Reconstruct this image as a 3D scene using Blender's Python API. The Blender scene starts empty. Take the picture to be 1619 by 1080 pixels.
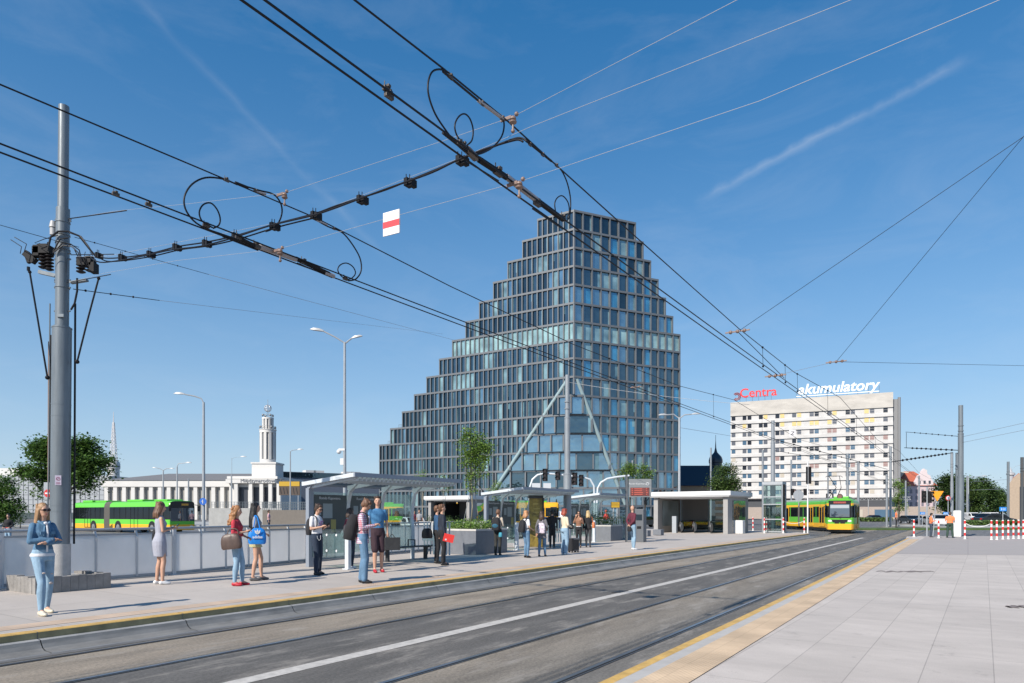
import bpy, bmesh, math, random
from mathutils import Vector, Matrix
random.seed(7)
SC = bpy.context.scene
COL = SC.collection
F = 1079.0; CX = 809.5; HY = 812.0; CZ = 1.80      # photo pixels -> metres
PZ = 0.24                                           # platform level
D = Vector((0.5556, 0.8315, 0)); N = Vector((0.8315, -0.5556, 0)); UP = Vector((0, 0, 1))
def P(px, py, Y): return Vector(((px-CX)/F*Y, Y, CZ-(py-HY)/F*Y))
def G(px, py, z=PZ): return P(px, py, F*(CZ-z)/(py-HY))
def UV(u, v, z=0.0): return D*u + N*v + UP*z
def PV(px, py, v):
    a = (px-CX)/F
    return P(px, py, v/(N.x*a+N.y))
def PU(px, py, u):
    a = (px-CX)/F
    return P(px, py, u/(D.x*a+D.y))
def lin(c):
    c = c/255.0
    return c/12.92 if c <= 0.04045 else ((c+0.055)/1.055)**2.4
def S(r, g, b): return (lin(r), lin(g), lin(b), 1)

# ---------------------------------------------------------------- materials
MATS = {}
def mat(name, col, rough=0.6, metal=0.0, noise=0.0, nscale=3.0, bump=0.0, bscale=60.0, spec=0.5, emit=0.0, stretch=None, trans=0.0):
    if name in MATS: return MATS[name]
    m = bpy.data.materials.new(name); m.use_nodes = True
    nt = m.node_tree; b = nt.nodes['Principled BSDF']
    if len(col) == 3: col = (*col, 1)
    b.inputs['Base Color'].default_value = col
    b.inputs['Roughness'].default_value = rough
    b.inputs['Metallic'].default_value = metal
    b.inputs['Specular IOR Level'].default_value = spec
    if emit:
        b.inputs['Emission Color'].default_value = col; b.inputs['Emission Strength'].default_value = emit
    tc = nt.nodes.new('ShaderNodeTexCoord'); src = tc.outputs['Object']
    if stretch:
        mp = nt.nodes.new('ShaderNodeMapping'); mp.inputs['Scale'].default_value = stretch
        nt.links.new(src, mp.inputs['Vector']); src = mp.outputs['Vector']
    if noise:
        n = nt.nodes.new('ShaderNodeTexNoise'); n.inputs['Scale'].default_value = nscale
        n.inputs['Detail'].default_value = 6; n.inputs['Roughness'].default_value = 0.65
        nt.links.new(src, n.inputs['Vector'])
        mr = nt.nodes.new('ShaderNodeMapRange')
        mr.inputs['From Min'].default_value = 0.3; mr.inputs['From Max'].default_value = 0.7
        mr.inputs['To Min'].default_value = 1-noise; mr.inputs['To Max'].default_value = 1+noise
        nt.links.new(n.outputs['Fac'], mr.inputs['Value'])
        hs = nt.nodes.new('ShaderNodeHueSaturation'); hs.inputs['Color'].default_value = col
        nt.links.new(mr.outputs['Result'], hs.inputs['Value'])
        nt.links.new(hs.outputs['Color'], b.inputs['Base Color'])
    if bump:
        n2 = nt.nodes.new('ShaderNodeTexNoise'); n2.inputs['Scale'].default_value = bscale
        n2.inputs['Detail'].default_value = 4
        nt.links.new(src, n2.inputs['Vector'])
        bp = nt.nodes.new('ShaderNodeBump'); bp.inputs['Strength'].default_value = bump
        bp.inputs['Distance'].default_value = 0.02
        nt.links.new(n2.outputs['Fac'], bp.inputs['Height']); nt.links.new(bp.outputs['Normal'], b.inputs['Normal'])
    MATS[name] = m
    return m
def glass(name, tint=(0.85, 0.93, 0.92), refl=0.12, rough=0.02):
    if name in MATS: return MATS[name]
    m = bpy.data.materials.new(name); m.use_nodes = True; nt = m.node_tree
    for n in list(nt.nodes): nt.nodes.remove(n)
    out = nt.nodes.new('ShaderNodeOutputMaterial'); mx = nt.nodes.new('ShaderNodeMixShader')
    tr = nt.nodes.new('ShaderNodeBsdfTransparent'); gl = nt.nodes.new('ShaderNodeBsdfGlossy')
    tr.inputs['Color'].default_value = (*tint, 1); gl.inputs['Roughness'].default_value = rough
    lw = nt.nodes.new('ShaderNodeLayerWeight'); lw.inputs['Blend'].default_value = 0.25
    mt = nt.nodes.new('ShaderNodeMath'); mt.operation = 'MULTIPLY_ADD'
    mt.inputs[1].default_value = 0.6; mt.inputs[2].default_value = refl
    nt.links.new(lw.outputs['Fresnel'], mt.inputs[0]); nt.links.new(mt.outputs[0], mx.inputs['Fac'])
    nt.links.new(tr.outputs[0], mx.inputs[1]); nt.links.new(gl.outputs[0], mx.inputs[2])
    nt.links.new(mx.outputs[0], out.inputs['Surface'])
    MATS[name] = m
    return m
def facade_glass(name, col, refl=0.3, rough=0.03, wob=0.15, tint=(1, 1, 1)):
    "opaque-looking coated glass: interior colour under a mirror layer, slightly wavy"
    if name in MATS: return MATS[name]
    m = bpy.data.materials.new(name); m.use_nodes = True; nt = m.node_tree
    b = nt.nodes['Principled BSDF']; b.inputs['Roughness'].default_value = 0.5; b.inputs['Specular IOR Level'].default_value = 0.0
    out = nt.nodes['Material Output']
    tc = nt.nodes.new('ShaderNodeTexCoord')
    n = nt.nodes.new('ShaderNodeTexNoise'); n.inputs['Scale'].default_value = 0.35; n.inputs['Detail'].default_value = 2
    nt.links.new(tc.outputs['Object'], n.inputs['Vector'])
    hs = nt.nodes.new('ShaderNodeHueSaturation'); hs.inputs['Color'].default_value = (*col[:3], 1)
    mr = nt.nodes.new('ShaderNodeMapRange'); mr.inputs['From Min'].default_value = 0.3; mr.inputs['From Max'].default_value = 0.7
    mr.inputs['To Min'].default_value = 0.5; mr.inputs['To Max'].default_value = 1.5
    nt.links.new(n.outputs['Fac'], mr.inputs['Value']); nt.links.new(mr.outputs['Result'], hs.inputs['Value'])
    nt.links.new(hs.outputs['Color'], b.inputs['Base Color'])
    gl = nt.nodes.new('ShaderNodeBsdfGlossy'); gl.inputs['Roughness'].default_value = rough
    gl.inputs['Color'].default_value = (*tint, 1)
    bp = nt.nodes.new('ShaderNodeBump'); bp.inputs['Strength'].default_value = wob; bp.inputs['Distance'].default_value = 0.3
    n2 = nt.nodes.new('ShaderNodeTexNoise'); n2.inputs['Scale'].default_value = 0.5
    nt.links.new(tc.outputs['Object'], n2.inputs['Vector'])
    nt.links.new(n2.outputs['Fac'], bp.inputs['Height']); nt.links.new(bp.outputs['Normal'], gl.inputs['Normal'])
    mx = nt.nodes.new('ShaderNodeMixShader'); mx.inputs['Fac'].default_value = refl
    nt.links.new(b.outputs[0], mx.inputs[1]); nt.links.new(gl.outputs[0], mx.inputs[2]); nt.links.new(mx.outputs[0], out.inputs['Surface'])
    MATS[name] = m
    return m

# ---------------------------------------------------------------- objects
WM = {}
def tag(o, label=None, cat=None, group=None, kind=None):
    if label: o['label'] = label
    if cat: o['category'] = cat
    if group: o['group'] = group
    if kind: o['kind'] = kind
    return o
def thing(name, label, cat, loc=(0, 0, 0), rotz=0.0, group=None):
    o = bpy.data.objects.new(name, None); o.empty_display_size = 0.2; COL.objects.link(o)
    o.location = loc; o.rotation_euler = (0, 0, rotz)
    WM[o.name] = Matrix.Translation(Vector(loc)) @ Matrix.Rotation(rotz, 4, 'Z')
    return tag(o, label, cat, group)
def copy_tree(o, parent=None):
    c = o.copy(); COL.objects.link(c); c.parent = parent
    for ch in list(o.children): copy_tree(ch, c)
    return c
class MB:
    def __init__(s): s.v = []; s.f = []; s.m = []; s.mi = 0
    def add(s, vs, fs):
        k = len(s.v); s.v += [tuple(x) for x in vs]; s.f += [tuple(i+k for i in f) for f in fs]; s.m += [s.mi]*len(fs); return s
    def quad(s, a, b, c, d): return s.add([a, b, c, d], [(0, 1, 2, 3)])
    def obox(s, c, ax, ay, az):
        "centre and three half-extent vectors"
        c = Vector(c); ax = Vector(ax); ay = Vector(ay); az = Vector(az)
        if ax.cross(ay).dot(az) < 0: ax = -ax
        vs = [c+ax*i+ay*j+az*k for k in (-1, 1) for j in (-1, 1) for i in (-1, 1)]
        return s.add(vs, [(0, 2, 3, 1), (4, 5, 7, 6), (0, 1, 5, 4), (2, 6, 7, 3), (0, 4, 6, 2), (1, 3, 7, 5)])
    def box(s, x0, x1, y0, y1, z0, z1):
        return s.obox(((x0+x1)/2, (y0+y1)/2, (z0+z1)/2), ((x1-x0)/2, 0, 0), (0, (y1-y0)/2, 0), (0, 0, (z1-z0)/2))
    def seg(s, p, q, w, h, up=UP):
        "rectangular bar from p to q"
        p = Vector(p); q = Vector(q); t = (q-p); L = t.length
        if L < 1e-6: return s
        t /= L; up = Vector(up)
        if abs(t.dot(up)) > 0.98: up = Vector((0, 1, 0))
        a = t.cross(up).normalized(); b = a.cross(t)
        return s.obox((p+q)/2, a*(w/2), t*(L/2), b*(h/2))
    def cyl(s, p, q, r0, r1=None, n=12, cap=True):
        p = Vector(p); q = Vector(q); r1 = r0 if r1 is None else r1
        t = (q-p).normalized(); a = t.orthogonal().normalized(); b = t.cross(a)
        vs = []
        for c, r in ((p, r0), (q, r1)):
            for i in range(n):
                th = 2*math.pi*i/n; vs.append(c+a*(r*math.cos(th))+b*(r*math.sin(th)))
        fs = [(i, (i+1) % n, n+(i+1) % n, n+i) for i in range(n)]
        if cap: fs += [tuple(reversed(range(n))), tuple(range(n, 2*n))]
        return s.add(vs, fs)
    def tube(s, pts, r, n=6, closed=False):
        pts = [Vector(p) for p in pts]
        k = len(pts); vs = []; prev = None
        for i, p in enumerate(pts):
            t = (pts[min(i+1, k-1)]-pts[max(i-1, 0)])
            if t.length < 1e-7: t = Vector((0, 0, 1))
            t.normalize()
            a = t.orthogonal().normalized() if prev is None else (prev - t*prev.dot(t)).normalized()
            prev = a; b = t.cross(a)
            rr = r[i] if isinstance(r, (list, tuple)) else r
            for j in range(n):
                th = 2*math.pi*j/n; vs.append(p+a*(rr*math.cos(th))+b*(rr*math.sin(th)))
        fs = [(i*n+j, i*n+(j+1) % n, (i+1)*n+(j+1) % n, (i+1)*n+j) for i in range(k-1) for j in range(n)]
        fs += [tuple(reversed(range(n))), tuple(range((k-1)*n, k*n))]
        return s.add(vs, fs)
    def prism(s, poly, z0, z1):
        "poly: list of xy; ccw or cw"
        n = len(poly)
        ar = sum(poly[i][0]*poly[(i+1) % n][1]-poly[(i+1) % n][0]*poly[i][1] for i in range(n))
        if ar < 0: poly = list(reversed(poly))
        vs = [(p[0], p[1], z0) for p in poly]+[(p[0], p[1], z1) for p in poly]
        return s.add(vs, [(i, (i+1) % n, n+(i+1) % n, n+i) for i in range(n)]+[tuple(reversed(range(n))), tuple(range(n, 2*n))])
    def loft(s, rings, cap=True):
        n = len(rings[0]); vs = [Vector(p) for r in rings for p in r]
        fs = [(i*n+j, i*n+(j+1) % n, (i+1)*n+(j+1) % n, (i+1)*n+j) for i in range(len(rings)-1) for j in range(n)]
        if cap: fs += [tuple(reversed(range(n))), tuple(range((len(rings)-1)*n, len(rings)*n))]
        return s.add(vs, fs)
    def lathe(s, c, prof, n=16):
        "prof: list of (r, z)"
        c = Vector(c)
        return s.loft([[c+Vector((r*math.cos(2*math.pi*j/n), r*math.sin(2*math.pi*j/n), z)) for j in range(n)] for r, z in prof])
    def ell(s, c, r, n=12, m=8, M=None):
        c = Vector(c); rings = []
        if not hasattr(r, '__len__'): r = (r, r, r)
        for i in range(m+1):
            ph = -math.pi/2+math.pi*i/m; cr = max(math.cos(ph), 1e-3)
            ring = []
            for j in range(n):
                th = 2*math.pi*j/n
                w = Vector((r[0]*cr*math.cos(th), r[1]*cr*math.sin(th), r[2]*math.sin(ph)))
                if M is not None: w = M @ w
                ring.append(c+w)
            rings.append(ring)
        return s.loft(rings)
    def cap(s, p, r0, q, r1, n=10):
        "tapered capsule"
        p = Vector(p); q = Vector(q); t = (q-p)
        L = t.length; t = t/L if L > 1e-6 else Vector((0, 0, 1)); a = t.orthogonal().normalized(); b = t.cross(a)
        prof = [(math.sin(x)*r0+1e-4, -math.cos(x)*r0) for x in (0, .5, 1.0, 1.5708)]
        prof += [(math.sin(x)*r1+1e-4, L+math.cos(x)*r1) for x in (1.5708, 1.0, .5, 0)]
        return s.loft([[p+t*z+a*(r*math.cos(2*math.pi*j/n))+b*(r*math.sin(2*math.pi*j/n)) for j in range(n)] for r, z in prof])
    def build(s, name, mats, parent=None, smooth=False, local=False, bevel=0.0):
        if not isinstance(mats, (list, tuple)): mats = [mats]
        vs = s.v
        if parent is not None and not local:
            root = parent
            while root.parent is not None: root = root.parent
            M = WM.get(root.name)
            if M is not None:
                Mi = M.inverted(); vs = [tuple(Mi @ Vector(v)) for v in vs]
        me = bpy.data.meshes.new(name); me.from_pydata(vs, [], s.f)
        for m in mats: me.materials.append(m)
        if len(mats) > 1: me.polygons.foreach_set('material_index', s.m)
        if smooth:
            me.polygons.foreach_set('use_smooth', [True]*len(me.polygons))
            if smooth != 'all': me.set_sharp_from_angle(angle=math.radians(35))
        me.update()
        o = bpy.data.objects.new(name, me); COL.objects.link(o)
        if parent is not None: o.parent = parent
        if bevel:
            bv = o.modifiers.new('b', 'BEVEL'); bv.width = bevel; bv.segments = 2; bv.limit_method = 'ANGLE'
        return o
def centre(o):
    "a lone mesh gets its origin at its own base"
    me = o.data; n = len(me.vertices)
    xs = [v.co.x for v in me.vertices]; ys = [v.co.y for v in me.vertices]; zs = [v.co.z for v in me.vertices]
    c = Vector(((min(xs)+max(xs))/2, (min(ys)+max(ys))/2, min(zs)))
    me.transform(Matrix.Translation(-c)); o.location = o.location + c
    return o
def text(name, body, size, M, material, parent=None, extrude=0.01, offset=0.0, shear=0.0, align='CENTER', spacing=1.0):
    cu = bpy.data.curves.new(name, 'FONT'); cu.body = body; cu.size = size; cu.extrude = extrude; cu.offset = offset
    cu.shear = shear; cu.align_x = align; cu.align_y = 'CENTER'; cu.resolution_u = 3; cu.space_character = spacing
    tmp = bpy.data.objects.new('tmp', cu); COL.objects.link(tmp)
    dg = bpy.context.evaluated_depsgraph_get(); me = bpy.data.meshes.new_from_object(tmp.evaluated_get(dg))
    bpy.data.objects.remove(tmp)
    me.transform(M)
    if parent is not None:
        root = parent
        while root.parent is not None: root = root.parent
        if root.name in WM: me.transform(WM[root.name].inverted())
    me.materials.clear(); me.materials.append(material); me.name = name
    o = bpy.data.objects.new(name, me); COL.objects.link(o); o.parent = parent
    return o
def frame_matrix(origin, xdir, normal):
    x = Vector(xdir).normalized(); z = Vector(normal).normalized(); y = z.cross(x).normalized()
    M = Matrix((x, y, z)).transposed().to_4x4(); M.translation = Vector(origin)
    return M

# ---------------------------------------------------------------- world, sun, camera
SUN_AZ = math.radians(38.0); SUN_EL = math.radians(37.0)
sun_dir = Vector((-math.sin(SUN_AZ)*math.cos(SUN_EL), -math.cos(SUN_AZ)*math.cos(SUN_EL), math.sin(SUN_EL)))
w = bpy.data.worlds.new('World'); SC.world = w; w.use_nodes = True
nt = w.node_tree; bg = nt.nodes['Background']; bg.inputs['Strength'].default_value = 0.15
sky = nt.nodes.new('ShaderNodeTexSky'); sky.sky_type = 'NISHITA'; sky.sun_disc = False
sky.sun_elevation = SUN_EL
sky.sun_rotation = math.atan2(sun_dir.x, sun_dir.y)
sky.altitude = 80; sky.air_density = 1.0; sky.dust_density = 0.3; sky.ozone_density = 6.0
def wn(t, **k):
    n = nt.nodes.new(t)
    for a, b in k.items(): setattr(n, a, b)
    return n
tcw = wn('ShaderNodeTexCoord')
def pixdir(px, py): return Vector(((px-CX)/F, 1, -(py-HY)/F)).normalized()
def mathn(op, a, b=None, c=None, clamp=False):
    n = wn('ShaderNodeMath', operation=op, use_clamp=clamp)
    for i, x in enumerate((a, b, c)):
        if x is None: continue
        if isinstance(x, (int, float)): n.inputs[i].default_value = x
        else: nt.links.new(x, n.inputs[i])
    return n.outputs[0]
def dotn(vec):
    n = wn('ShaderNodeVectorMath', operation='DOT_PRODUCT'); nt.links.new(tcw.outputs['Generated'], n.inputs[0])
    n.inputs[1].default_value = vec
    return n.outputs['Value']
def trail(pa, pb, width, strength, nscale):
    a = pixdir(*pa); b = pixdir(*pb); nrm = a.cross(b).normalized(); mid = (a+b).normalized(); half = a.dot(mid)
    nz = wn('ShaderNodeTexNoise'); nz.inputs['Scale'].default_value = nscale; nz.inputs['Detail'].default_value = 5
    nt.links.new(tcw.outputs['Generated'], nz.inputs['Vector'])
    d = mathn('ABSOLUTE', mathn('ADD', dotn(nrm), mathn('MULTIPLY', mathn('SUBTRACT', nz.outputs['Fac'], 0.5), width*2.2)))
    m = mathn('SUBTRACT', 1.0, mathn('DIVIDE', d, width), clamp=True)
    along = mathn('MULTIPLY', mathn('SUBTRACT', dotn(mid), half), 1/(1-half)*2.2, clamp=True)
    m = mathn('MULTIPLY', mathn('POWER', m, 1.3), along)
    return mathn('MULTIPLY', mathn('MULTIPLY', m, mathn('MULTIPLY_ADD', nz.outputs['Fac'], 1.6, -0.3)), strength, clamp=True)
tr1 = trail((1095, 322), (1560, 78), 0.0085, 0.30, 26)
tr2 = trail((180, -40), (620, 420), 0.008, 0.10, 14)
mp = wn('ShaderNodeMapping'); mp.inputs['Scale'].default_value = (3.0, 3.0, 9.0); mp.inputs['Rotation'].default_value = (0.2, 0.35, 0)
nt.links.new(tcw.outputs['Generated'], mp.inputs['Vector'])
cn = wn('ShaderNodeTexNoise'); cn.inputs['Scale'].default_value = 1.6; cn.inputs['Detail'].default_value = 8; cn.inputs['Roughness'].default_value = 0.62
cn.inputs['Distortion'].default_value = 0.6
nt.links.new(mp.outputs['Vector'], cn.inputs['Vector'])
cir = mathn('MULTIPLY', mathn('SUBTRACT', cn.outputs['Fac'], 0.46, clamp=True), 0.30, clamp=True)
hz_z = wn('ShaderNodeSeparateXYZ'); nt.links.new(tcw.outputs['Generated'], hz_z.inputs[0])
hzf = mathn('MULTIPLY', mathn('POWER', mathn('SUBTRACT', 1.0, mathn('MULTIPLY', mathn('ABSOLUTE', hz_z.outputs['Z']), 1.2), clamp=True), 3.0), 0.80)
mxh = wn('ShaderNodeMixRGB'); mxh.inputs['Color2'].default_value = (2.35, 3.05, 3.85, 1)
mxw = wn('ShaderNodeMixRGB'); mxw.inputs['Color2'].default_value = (3.3, 3.6, 4.0, 1)
tot = mathn('ADD', mathn('ADD', tr1, tr2), cir, clamp=True)
hsw = wn('ShaderNodeHueSaturation'); hsw.inputs['Saturation'].default_value = 1.5
gmw = wn('ShaderNodeGamma'); gmw.inputs['Gamma'].default_value = 0.68
nt.links.new(sky.outputs['Color'], gmw.inputs['Color']); nt.links.new(gmw.outputs['Color'], hsw.inputs['Color'])
nt.links.new(hsw.outputs['Color'], mxh.inputs['Color1']); nt.links.new(hzf, mxh.inputs['Fac'])
nt.links.new(mxh.outputs['Color'], mxw.inputs['Color1']); nt.links.new(tot, mxw.inputs['Fac'])
nt.links.new(mxw.outputs['Color'], bg.inputs['Color'])
sl = bpy.data.lights.new('sun', 'SUN'); sl.energy = 4.3; sl.angle = math.radians(0.5); sl.color = (1.0, 0.93, 0.83)
so = bpy.data.objects.new('sun', sl); COL.objects.link(so); so.rotation_euler = sun_dir.to_track_quat('Z', 'Y').to_euler()
cam = bpy.data.cameras.new('camera'); cam.sensor_width = 36; cam.lens = 36*F/1619; cam.clip_start = 0.1; cam.clip_end = 5000
cam.shift_y = (HY-540)/1619.0
co = bpy.data.objects.new('camera', cam); COL.objects.link(co); co.location = (0, 0, CZ); co.rotation_euler = (math.pi/2, 0, 0)
SC.camera = co
SC.view_settings.view_transform = 'Standard'; SC.view_settings.look = 'None'; SC.view_settings.exposure = 0.56; SC.view_settings.gamma = 1
# ================================================================ ground, road, platforms
def uvnode(nt):
    g = nt.nodes.new('ShaderNodeNewGeometry'); outs = []
    for vec in (D, N):
        d = nt.nodes.new('ShaderNodeVectorMath'); d.operation = 'DOT_PRODUCT'; d.inputs[1].default_value = vec
        nt.links.new(g.outputs['Position'], d.inputs[0]); outs.append(d.outputs['Value'])
    c = nt.nodes.new('ShaderNodeCombineXYZ'); nt.links.new(outs[0], c.inputs['X']); nt.links.new(outs[1], c.inputs['Y'])
    return outs[0], outs[1], c.outputs['Vector'], g
def asphalt_mat(name, base, bands=None, rough=0.8, light=None):
    m = bpy.data.materials.new(name); m.use_nodes = True; nt = m.node_tree; b = nt.nodes['Principled BSDF']
    u, v, uv, g = uvnode(nt)
    L = nt.links.new
    ramp = nt.nodes.new('ShaderNodeValToRGB'); ramp.color_ramp.interpolation = 'LINEAR'
    wob = nt.nodes.new('ShaderNodeTexNoise'); wob.inputs['Scale'].default_value = 0.6; wob.inputs['Detail'].default_value = 5
    mp = nt.nodes.new('ShaderNodeMapping'); mp.inputs['Scale'].default_value = (0.35, 1.6, 1)
    L(uv, mp.inputs['Vector']); L(mp.outputs['Vector'], wob.inputs['Vector'])
    if bands:
        lo, hi = bands[0][0], bands[-1][0]
        ma = nt.nodes.new('ShaderNodeMath'); ma.operation = 'MULTIPLY_ADD'; ma.inputs[1].default_value = 0.35; 
        L(wob.outputs['Fac'], ma.inputs[0]); L(v, ma.inputs[2])
        mr = nt.nodes.new('ShaderNodeMapRange'); mr.inputs['From Min'].default_value = lo+0.17; mr.inputs['From Max'].default_value = hi+0.17
        L(ma.outputs[0], mr.inputs['Value']); L(mr.outputs['Result'], ramp.inputs['Fac'])
        el = ramp.color_ramp.elements
        while len(el) > 1: el.remove(el[0])
        el[0].position = 0; el[0].color = bands[0][1]
        for p, c in bands[1:]:
            e = el.new((p-lo)/(hi-lo)); e.color = c
        colsrc = ramp.outputs['Color']
    else:
        rgb = nt.nodes.new('ShaderNodeRGB'); rgb.outputs[0].default_value = base; colsrc = rgb.outputs[0]
    big = nt.nodes.new('ShaderNodeTexNoise'); big.inputs['Scale'].default_value = 0.9; big.inputs['Detail'].default_value = 9; big.inputs['Roughness'].default_value = 0.7
    mp2 = nt.nodes.new('ShaderNodeMapping'); mp2.inputs['Scale'].default_value = (0.45, 2.2, 1); L(uv, mp2.inputs['Vector']); L(mp2.outputs['Vector'], big.inputs['Vector'])
    fine = nt.nodes.new('ShaderNodeTexNoise'); fine.inputs['Scale'].default_value = 26; fine.inputs['Detail'].default_value = 8; fine.inputs['Roughness'].default_value = 0.8; L(uv, fine.inputs['Vector'])
    r1 = nt.nodes.new('ShaderNodeMapRange'); r1.inputs['From Min'].default_value = 0.3; r1.inputs['From Max'].default_value = 0.72; r1.inputs['To Min'].default_value = 0.72; r1.inputs['To Max'].default_value = 1.5
    L(big.outputs['Fac'], r1.inputs['Value'])
    r2 = nt.nodes.new('ShaderNodeMapRange'); r2.inputs['From Min'].default_value = 0.3; r2.inputs['From Max'].default_value = 0.7; r2.inputs['To Min'].default_value = 0.45; r2.inputs['To Max'].default_value = 1.55
    L(fine.outputs['Fac'], r2.inputs['Value'])
    mm = nt.nodes.new('ShaderNodeMath'); mm.operation = 'MULTIPLY'; L(r1.outputs[0], mm.inputs[0]); L(r2.outputs[0], mm.inputs[1])
    hs = nt.nodes.new('ShaderNodeHueSaturation'); L(colsrc, hs.inputs['Color']); L(mm.outputs[0], hs.inputs['Value'])
    # pale worn grit patches
    gr = nt.nodes.new('ShaderNodeTexNoise'); gr.inputs['Scale'].default_value = 1.3; gr.inputs['Detail'].default_value = 10; gr.inputs['Roughness'].default_value = 0.75
    mp3 = nt.nodes.new('ShaderNodeMapping'); mp3.inputs['Scale'].default_value = (0.5, 1.8, 1); mp3.inputs['Location'].default_value = (7, 3, 0); L(uv, mp3.inputs['Vector']); L(mp3.outputs['Vector'], gr.inputs['Vector'])
    r3 = nt.nodes.new('ShaderNodeMapRange'); r3.inputs['From Min'].default_value = 0.52; r3.inputs['From Max'].default_value = 0.68; r3.inputs['To Max'].default_value = 0.80
    L(gr.outputs['Fac'], r3.inputs['Value'])
    mx = nt.nodes.new('ShaderNodeMixRGB'); mx.inputs['Color2'].default_value = (0.33, 0.30, 0.262, 1); L(r3.outputs[0], mx.inputs['Fac']); L(hs.outputs['Color'], mx.inputs['Color1'])
    L(mx.outputs['Color'], b.inputs['Base Color']); b.inputs['Roughness'].default_value = rough
    bp = nt.nodes.new('ShaderNodeBump'); bp.inputs['Strength'].default_value = 0.5; bp.inputs['Distance'].default_value = 0.01
    L(fine.outputs['Fac'], bp.inputs['Height']); L(bp.outputs['Normal'], b.inputs['Normal'])
    return m
def paving_mat(name, col, su, sv, off=(0, 0), joint=0.012, var=0.05, streak=0.10, rot=0.0):
    m = bpy.data.materials.new(name); m.use_nodes = True; nt = m.node_tree; b = nt.nodes['Principled BSDF']; L = nt.links.new
    u, v, uv, g = uvnode(nt)
    mp = nt.nodes.new('ShaderNodeMapping'); mp.inputs['Location'].default_value = (off[0], off[1], 0); mp.inputs['Rotation'].default_value = (0, 0, rot); L(uv, mp.inputs['Vector'])
    br = nt.nodes.new('ShaderNodeTexBrick'); br.offset = 0.0; br.squash = 1.0
    br.inputs['Scale'].default_value = 1.0; br.inputs['Brick Width'].default_value = su; br.inputs['Row Height'].default_value = sv
    br.inputs['Mortar Size'].default_value = joint; br.inputs['Mortar Smooth'].default_value = 0.4; br.inputs['Bias'].default_value = 0
    c = Vector(col[:3]); br.inputs['Color1'].default_value = (*(c*(1-var)), 1); br.inputs['Color2'].default_value = (*(c*(1+var)), 1)
    br.inputs['Mortar'].default_value = (*(c*0.68), 1)
    L(mp.outputs['Vector'], br.inputs['Vector'])
    st = nt.nodes.new('ShaderNodeTexNoise'); st.inputs['Scale'].default_value = 0.8; st.inputs['Detail'].default_value = 10; st.inputs['Roughness'].default_value = 0.68
    mp2 = nt.nodes.new('ShaderNodeMapping'); mp2.inputs['Scale'].default_value = (1.6, 0.7, 1); L(uv, mp2.inputs['Vector']); L(mp2.outputs['Vector'], st.inputs['Vector'])
    r = nt.nodes.new('ShaderNodeMapRange'); r.inputs['From Min'].default_value = 0.3; r.inputs['From Max'].default_value = 0.7; r.inputs['To Min'].default_value = 1-streak; r.inputs['To Max'].default_value = 1+streak
    L(st.outputs['Fac'], r.inputs['Value'])
    fn = nt.nodes.new('ShaderNodeTexNoise'); fn.inputs['Scale'].default_value = 90; L(uv, fn.inputs['Vector'])
    r2 = nt.nodes.new('ShaderNodeMapRange'); r2.inputs['From Min'].default_value = 0.3; r2.inputs['From Max'].default_value = 0.7; r2.inputs['To Min'].default_value = 0.92; r2.inputs['To Max'].default_value = 1.08
    L(fn.outputs['Fac'], r2.inputs['Value'])
    # small dark stains
    sp = nt.nodes.new('ShaderNodeTexNoise'); sp.inputs['Scale'].default_value = 2.3; sp.inputs['Detail'].default_value = 8; sp.inputs['Roughness'].default_value = 0.8; L(uv, sp.inputs['Vector'])
    r3 = nt.nodes.new('ShaderNodeMapRange'); r3.inputs['From Min'].default_value = 0.57; r3.inputs['From Max'].default_value = 0.72; r3.inputs['To Min'].default_value = 1.0; r3.inputs['To Max'].default_value = 0.72
    L(sp.outputs['Fac'], r3.inputs['Value'])
    m1 = nt.nodes.new('ShaderNodeMath'); m1.operation = 'MULTIPLY'; L(r.outputs[0], m1.inputs[0]); L(r2.outputs[0], m1.inputs[1])
    m2 = nt.nodes.new('ShaderNodeMath'); m2.operation = 'MULTIPLY'; L(m1.outputs[0], m2.inputs[0]); L(r3.outputs[0], m2.inputs[1])
    vo = nt.nodes.new('ShaderNodeTexVoronoi'); vo.inputs['Scale'].default_value = 2.2; L(uv, vo.inputs['Vector'])
    vr = nt.nodes.new('ShaderNodeMapRange'); vr.inputs['From Min'].default_value = 0.035; vr.inputs['From Max'].default_value = 0.06; vr.inputs['To Min'].default_value = 0.74; vr.inputs['To Max'].default_value = 1.0; L(vo.outputs['Distance'], vr.inputs['Value'])
    m3 = nt.nodes.new('ShaderNodeMath'); m3.operation = 'MULTIPLY'; L(m2.outputs[0], m3.inputs[0]); L(vr.outputs[0], m3.inputs[1])
    hs = nt.nodes.new('ShaderNodeHueSaturation'); L(br.outputs['Color'], hs.inputs['Color']); L(m3.outputs[0], hs.inputs['Value'])
    L(hs.outputs['Color'], b.inputs['Base Color']); b.inputs['Roughness'].default_value = 0.85
    bp = nt.nodes.new('ShaderNodeBump'); bp.inputs['Strength'].default_value = 0.25; bp.inputs['Distance'].default_value = 0.005
    L(fn.outputs['Fac'], bp.inputs['Height']); L(bp.outputs['Normal'], b.inputs['Normal'])
    return m
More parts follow.
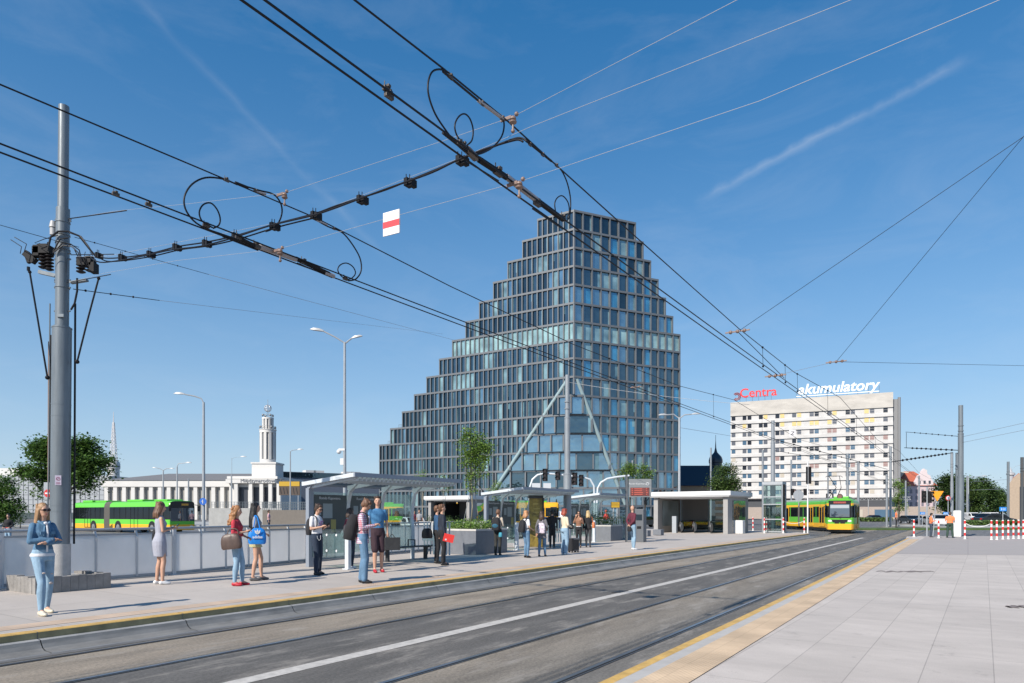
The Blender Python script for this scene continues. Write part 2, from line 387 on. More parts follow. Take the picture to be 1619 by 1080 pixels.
def tactile_mat(name, col):
    m = bpy.data.materials.new(name); m.use_nodes = True; nt = m.node_tree; b = nt.nodes['Principled BSDF']; L = nt.links.new
    u, v, uv, g = uvnode(nt)
    sc = nt.nodes.new('ShaderNodeVectorMath'); sc.operation = 'SCALE'; sc.inputs['Scale'].default_value = 2*math.pi/0.065; L(uv, sc.inputs[0])
    sx = nt.nodes.new('ShaderNodeSeparateXYZ'); L(sc.outputs['Vector'], sx.inputs[0])
    def mn(op, a, bb=None):
        n = nt.nodes.new('ShaderNodeMath'); n.operation = op
        L(a, n.inputs[0])
        if bb is not None:
            if isinstance(bb, float): n.inputs[1].default_value = bb
            else: L(bb, n.inputs[1])
        return n.outputs[0]
    h = mn('MULTIPLY', mn('SINE', sx.outputs['X']), mn('SINE', sx.outputs['Y']))
    h = mn('MAXIMUM', h, 0.0)
    br = nt.nodes.new('ShaderNodeTexBrick'); br.offset = 0.0; br.inputs['Scale'].default_value = 1.0; br.inputs['Brick Width'].default_value = 0.3; br.inputs['Row Height'].default_value = 0.3
    br.inputs['Mortar Size'].default_value = 0.004
    c = Vector(col[:3]); br.inputs['Color1'].default_value = (*(c*0.955), 1); br.inputs['Color2'].default_value = (*(c*1.045), 1); br.inputs['Mortar'].default_value = (*(c*0.78), 1); L(uv, br.inputs['Vector'])
    ns = nt.nodes.new('ShaderNodeTexNoise'); ns.inputs['Scale'].default_value = 1.2; ns.inputs['Detail'].default_value = 8; L(uv, ns.inputs['Vector'])
    r = nt.nodes.new('ShaderNodeMapRange'); r.inputs['From Min'].default_value = 0.3; r.inputs['From Max'].default_value = 0.7; r.inputs['To Min'].default_value = 0.8; r.inputs['To Max'].default_value = 1.2; L(ns.outputs['Fac'], r.inputs['Value'])
    hs = nt.nodes.new('ShaderNodeHueSaturation'); L(br.outputs['Color'], hs.inputs['Color']); L(r.outputs[0], hs.inputs['Value'])
    L(hs.outputs['Color'], b.inputs['Base Color']); b.inputs['Roughness'].default_value = 0.8
    bp = nt.nodes.new('ShaderNodeBump'); bp.inputs['Strength'].default_value = 0.5; bp.inputs['Distance'].default_value = 0.006; L(h, bp.inputs['Height']); L(bp.outputs['Normal'], b.inputs['Normal'])
    return m
def struct(o): o['kind'] = 'structure'; return o
def strip(name, u0, u1, va, vb, z, m, step=None):
    "flat strip between lateral offsets; va, vb may be functions of u"
    fa = va if callable(va) else (lambda u: va); fb = vb if callable(vb) else (lambda u: vb)
    b = MB(); n = max(1, int((u1-u0)/(step or 10)))
    for i in range(n):
        a0 = u0+(u1-u0)*i/n; a1 = u0+(u1-u0)*(i+1)/n
        b.quad(UV(a0, fa(a0), z), UV(a0, fb(a0), z), UV(a1, fb(a1), z), UV(a1, fa(a1), z))
    return struct(b.build(name, m))
# right-hand edge of the road drifts a little
RV = lambda u: -2.80-0.0085*max(0, u-4)
LV = -10.2
M_road = asphalt_mat('track_asphalt', S(110, 110, 112), bands=[
    (-10.2, (0.123, 0.114, 0.103, 1)), (-9.62, (0.123, 0.114, 0.101, 1)), (-9.45, (0.215, 0.181, 0.139, 1)), (-8.6, (0.228, 0.190, 0.146, 1)), (-8.05, (0.215, 0.181, 0.139, 1)),
    (-7.85, (0.095, 0.089, 0.081, 1)), (-6.5, (0.105, 0.096, 0.085, 1)), (-5.25, (0.101, 0.093, 0.083, 1)), (-5.05, (0.202, 0.171, 0.133, 1)),
    (-4.2, (0.172, 0.151, 0.123, 1)), (-3.7, (0.121, 0.110, 0.095, 1)), (-2.8, (0.147, 0.137, 0.121, 1))])
M_ground = asphalt_mat('far_asphalt', (0.105, 0.105, 0.108, 1))
M_pave_l = paving_mat('left_slabs', (0.43, 0.385, 0.345), 2.4, 2.4, off=(0.4, 0.9), streak=0.08)
M_pave_r = paving_mat('right_slabs', (0.47, 0.42, 0.378), 2.4, 0.58, off=(0.7, 0.50), joint=0.006, var=0.05, streak=0.13, rot=-0.016)
M_plain = paving_mat('plain_concrete', (0.36, 0.325, 0.305), 60, 60, streak=0.05)
M_tac = tactile_mat('tactile_tan', (0.55, 0.405, 0.265))
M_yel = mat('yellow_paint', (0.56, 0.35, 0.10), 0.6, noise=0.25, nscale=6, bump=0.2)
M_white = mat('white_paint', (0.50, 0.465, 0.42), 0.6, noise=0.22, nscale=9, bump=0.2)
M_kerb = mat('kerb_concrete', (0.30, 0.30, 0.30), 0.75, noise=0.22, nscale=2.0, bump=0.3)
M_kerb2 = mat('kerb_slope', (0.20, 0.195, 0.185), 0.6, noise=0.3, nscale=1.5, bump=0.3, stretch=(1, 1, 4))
M_steel = mat('rail_steel', (0.26, 0.265, 0.28), 0.3, metal=0.75, noise=0.2)
M_dark = mat('dark_gap', (0.015, 0.015, 0.017), 0.9)
M_conc = mat('light_concrete', (0.36, 0.36, 0.35), 0.8, noise=0.12, nscale=1.5, bump=0.3)

g = MB(); R = 1800
g.quad((-R, -R, -0.02), (R, -R, -0.02), (R, R, -0.02), (-R, R, -0.02)); struct(g.build('ground', M_ground))
strip('road', -40, 140, LV, lambda u: RV(u), 0.0, M_road)
strip('intersection_road', 47.5, 140, lambda u: RV(u)+0.01, 60, -0.004, asphalt_mat('junction_asphalt', (0.12, 0.12, 0.122, 1)))
strip('lane_line', -20, 56.5, -6.58, -6.35, 0.004, M_white)
for i, (va, w_) in enumerate(((-9.50, 1), (-7.98, 1), (-5.15, 1), (-3.64, 1))):
    b = MB()
    n = 30; 
    vv = (lambda u, va=va: va if va < -6 else va-0.004*max(0, u-10))
    for k in range(n):
        u0 = -30+130*k/n; u1 = -30+130*(k+1)/n
        b.mi = 0; b.quad(UV(u0, vv(u0)-0.035, 0.010), UV(u0, vv(u0)+0.020, 0.010), UV(u1, vv(u1)+0.020, 0.010), UV(u1, vv(u1)-0.035, 0.010))
        b.mi = 1; b.quad(UV(u0, vv(u0)+0.021, 0.006), UV(u0, vv(u0)+0.055, 0.006), UV(u1, vv(u1)+0.055, 0.006), UV(u1, vv(u1)+0.021, 0.006))
        b.mi = 0; b.quad(UV(u0, vv(u0)+0.055, 0.009), UV(u0, vv(u0)+0.068, 0.009), UV(u1, vv(u1)+0.068, 0.009), UV(u1, vv(u1)+0.055, 0.009))
        b.mi = 2; b.quad(UV(u0, vv(u0)-0.055, 0.005), UV(u0, vv(u0)-0.036, 0.005), UV(u1, vv(u1)-0.036, 0.005), UV(u1, vv(u1)-0.055, 0.005))
    struct(b.build('tram_rail', [M_steel, M_dark, mat('joint_sealant', (0.06, 0.06, 0.062), 0.6)]))
# left platform slab: kerb edge, rounded far end, back edge past the fence
UE = 58.0
pl = [UV(-40, LV-0.001), UV(UE-1.5, LV-0.001), UV(UE+1, LV-0.5), UV(UE+3.2, LV-2.0), UV(UE+6, LV-5.0), UV(UE+7.5, LV-9.0), UV(UE+7.5, LV-17.0), UV(40, -27.0), UV(22, -18.9), UV(15, -18.2), UV(10, -17.1), UV(-40, -17.1)]
b = MB(); b.prism([(p.x, p.y) for p in pl], -0.02, PZ); struct(b.build('left_platform', M_pave_l))
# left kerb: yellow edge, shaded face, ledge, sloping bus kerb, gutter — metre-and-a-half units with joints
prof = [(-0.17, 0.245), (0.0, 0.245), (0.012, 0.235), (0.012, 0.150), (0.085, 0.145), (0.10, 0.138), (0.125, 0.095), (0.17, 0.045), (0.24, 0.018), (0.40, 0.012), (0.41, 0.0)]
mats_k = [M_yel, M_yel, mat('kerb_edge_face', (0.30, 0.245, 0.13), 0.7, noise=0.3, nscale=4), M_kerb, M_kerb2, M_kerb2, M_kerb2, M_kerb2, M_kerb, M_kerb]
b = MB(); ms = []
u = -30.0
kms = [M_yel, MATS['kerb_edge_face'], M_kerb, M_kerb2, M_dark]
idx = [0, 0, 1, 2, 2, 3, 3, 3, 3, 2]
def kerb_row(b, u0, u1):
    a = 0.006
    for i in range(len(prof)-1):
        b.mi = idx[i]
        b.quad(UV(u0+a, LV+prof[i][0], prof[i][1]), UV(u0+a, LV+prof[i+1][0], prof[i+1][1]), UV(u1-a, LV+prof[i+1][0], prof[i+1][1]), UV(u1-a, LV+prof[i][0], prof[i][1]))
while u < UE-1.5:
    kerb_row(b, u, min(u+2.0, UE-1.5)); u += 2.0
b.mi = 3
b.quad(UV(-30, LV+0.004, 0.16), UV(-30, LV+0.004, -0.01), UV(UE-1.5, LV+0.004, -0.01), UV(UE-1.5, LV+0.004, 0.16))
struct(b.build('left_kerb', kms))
strip('left_gutter', -30, UE, LV+0.41, LV+0.56, 0.004, mat('gutter_dark', (0.14, 0.135, 0.13), 0.5, noise=0.3))
strip('left_tactile_strip', -30, UE-2, LV-0.86, LV-0.45, PZ+0.004, tactile_mat('tactile_pale', (0.50, 0.375, 0.275)))
# right platform
YE = 47.2
edge = [UV(u, RV(u)) for u in (-12, 0, 10, 20, 30, 40, 48)]
b = MB()
poly = [(p.x, p.y) for p in edge if p.y < YE-0.5]+[(26.9, YE-0.7), (28.2, YE), (70, YE+2), (70, -25), (-2, -25)]
b.prism(poly, -0.02, PZ); struct(b.build('right_platform', M_pave_r))
e1 = UV(30.2, RV(30.2)+0.70)
pts = [(e1.x, e1.y), (e1.x+0.5556*21.5, e1.y+0.8315*21.5), (28.3, YE-0.1), (69, YE+1.8), (69, 13.5)]
b = MB(); b.add([(x, y, PZ+0.004) for x, y in pts], [(4, 3, 2, 1, 0)]); struct(b.build('plain_paving', M_plain))
strip('right_yellow_line', -10, 50, lambda u: RV(u)+0.005, lambda u: RV(u)+0.12, PZ+0.004, M_yel)
strip('right_kerb_strip', -10, 50, lambda u: RV(u)+0.122, lambda u: RV(u)+0.275, PZ+0.0045, mat('kerb_top', (0.42, 0.40, 0.375), 0.8, noise=0.1))
strip('right_tactile_strip', -10, 48, lambda u: RV(u)+0.277, lambda u: RV(u)+0.70, PZ+0.0085, M_tac)
def band(name, va, vb, za, zb, m):
    b = MB()
    for i in range(30):
        u0 = -12+62*i/30; u1 = -12+62*(i+1)/30
        b.quad(UV(u0, RV(u0)+va, za), UV(u0, RV(u0)+vb, zb), UV(u1, RV(u1)+vb, zb), UV(u1, RV(u1)+va, za))
    return struct(b.build(name, m))
band('right_kerb', -0.34, -0.02, 0.008, 0.20, mat('right_kerb_stone', (0.24, 0.235, 0.225), 0.6, noise=0.2, stretch=(1, 1, 1)))
# median grass verge and far pavements
M_grass = mat('grass_green', (0.06, 0.10, 0.025), 0.9, noise=0.4, nscale=1.0, bump=0.6, bscale=8)
b = MB(); b.box(38, 110, 74, 80, -0.01, 0.16); struct(b.build('verge', M_grass))
b = MB(); b.box(55, 200, 84, 100, -0.01, 0.14); struct(b.build('far_pavement', M_conc))
b = MB(); b.box(-80, -18, 96, 140, -0.01, 0.14); struct(b.build('hall_forecourt', M_conc))
# left street markings behind the fence
b = MB(); b.quad((-90, 55, -0.012), (10, 55, -0.012), (10, 88, -0.012), (-90, 88, -0.012)); struct(b.build('left_street', asphalt_mat('street_asphalt', (0.13, 0.13, 0.135, 1))))

q = G(980, 935.5, 0.006); b = MB(); b.obox(q+UP*.003, D*.24, N*.10, UP*.003); struct(b.build('drain_cover', mat('drain_iron', (0.03, 0.03, 0.032), 0.5)))
r_st = random.Random(9)
for (x0, x1, y0, w_) in ((1385, 1478, 904, .16), (1590, 1640, 960, .22)):
    b = MB(); n = 18; top = []; bot = []
    for i in range(n+1):
        c = G(x0+(x1-x0)*i/n, y0+r_st.uniform(-1.2, 1.2)); hw_ = w_*math.sin(math.pi*i/n)**.7*r_st.uniform(.25, 1)+.01; top.append(c+Vector((0, hw_, .008))); bot.append(c-Vector((0, hw_, -.008)))
    for i in range(n): b.quad(bot[i], bot[i+1], top[i+1], top[i])
    struct(b.build('pavement_stain', mat('stain_brown', (0.20, 0.165, 0.155), 0.9, noise=0.3, nscale=4)))
# ================================================================ buildings
# --- stepped glass tower
C0 = Vector((13.2, 145.0, 0)); LVEC = Vector((-47.1, 29.0, 0)); RVEC = Vector((25.45, 11.5, 0))
LN = Vector((-29.0, -47.1, 0)).normalized(); RN = Vector((11.5, -25.45, 0)).normalized()
M_frame = mat('gunmetal_frame', (0.140, 0.152, 0.165), 0.45, metal=0.15, noise=0.08, nscale=0.3)
GL = [facade_glass('tower_glass_dark', (0.012, 0.026, 0.038), 0.29, tint=(0.48, 0.61, 0.68)),
      facade_glass('tower_glass_deep', (0.006, 0.013, 0.02), 0.20, tint=(0.42, 0.55, 0.62)),
      facade_glass('tower_glass_blue', (0.03, 0.15, 0.25), 0.34, tint=(0.45, 0.75, 0.95)),
      facade_glass('tower_glass_pale', (0.17, 0.27, 0.28), 0.30, tint=(0.6, 0.75, 0.8)),
      facade_glass('tower_glass_mint', (0.24, 0.37, 0.37), 0.24, tint=(0.7, 0.8, 0.8)),
      facade_glass('tower_glass_sky', (0.05, 0.11, 0.15), 0.46, tint=(0.62, 0.76, 0.86))]
M_inner = facade_glass('tower_blind', (0.13, 0.225, 0.255), 0.22, tint=(.5, .7, .8))
M_core = mat('tower_core', (0.05, 0.055, 0.06), 0.5)
tower = thing('glass_tower', 'tall stepped dark glass office tower with a grid facade rising behind the tram stop', 'building', C0)
H0 = 66.2; SH = 3.92; NR = 17
def TL(t, z=0, off=0.0): return C0+LVEC*t+LN*off+UP*z
def TR(t, z=0, off=0.0): return C0+RVEC*t+RN*off+UP*z
lb = 0.07/3; chl = {10: .07, 11: .14, 12: .215, 13: .29, 14: .36, 15: .43, 16: .43}
rb0 = 0.564/7; rb = (1-.564)/6; chr_ = {10: rb0, 11: 2*rb0, 12: 3*rb0, 13: 4*rb0, 14: 5*rb0, 15: 5*rb0, 16: 5*rb0}
rts = [rb0*i for i in range(8)]+[.564+rb*i for i in range(1, 7)]
wins = []
fl = MB(); fr = MB(); fc = MB(); core = MB(); slabs = MB()
rg = random.Random(3)
cdir = {}
for k in range(NR):
    zt = H0-SH*k; zb = max(H0-SH*(k+1), 0) if k < 16 else 0.0
    if zt <= 0.3: break
    nL = min(7+3*k, 43); tL = min(lb*nL, 1.0); nR = min(7+k, 13)
    t0 = chl.get(k, 0); r0 = chr_.get(k, 0)
    n0 = round(t0/lb)
    lts = [lb*i for i in range(n0, nL+1)]; lts[-1] = tL
    if t0: lts[0] = t0
    rt = [x for x in rts[:nR+1] if x >= r0-1e-4]
    tR = rt[-1]
    # core volume
    ins = 0.62
    a0 = TL(t0, 0, -ins); a1 = TL(tL, 0, -ins); b0 = TR(r0, 0, -ins); b1 = TR(tR, 0, -ins)
    a1 -= LVEC.normalized()*0.25; b1 -= RVEC.normalized()*0.25
    q0 = b1-RN*21; q1 = a1-LN*(21 if k > 5 else 15)
    poly = [a1, a0, b0, b1, q0, q1] if t0 else [a1, C0-(LN+RN)*0.62, b1, q0, q1]
    core.prism([(p.x, p.y) for p in poly], zb+0.2 if k < 15 else 0.0, zt-0.2)
    rim = [TL(tL), TL(t0) if t0 else C0] + ([TR(r0)] if t0 else []) + [TR(tR), TR(tR)-RN*22, TL(tL)-LN*(22 if k > 5 else 16)]
    slabs.prism([(p.x, p.y) for p in rim], zt-0.20, zt+0.20 if k else zt)
    if zb <= 0.01 and k >= 16: zb = 0
    # frames
    for (fn, T, ts, nrm, wd) in ((fl, TL, lts, LN, .23), (fr, TR, rt, RN, .29)):
        for i, t in enumerate(ts):
            d_ = (T(1)-T(0)).normalized()
            c = T(t, (zt+zb)/2, -0.27); 
            if i == 0 and not t0: c += d_*0.12
            if i == len(ts)-1: c -= d_*0.15
            fn.obox(c, d_*(wd/2), nrm*0.27, UP*((zt-zb)/2-0.20))
        fn.obox(T((ts[0]+ts[-1])/2, zt, -0.22), (T(ts[-1])-T(ts[0]))/2, nrm*0.25, UP*0.215)
        for i in range(len(ts)-1):
            p = T(ts[i]); q = T(ts[i+1]); cc = (p+q)/2
            left = T is TL; gd = .30 if left else .36
            x = rg.random()
            if left:
                if k == 6: g_ = 4 if x < .8 else 3
                elif k in (7, 8): g_ = 3 if x < .25 else 0
                elif k in (2,): g_ = 3 if x < .2 else 0
                else: g_ = 0 if x < .55 else (1 if x < .84 else (5 if x < .93 else 3))
            else:
                far = i/len(ts)
                if k in (6,): g_ = 4 if x < .5 else 3
                elif k == 0: g_ = 1
                else: g_ = 0 if x < .50 else (5 if x < .60 else (2 if x < .66+.26*far else (3 if x < .9 else 1)))
            wins.append((p+nrm*-gd+UP*(zb+.1), q+nrm*-gd+UP*(zb+.1), zt-zb-.2, g_, k, nrm))
            # vertical blind strips / inner columns seen inside the bay
    if t0:
        A = TL(t0); B = TR(r0); mid = (A+B)/2 + (LN+RN).normalized()*(0.8+0.35*(k-10))
        nb = {10: 2, 11: 3, 12: 5, 13: 7, 14: 8, 15: 9, 16: 9}[k]
        segs = [(A, mid), (mid, B)]
        LL = [(s[1]-s[0]).length for s in segs]; nn = [max(1, round(nb*l/sum(LL))) for l in LL]
        for (p0, p1), m_ in zip(segs, nn):
            d_ = (p1-p0).normalized(); nrm = Vector((d_.y, -d_.x, 0)); 
            if nrm.y > 0: nrm = -nrm
            fc.obox((p0+p1)/2+UP*zt-nrm*0.2, (p1-p0)/2, nrm*0.27, UP*0.225)
            for i in range(m_+1):
                if i == m_ and p1 is mid: pass
                fc.obox(p0+(p1-p0)*(i/m_)+UP*(zt+zb)/2-nrm*0.27, d_*0.16, nrm*0.26, UP*((zt-zb)/2-0.22))
                if i < m_:
                    p = p0+(p1-p0)*(i/m_); q = p0+(p1-p0)*((i+1)/m_)
                    wins.append((p-nrm*0.42+UP*(zb+.1), q-nrm*0.42+UP*(zb+.1), zt-zb-.2, 5 if rg.random() < .75 else 0, k, nrm))
        slabs.prism([(p.x, p.y) for p in (A-LN*0.02, mid-(LN+RN)*0.02, B-RN*0.02, TR(r0, 0, -3), TL(t0, 0, -3))], zt-0.19, zt+0.19)
        core.prism([(p.x, p.y) for p in (TL(t0, 0, -.5), mid-(LN+RN).normalized()*0.5, TR(r0, 0, -.5))], zb+0.2 if k < 15 else 0, zt-0.21)
fl.build('facade_grid', M_frame, tower); fr.build('facade_grid', M_frame, tower); fc.build('corner_bay_frame', M_frame, tower)
core.build('core', M_core, tower); slabs.build('floor_slab', M_frame, tower)
# pale raking columns behind the corner glazing
M_mint = mat('mint_column', (0.27, 0.36, 0.38), 0.4)
for (T, t1) in ((TL, .43), (TR, 6*rb0)):
    m_ = MB(); m_.cyl(T(.03, H0-SH*9.1, -.36), T(t1, 3.0, -.40), .42, n=12); m_.build('raking_column', M_mint, tower, smooth=True)
wins.sort(key=lambda w_: (-(w_[1]-w_[0]).length*w_[2]/w_[0].length))
rest = MB()
for i, (a, b_, h, g_, k, nrm) in enumerate(wins):
    tgt = MB() if i < 100 else rest
    tgt.mi = g_ if i >= 100 else 0
    d_ = b_-a
    tgt.obox((a+b_)/2+UP*h/2-nrm*0.04, d_/2*0.995, nrm*0.04, UP*h/2)
    x = rg.random()
    if x < .45 and g_ != 4 and k < 15:
        f_ = rg.uniform(.12, .34); c_ = a+d_*(f_/2+.02 if x < .3 else 1-f_/2-.02); h2 = h*(1.0 if rg.random() < .7 else rg.uniform(.4, .8))
        tgt.mi = 6 if i >= 100 else 1; tgt.obox(c_+UP*(h-h2/2)+nrm*0.006, d_*f_/2, nrm*.006, UP*h2/2*.98)
    if i < 100: tgt.build('window', [GL[g_], M_inner], tower)
r_ = rest.build('window_panes', GL+[M_inner], tower); r_['kind'] = 'stuff'
b = MB(); b.obox(C0+RVEC*.28+LVEC*.1-RN*8+UP*(H0+.9), RVEC.normalized()*4, RN*3, UP*.9); b.build('roof_plant_box', mat('roof_steel', (.3, .31, .33), .5), tower)
for (t, k) in ((.965, 12), (.90, 11)):
    m_ = MB()
    for i in range(6):
        p = TL(t-.004*i*2, H0-SH*k, -1.2); m_.cyl(p, p+UP*1.1, .03, n=5)
    m_.seg(TL(t, H0-SH*k+1.1, -1.2), TL(t-.04, H0-SH*k+1.1, -1.2), .06, .06)
    m_.build('terrace_railing', M_frame, tower)

# --- slab hotel
HR = P(1412, HY, 230.0); HR.z = 0; HL = P(1155, HY, 252.0); HL.z = 0
hd = (HL-HR).normalized(); hn = Vector((hd.y, -hd.x, 0)); 
if hn.y > 0: hn = -hn
hlen = (HL-HR).length
M_hwall = mat('hotel_panel', (0.52, 0.51, 0.50), 0.8, noise=0.12, nscale=0.3)
M_hatt = mat('hotel_attic', (0.46, 0.435, 0.40), 0.85, noise=0.2, nscale=0.12, stretch=(1, 1, 3))
hotel = thing('slab_hotel', 'long white slab block with ten rows of small windows and lettering on its roof', 'building', HR)
def HP(s, z, off=0): return HR+hd*s+hn*off+UP*z
HT = 42.7; rowh = 3.04; row0 = 37.2
b = MB(); b.obox(HP(hlen/2, (HT+7.0)/2, -6.5), hd*(hlen/2), hn*6.5, UP*(HT-7.0)/2); b.build('wall', M_hwall, hotel)
b = MB(); b.obox(HP(hlen/2, (HT+row0+.45)/2, .2), hd*(hlen/2), hn*.2, UP*(HT-row0-.45)/2); b.build('attic_band', M_hatt, hotel)
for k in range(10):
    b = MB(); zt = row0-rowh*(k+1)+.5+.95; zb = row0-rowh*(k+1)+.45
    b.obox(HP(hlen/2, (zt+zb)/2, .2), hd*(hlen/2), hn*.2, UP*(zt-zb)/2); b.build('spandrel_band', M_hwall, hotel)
    b = MB(); b.obox(HP(hlen/2, row0-rowh*k+.50, .03), hd*(hlen/2), hn*.06, UP*.13); b.build('shadow_line_strip', mat('strip_blue_grey', (.16, .20, .26), .6), hotel)  # blue-grey strip, its colour deepens the shadow line under each band
WG = [mat('hotel_win_dark', (0.02, 0.024, 0.034), .2), mat('hotel_win_blue', (0.07, 0.13, 0.20), .15), mat('hotel_win_curtain', (0.42, 0.38, 0.32), .6),
      mat('hotel_win_yellow', (0.62, 0.47, 0.20), .6), mat('hotel_win_rose', (0.28, 0.18, 0.17), .5), mat('hotel_win_grey', (0.10, 0.11, 0.135), .3)]
xs0 = [165, 237, 270, 344, 375, 453, 485, 563, 596, 678, 711, 795, 828, 915, 948, 1038, 1075, 1163]
hw = []
for k in range(10):
    for x in xs0:
        px = 1120+x/4.153; a = (px-CX)/F
        # intersect with facade plane
        s_ = ((a*HR.y-HR.x)/(hd.x-a*hd.y))
        hw.append((k, s_))
hw.sort(key=lambda t: t[1]-0.01*t[0])
rest = MB(); rh = random.Random(5)
fmat = mat('window_white_frame', (.6, .58, .55), .5)
for i, (k, s_) in enumerate(hw):
    z0 = row0-rowh*k; r = rh.random()
    if k <= 1: g_ = 3 if r < .45 else (0 if r < .8 else 5)
    elif k <= 4: g_ = 4 if r < .14 else (0 if r < .5 else (1 if r < .78 else 5))
    else: g_ = 1 if r < .35 else (5 if r < .65 else (0 if r < .8 else (2 if r < .94 else 4)))
    if i < 100:
        m_ = MB(); m_.obox(HP(s_, z0-.34, .03), hd*.66, hn*.05, UP*.80); wi = m_.build('window', WG[g_], hotel)
        f_ = MB(); f_.obox(HP(s_, z0-1.19, .06), hd*.72, hn*.07, UP*.05); f_.obox(HP(s_, z0-.30, .085), hd*.64, hn*.008, UP*.025)
        f_.build('frame', fmat, wi)
    else:
        rest.mi = g_; rest.obox(HP(s_, z0-.34, .03), hd*.66, hn*.05, UP*.80)
r_ = rest.build('window_panes', WG, hotel); r_['kind'] = 'stuff'
b = MB(); b.obox(HP(-.9, 23.5, -3.5), hd*.9, hn*2.2, UP*17); b.cyl(HP(-1.9, 0, -1), HP(-1.9, 41, -1), .45, n=10); b.build('stair_shaft', mat('shaft_grey', (.2, .205, .215), .6), hotel)
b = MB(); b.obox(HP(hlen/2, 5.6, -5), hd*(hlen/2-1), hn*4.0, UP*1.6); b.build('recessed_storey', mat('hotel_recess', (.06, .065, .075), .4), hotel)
b = MB(); b.obox(HP(16, 2.0, 5), hd*34, hn*7, UP*2.0); pod = b.build('podium', mat('podium_tan', (.34, .285, .25), .8, noise=.1), hotel)
for s_, w_, m_ in ((3, 3.2, WG[1]), (12, 2.4, WG[2]), (20, 3.0, WG[5]), (30, 3, WG[1])):
    b = MB(); b.obox(HP(s_, 1.9, 12.03), hd*w_, hn*.06, UP*1.2); b.build('shop_window', m_, hotel)
b = MB()
for i in range(26):
    x0 = -4+i*1.2; b.seg(HP(x0, 6.2, 12.2), HP(x0+.6, 7.1, 12.2), .09, .09); b.seg(HP(x0+.6, 7.1, 12.2), HP(x0+1.2, 6.2, 12.2), .09, .09)
b.seg(HP(-4, 6.2, 12.2), HP(27.2, 6.2, 12.2), .13, .13); b.seg(HP(-4, 7.1, 12.2), HP(27.2, 7.1, 12.2), .13, .13)
for x0 in (-3, 8, 20): b.cyl(HP(x0, 0, 12.2), HP(x0, 6.2, 12.2), .12, n=6)
b.build('lattice_canopy', mat('lattice_grey', (.35, .36, .37), .5), hotel)
# rooftop lettering
M_red = mat('sign_red', S(225, 40, 45), .45); M_sw = mat('sign_white', (.80, .82, .84), .4)
sg = thing('rooftop_sign', 'red rooftop lettering with a round emblem at the left end of the slab block roof', 'sign', HP(44, HT))
def sx(px):
    a = (px-CX)/F; return ((a*HR.y-HR.x)/(hd.x-a*hd.y))
sL = sx(1170); sR = sx(1219.5)
Mx = frame_matrix(HP((sL+sR)/2-.9, HT+3.0, .2), -hd, hn)
text('lettering', 'Centra', 4.6, Mx, M_red, sg, extrude=.12, offset=.05, align='CENTER', spacing=.98)
b = MB()
for i in range(6): b.cyl(HP(sL+(sR-sL)*i/5, HT, .1), HP(sL+(sR-sL)*i/5, HT+2.0, .1), .06, n=4)
b.seg(HP(sL, HT+1.5, .1), HP(sR, HT+1.5, .1), .08, .08); b.build('support_frame', M_frame, sg)
b = MB(); cc = sx(1165)
for rr_ in (1.3, .8):
    b.tube([HP(cc+rr_*math.cos(a_), HT+2.1+rr_*math.sin(a_)*1.0, .2) for a_ in [0.7+i*.3 for i in range(17)]], .22, 6)
b.build('emblem', mat('emblem_dark', (.22, .05, .06), .5), sg)
sg2 = thing('rooftop_sign', 'white slanted rooftop lettering underlined by a white bar on the slab block roof', 'sign', HP(15, HT))
sL = sx(1259); sR = sx(1390)
Mx = frame_matrix(HP((sL+sR)/2, HT+2.85, .2), -hd, hn)
text('lettering', 'akumulatory', 5.0, Mx, M_sw, sg2, extrude=.12, offset=.09, shear=.22, spacing=1.0)
b = MB(); b.obox(HP((sL+sR)/2, HT+.65, .2), hd*(sL-sR)/2, hn*.1, UP*.14); b.build('underline_bar', M_sw, sg2)
b = MB()
for i in range(9): b.cyl(HP(sL+(sR-sL)*i/8, HT, .0), HP(sL+(sR-sL)*i/8, HT+2.6, .0), .06, n=4)
b.build('support_frame', M_frame, sg2)

# --- white fair hall with clock-less stepped tower
M_wh = mat('white_plaster', (.60, .585, .56), .75, noise=.05, nscale=.3); M_wroof = mat('grey_roof', (.17, .165, .165), .8, noise=.1)
M_wdark = mat('hall_window', (.30, .29, .27), .4)
YH = 200.0
def W_(px, z, dy=0): return Vector(((px-CX)/F*(YH+dy), YH+dy, z))
def zpx(py, Y=200.0): return CZ-(py-HY)/F*Y
hall = thing('exhibition_hall', 'low white hall with rows of pilasters, grey roof and a columned entrance front', 'building', W_(290, 0, 3))
x0, x1 = W_(164, 0).x, W_(370, 0).x
zt_ = zpx(761)
b = MB(); b.box(x0, x1, YH+.8, YH+40, 0, zt_); b.build('wall', M_wh, hall)
b = MB(); b.box(x0-.5, x1+.1, YH-.4, YH+.79, zt_-1.6, zt_+.2); b.build('cornice', M_wh, hall)
n = 15
for i in range(n):
    xx = x0+.8+(x1-x0-1.6)*i/(n-1); b = MB(); b.box(xx-.55, xx+.55, YH-.2, YH+.79, 0, zt_-1.6); b.build('pilaster', M_wh, hall)
    if i < n-1:
        xn = xx+(x1-x0-1.6)/(n-1)/2; b = MB(); b.box(xn-.95, xn+.95, YH+.70, YH+.78, 1.5, zt_-2.0)
        wi = b.build('window', M_wdark, hall)
b = MB(); zr = zpx(749, 226)-1.0; b.add([(x0-1, YH-.6, zt_+.25), (x1+1, YH-.6, zt_+.25), (x1+1, YH+26, zr+1.0), (x0+6, YH+26, zr+1.0), (x0-1, YH+52, zt_), (x1+1, YH+52, zt_)], [(0, 1, 2, 3), (3, 2, 5, 4), (0, 3, 4)]); b.build('roof', M_wroof, hall)
xa, xb = W_(369, 0).x, W_(443, 0).x
b = MB(); b.box(xa, xb, YH-3, YH+20, 0, zpx(758)); 
b.box(xa-.4, xb+.4, YH-3.6, YH+20.4, zpx(758), zpx(754)); b.build('entrance_block', M_wh, hall)
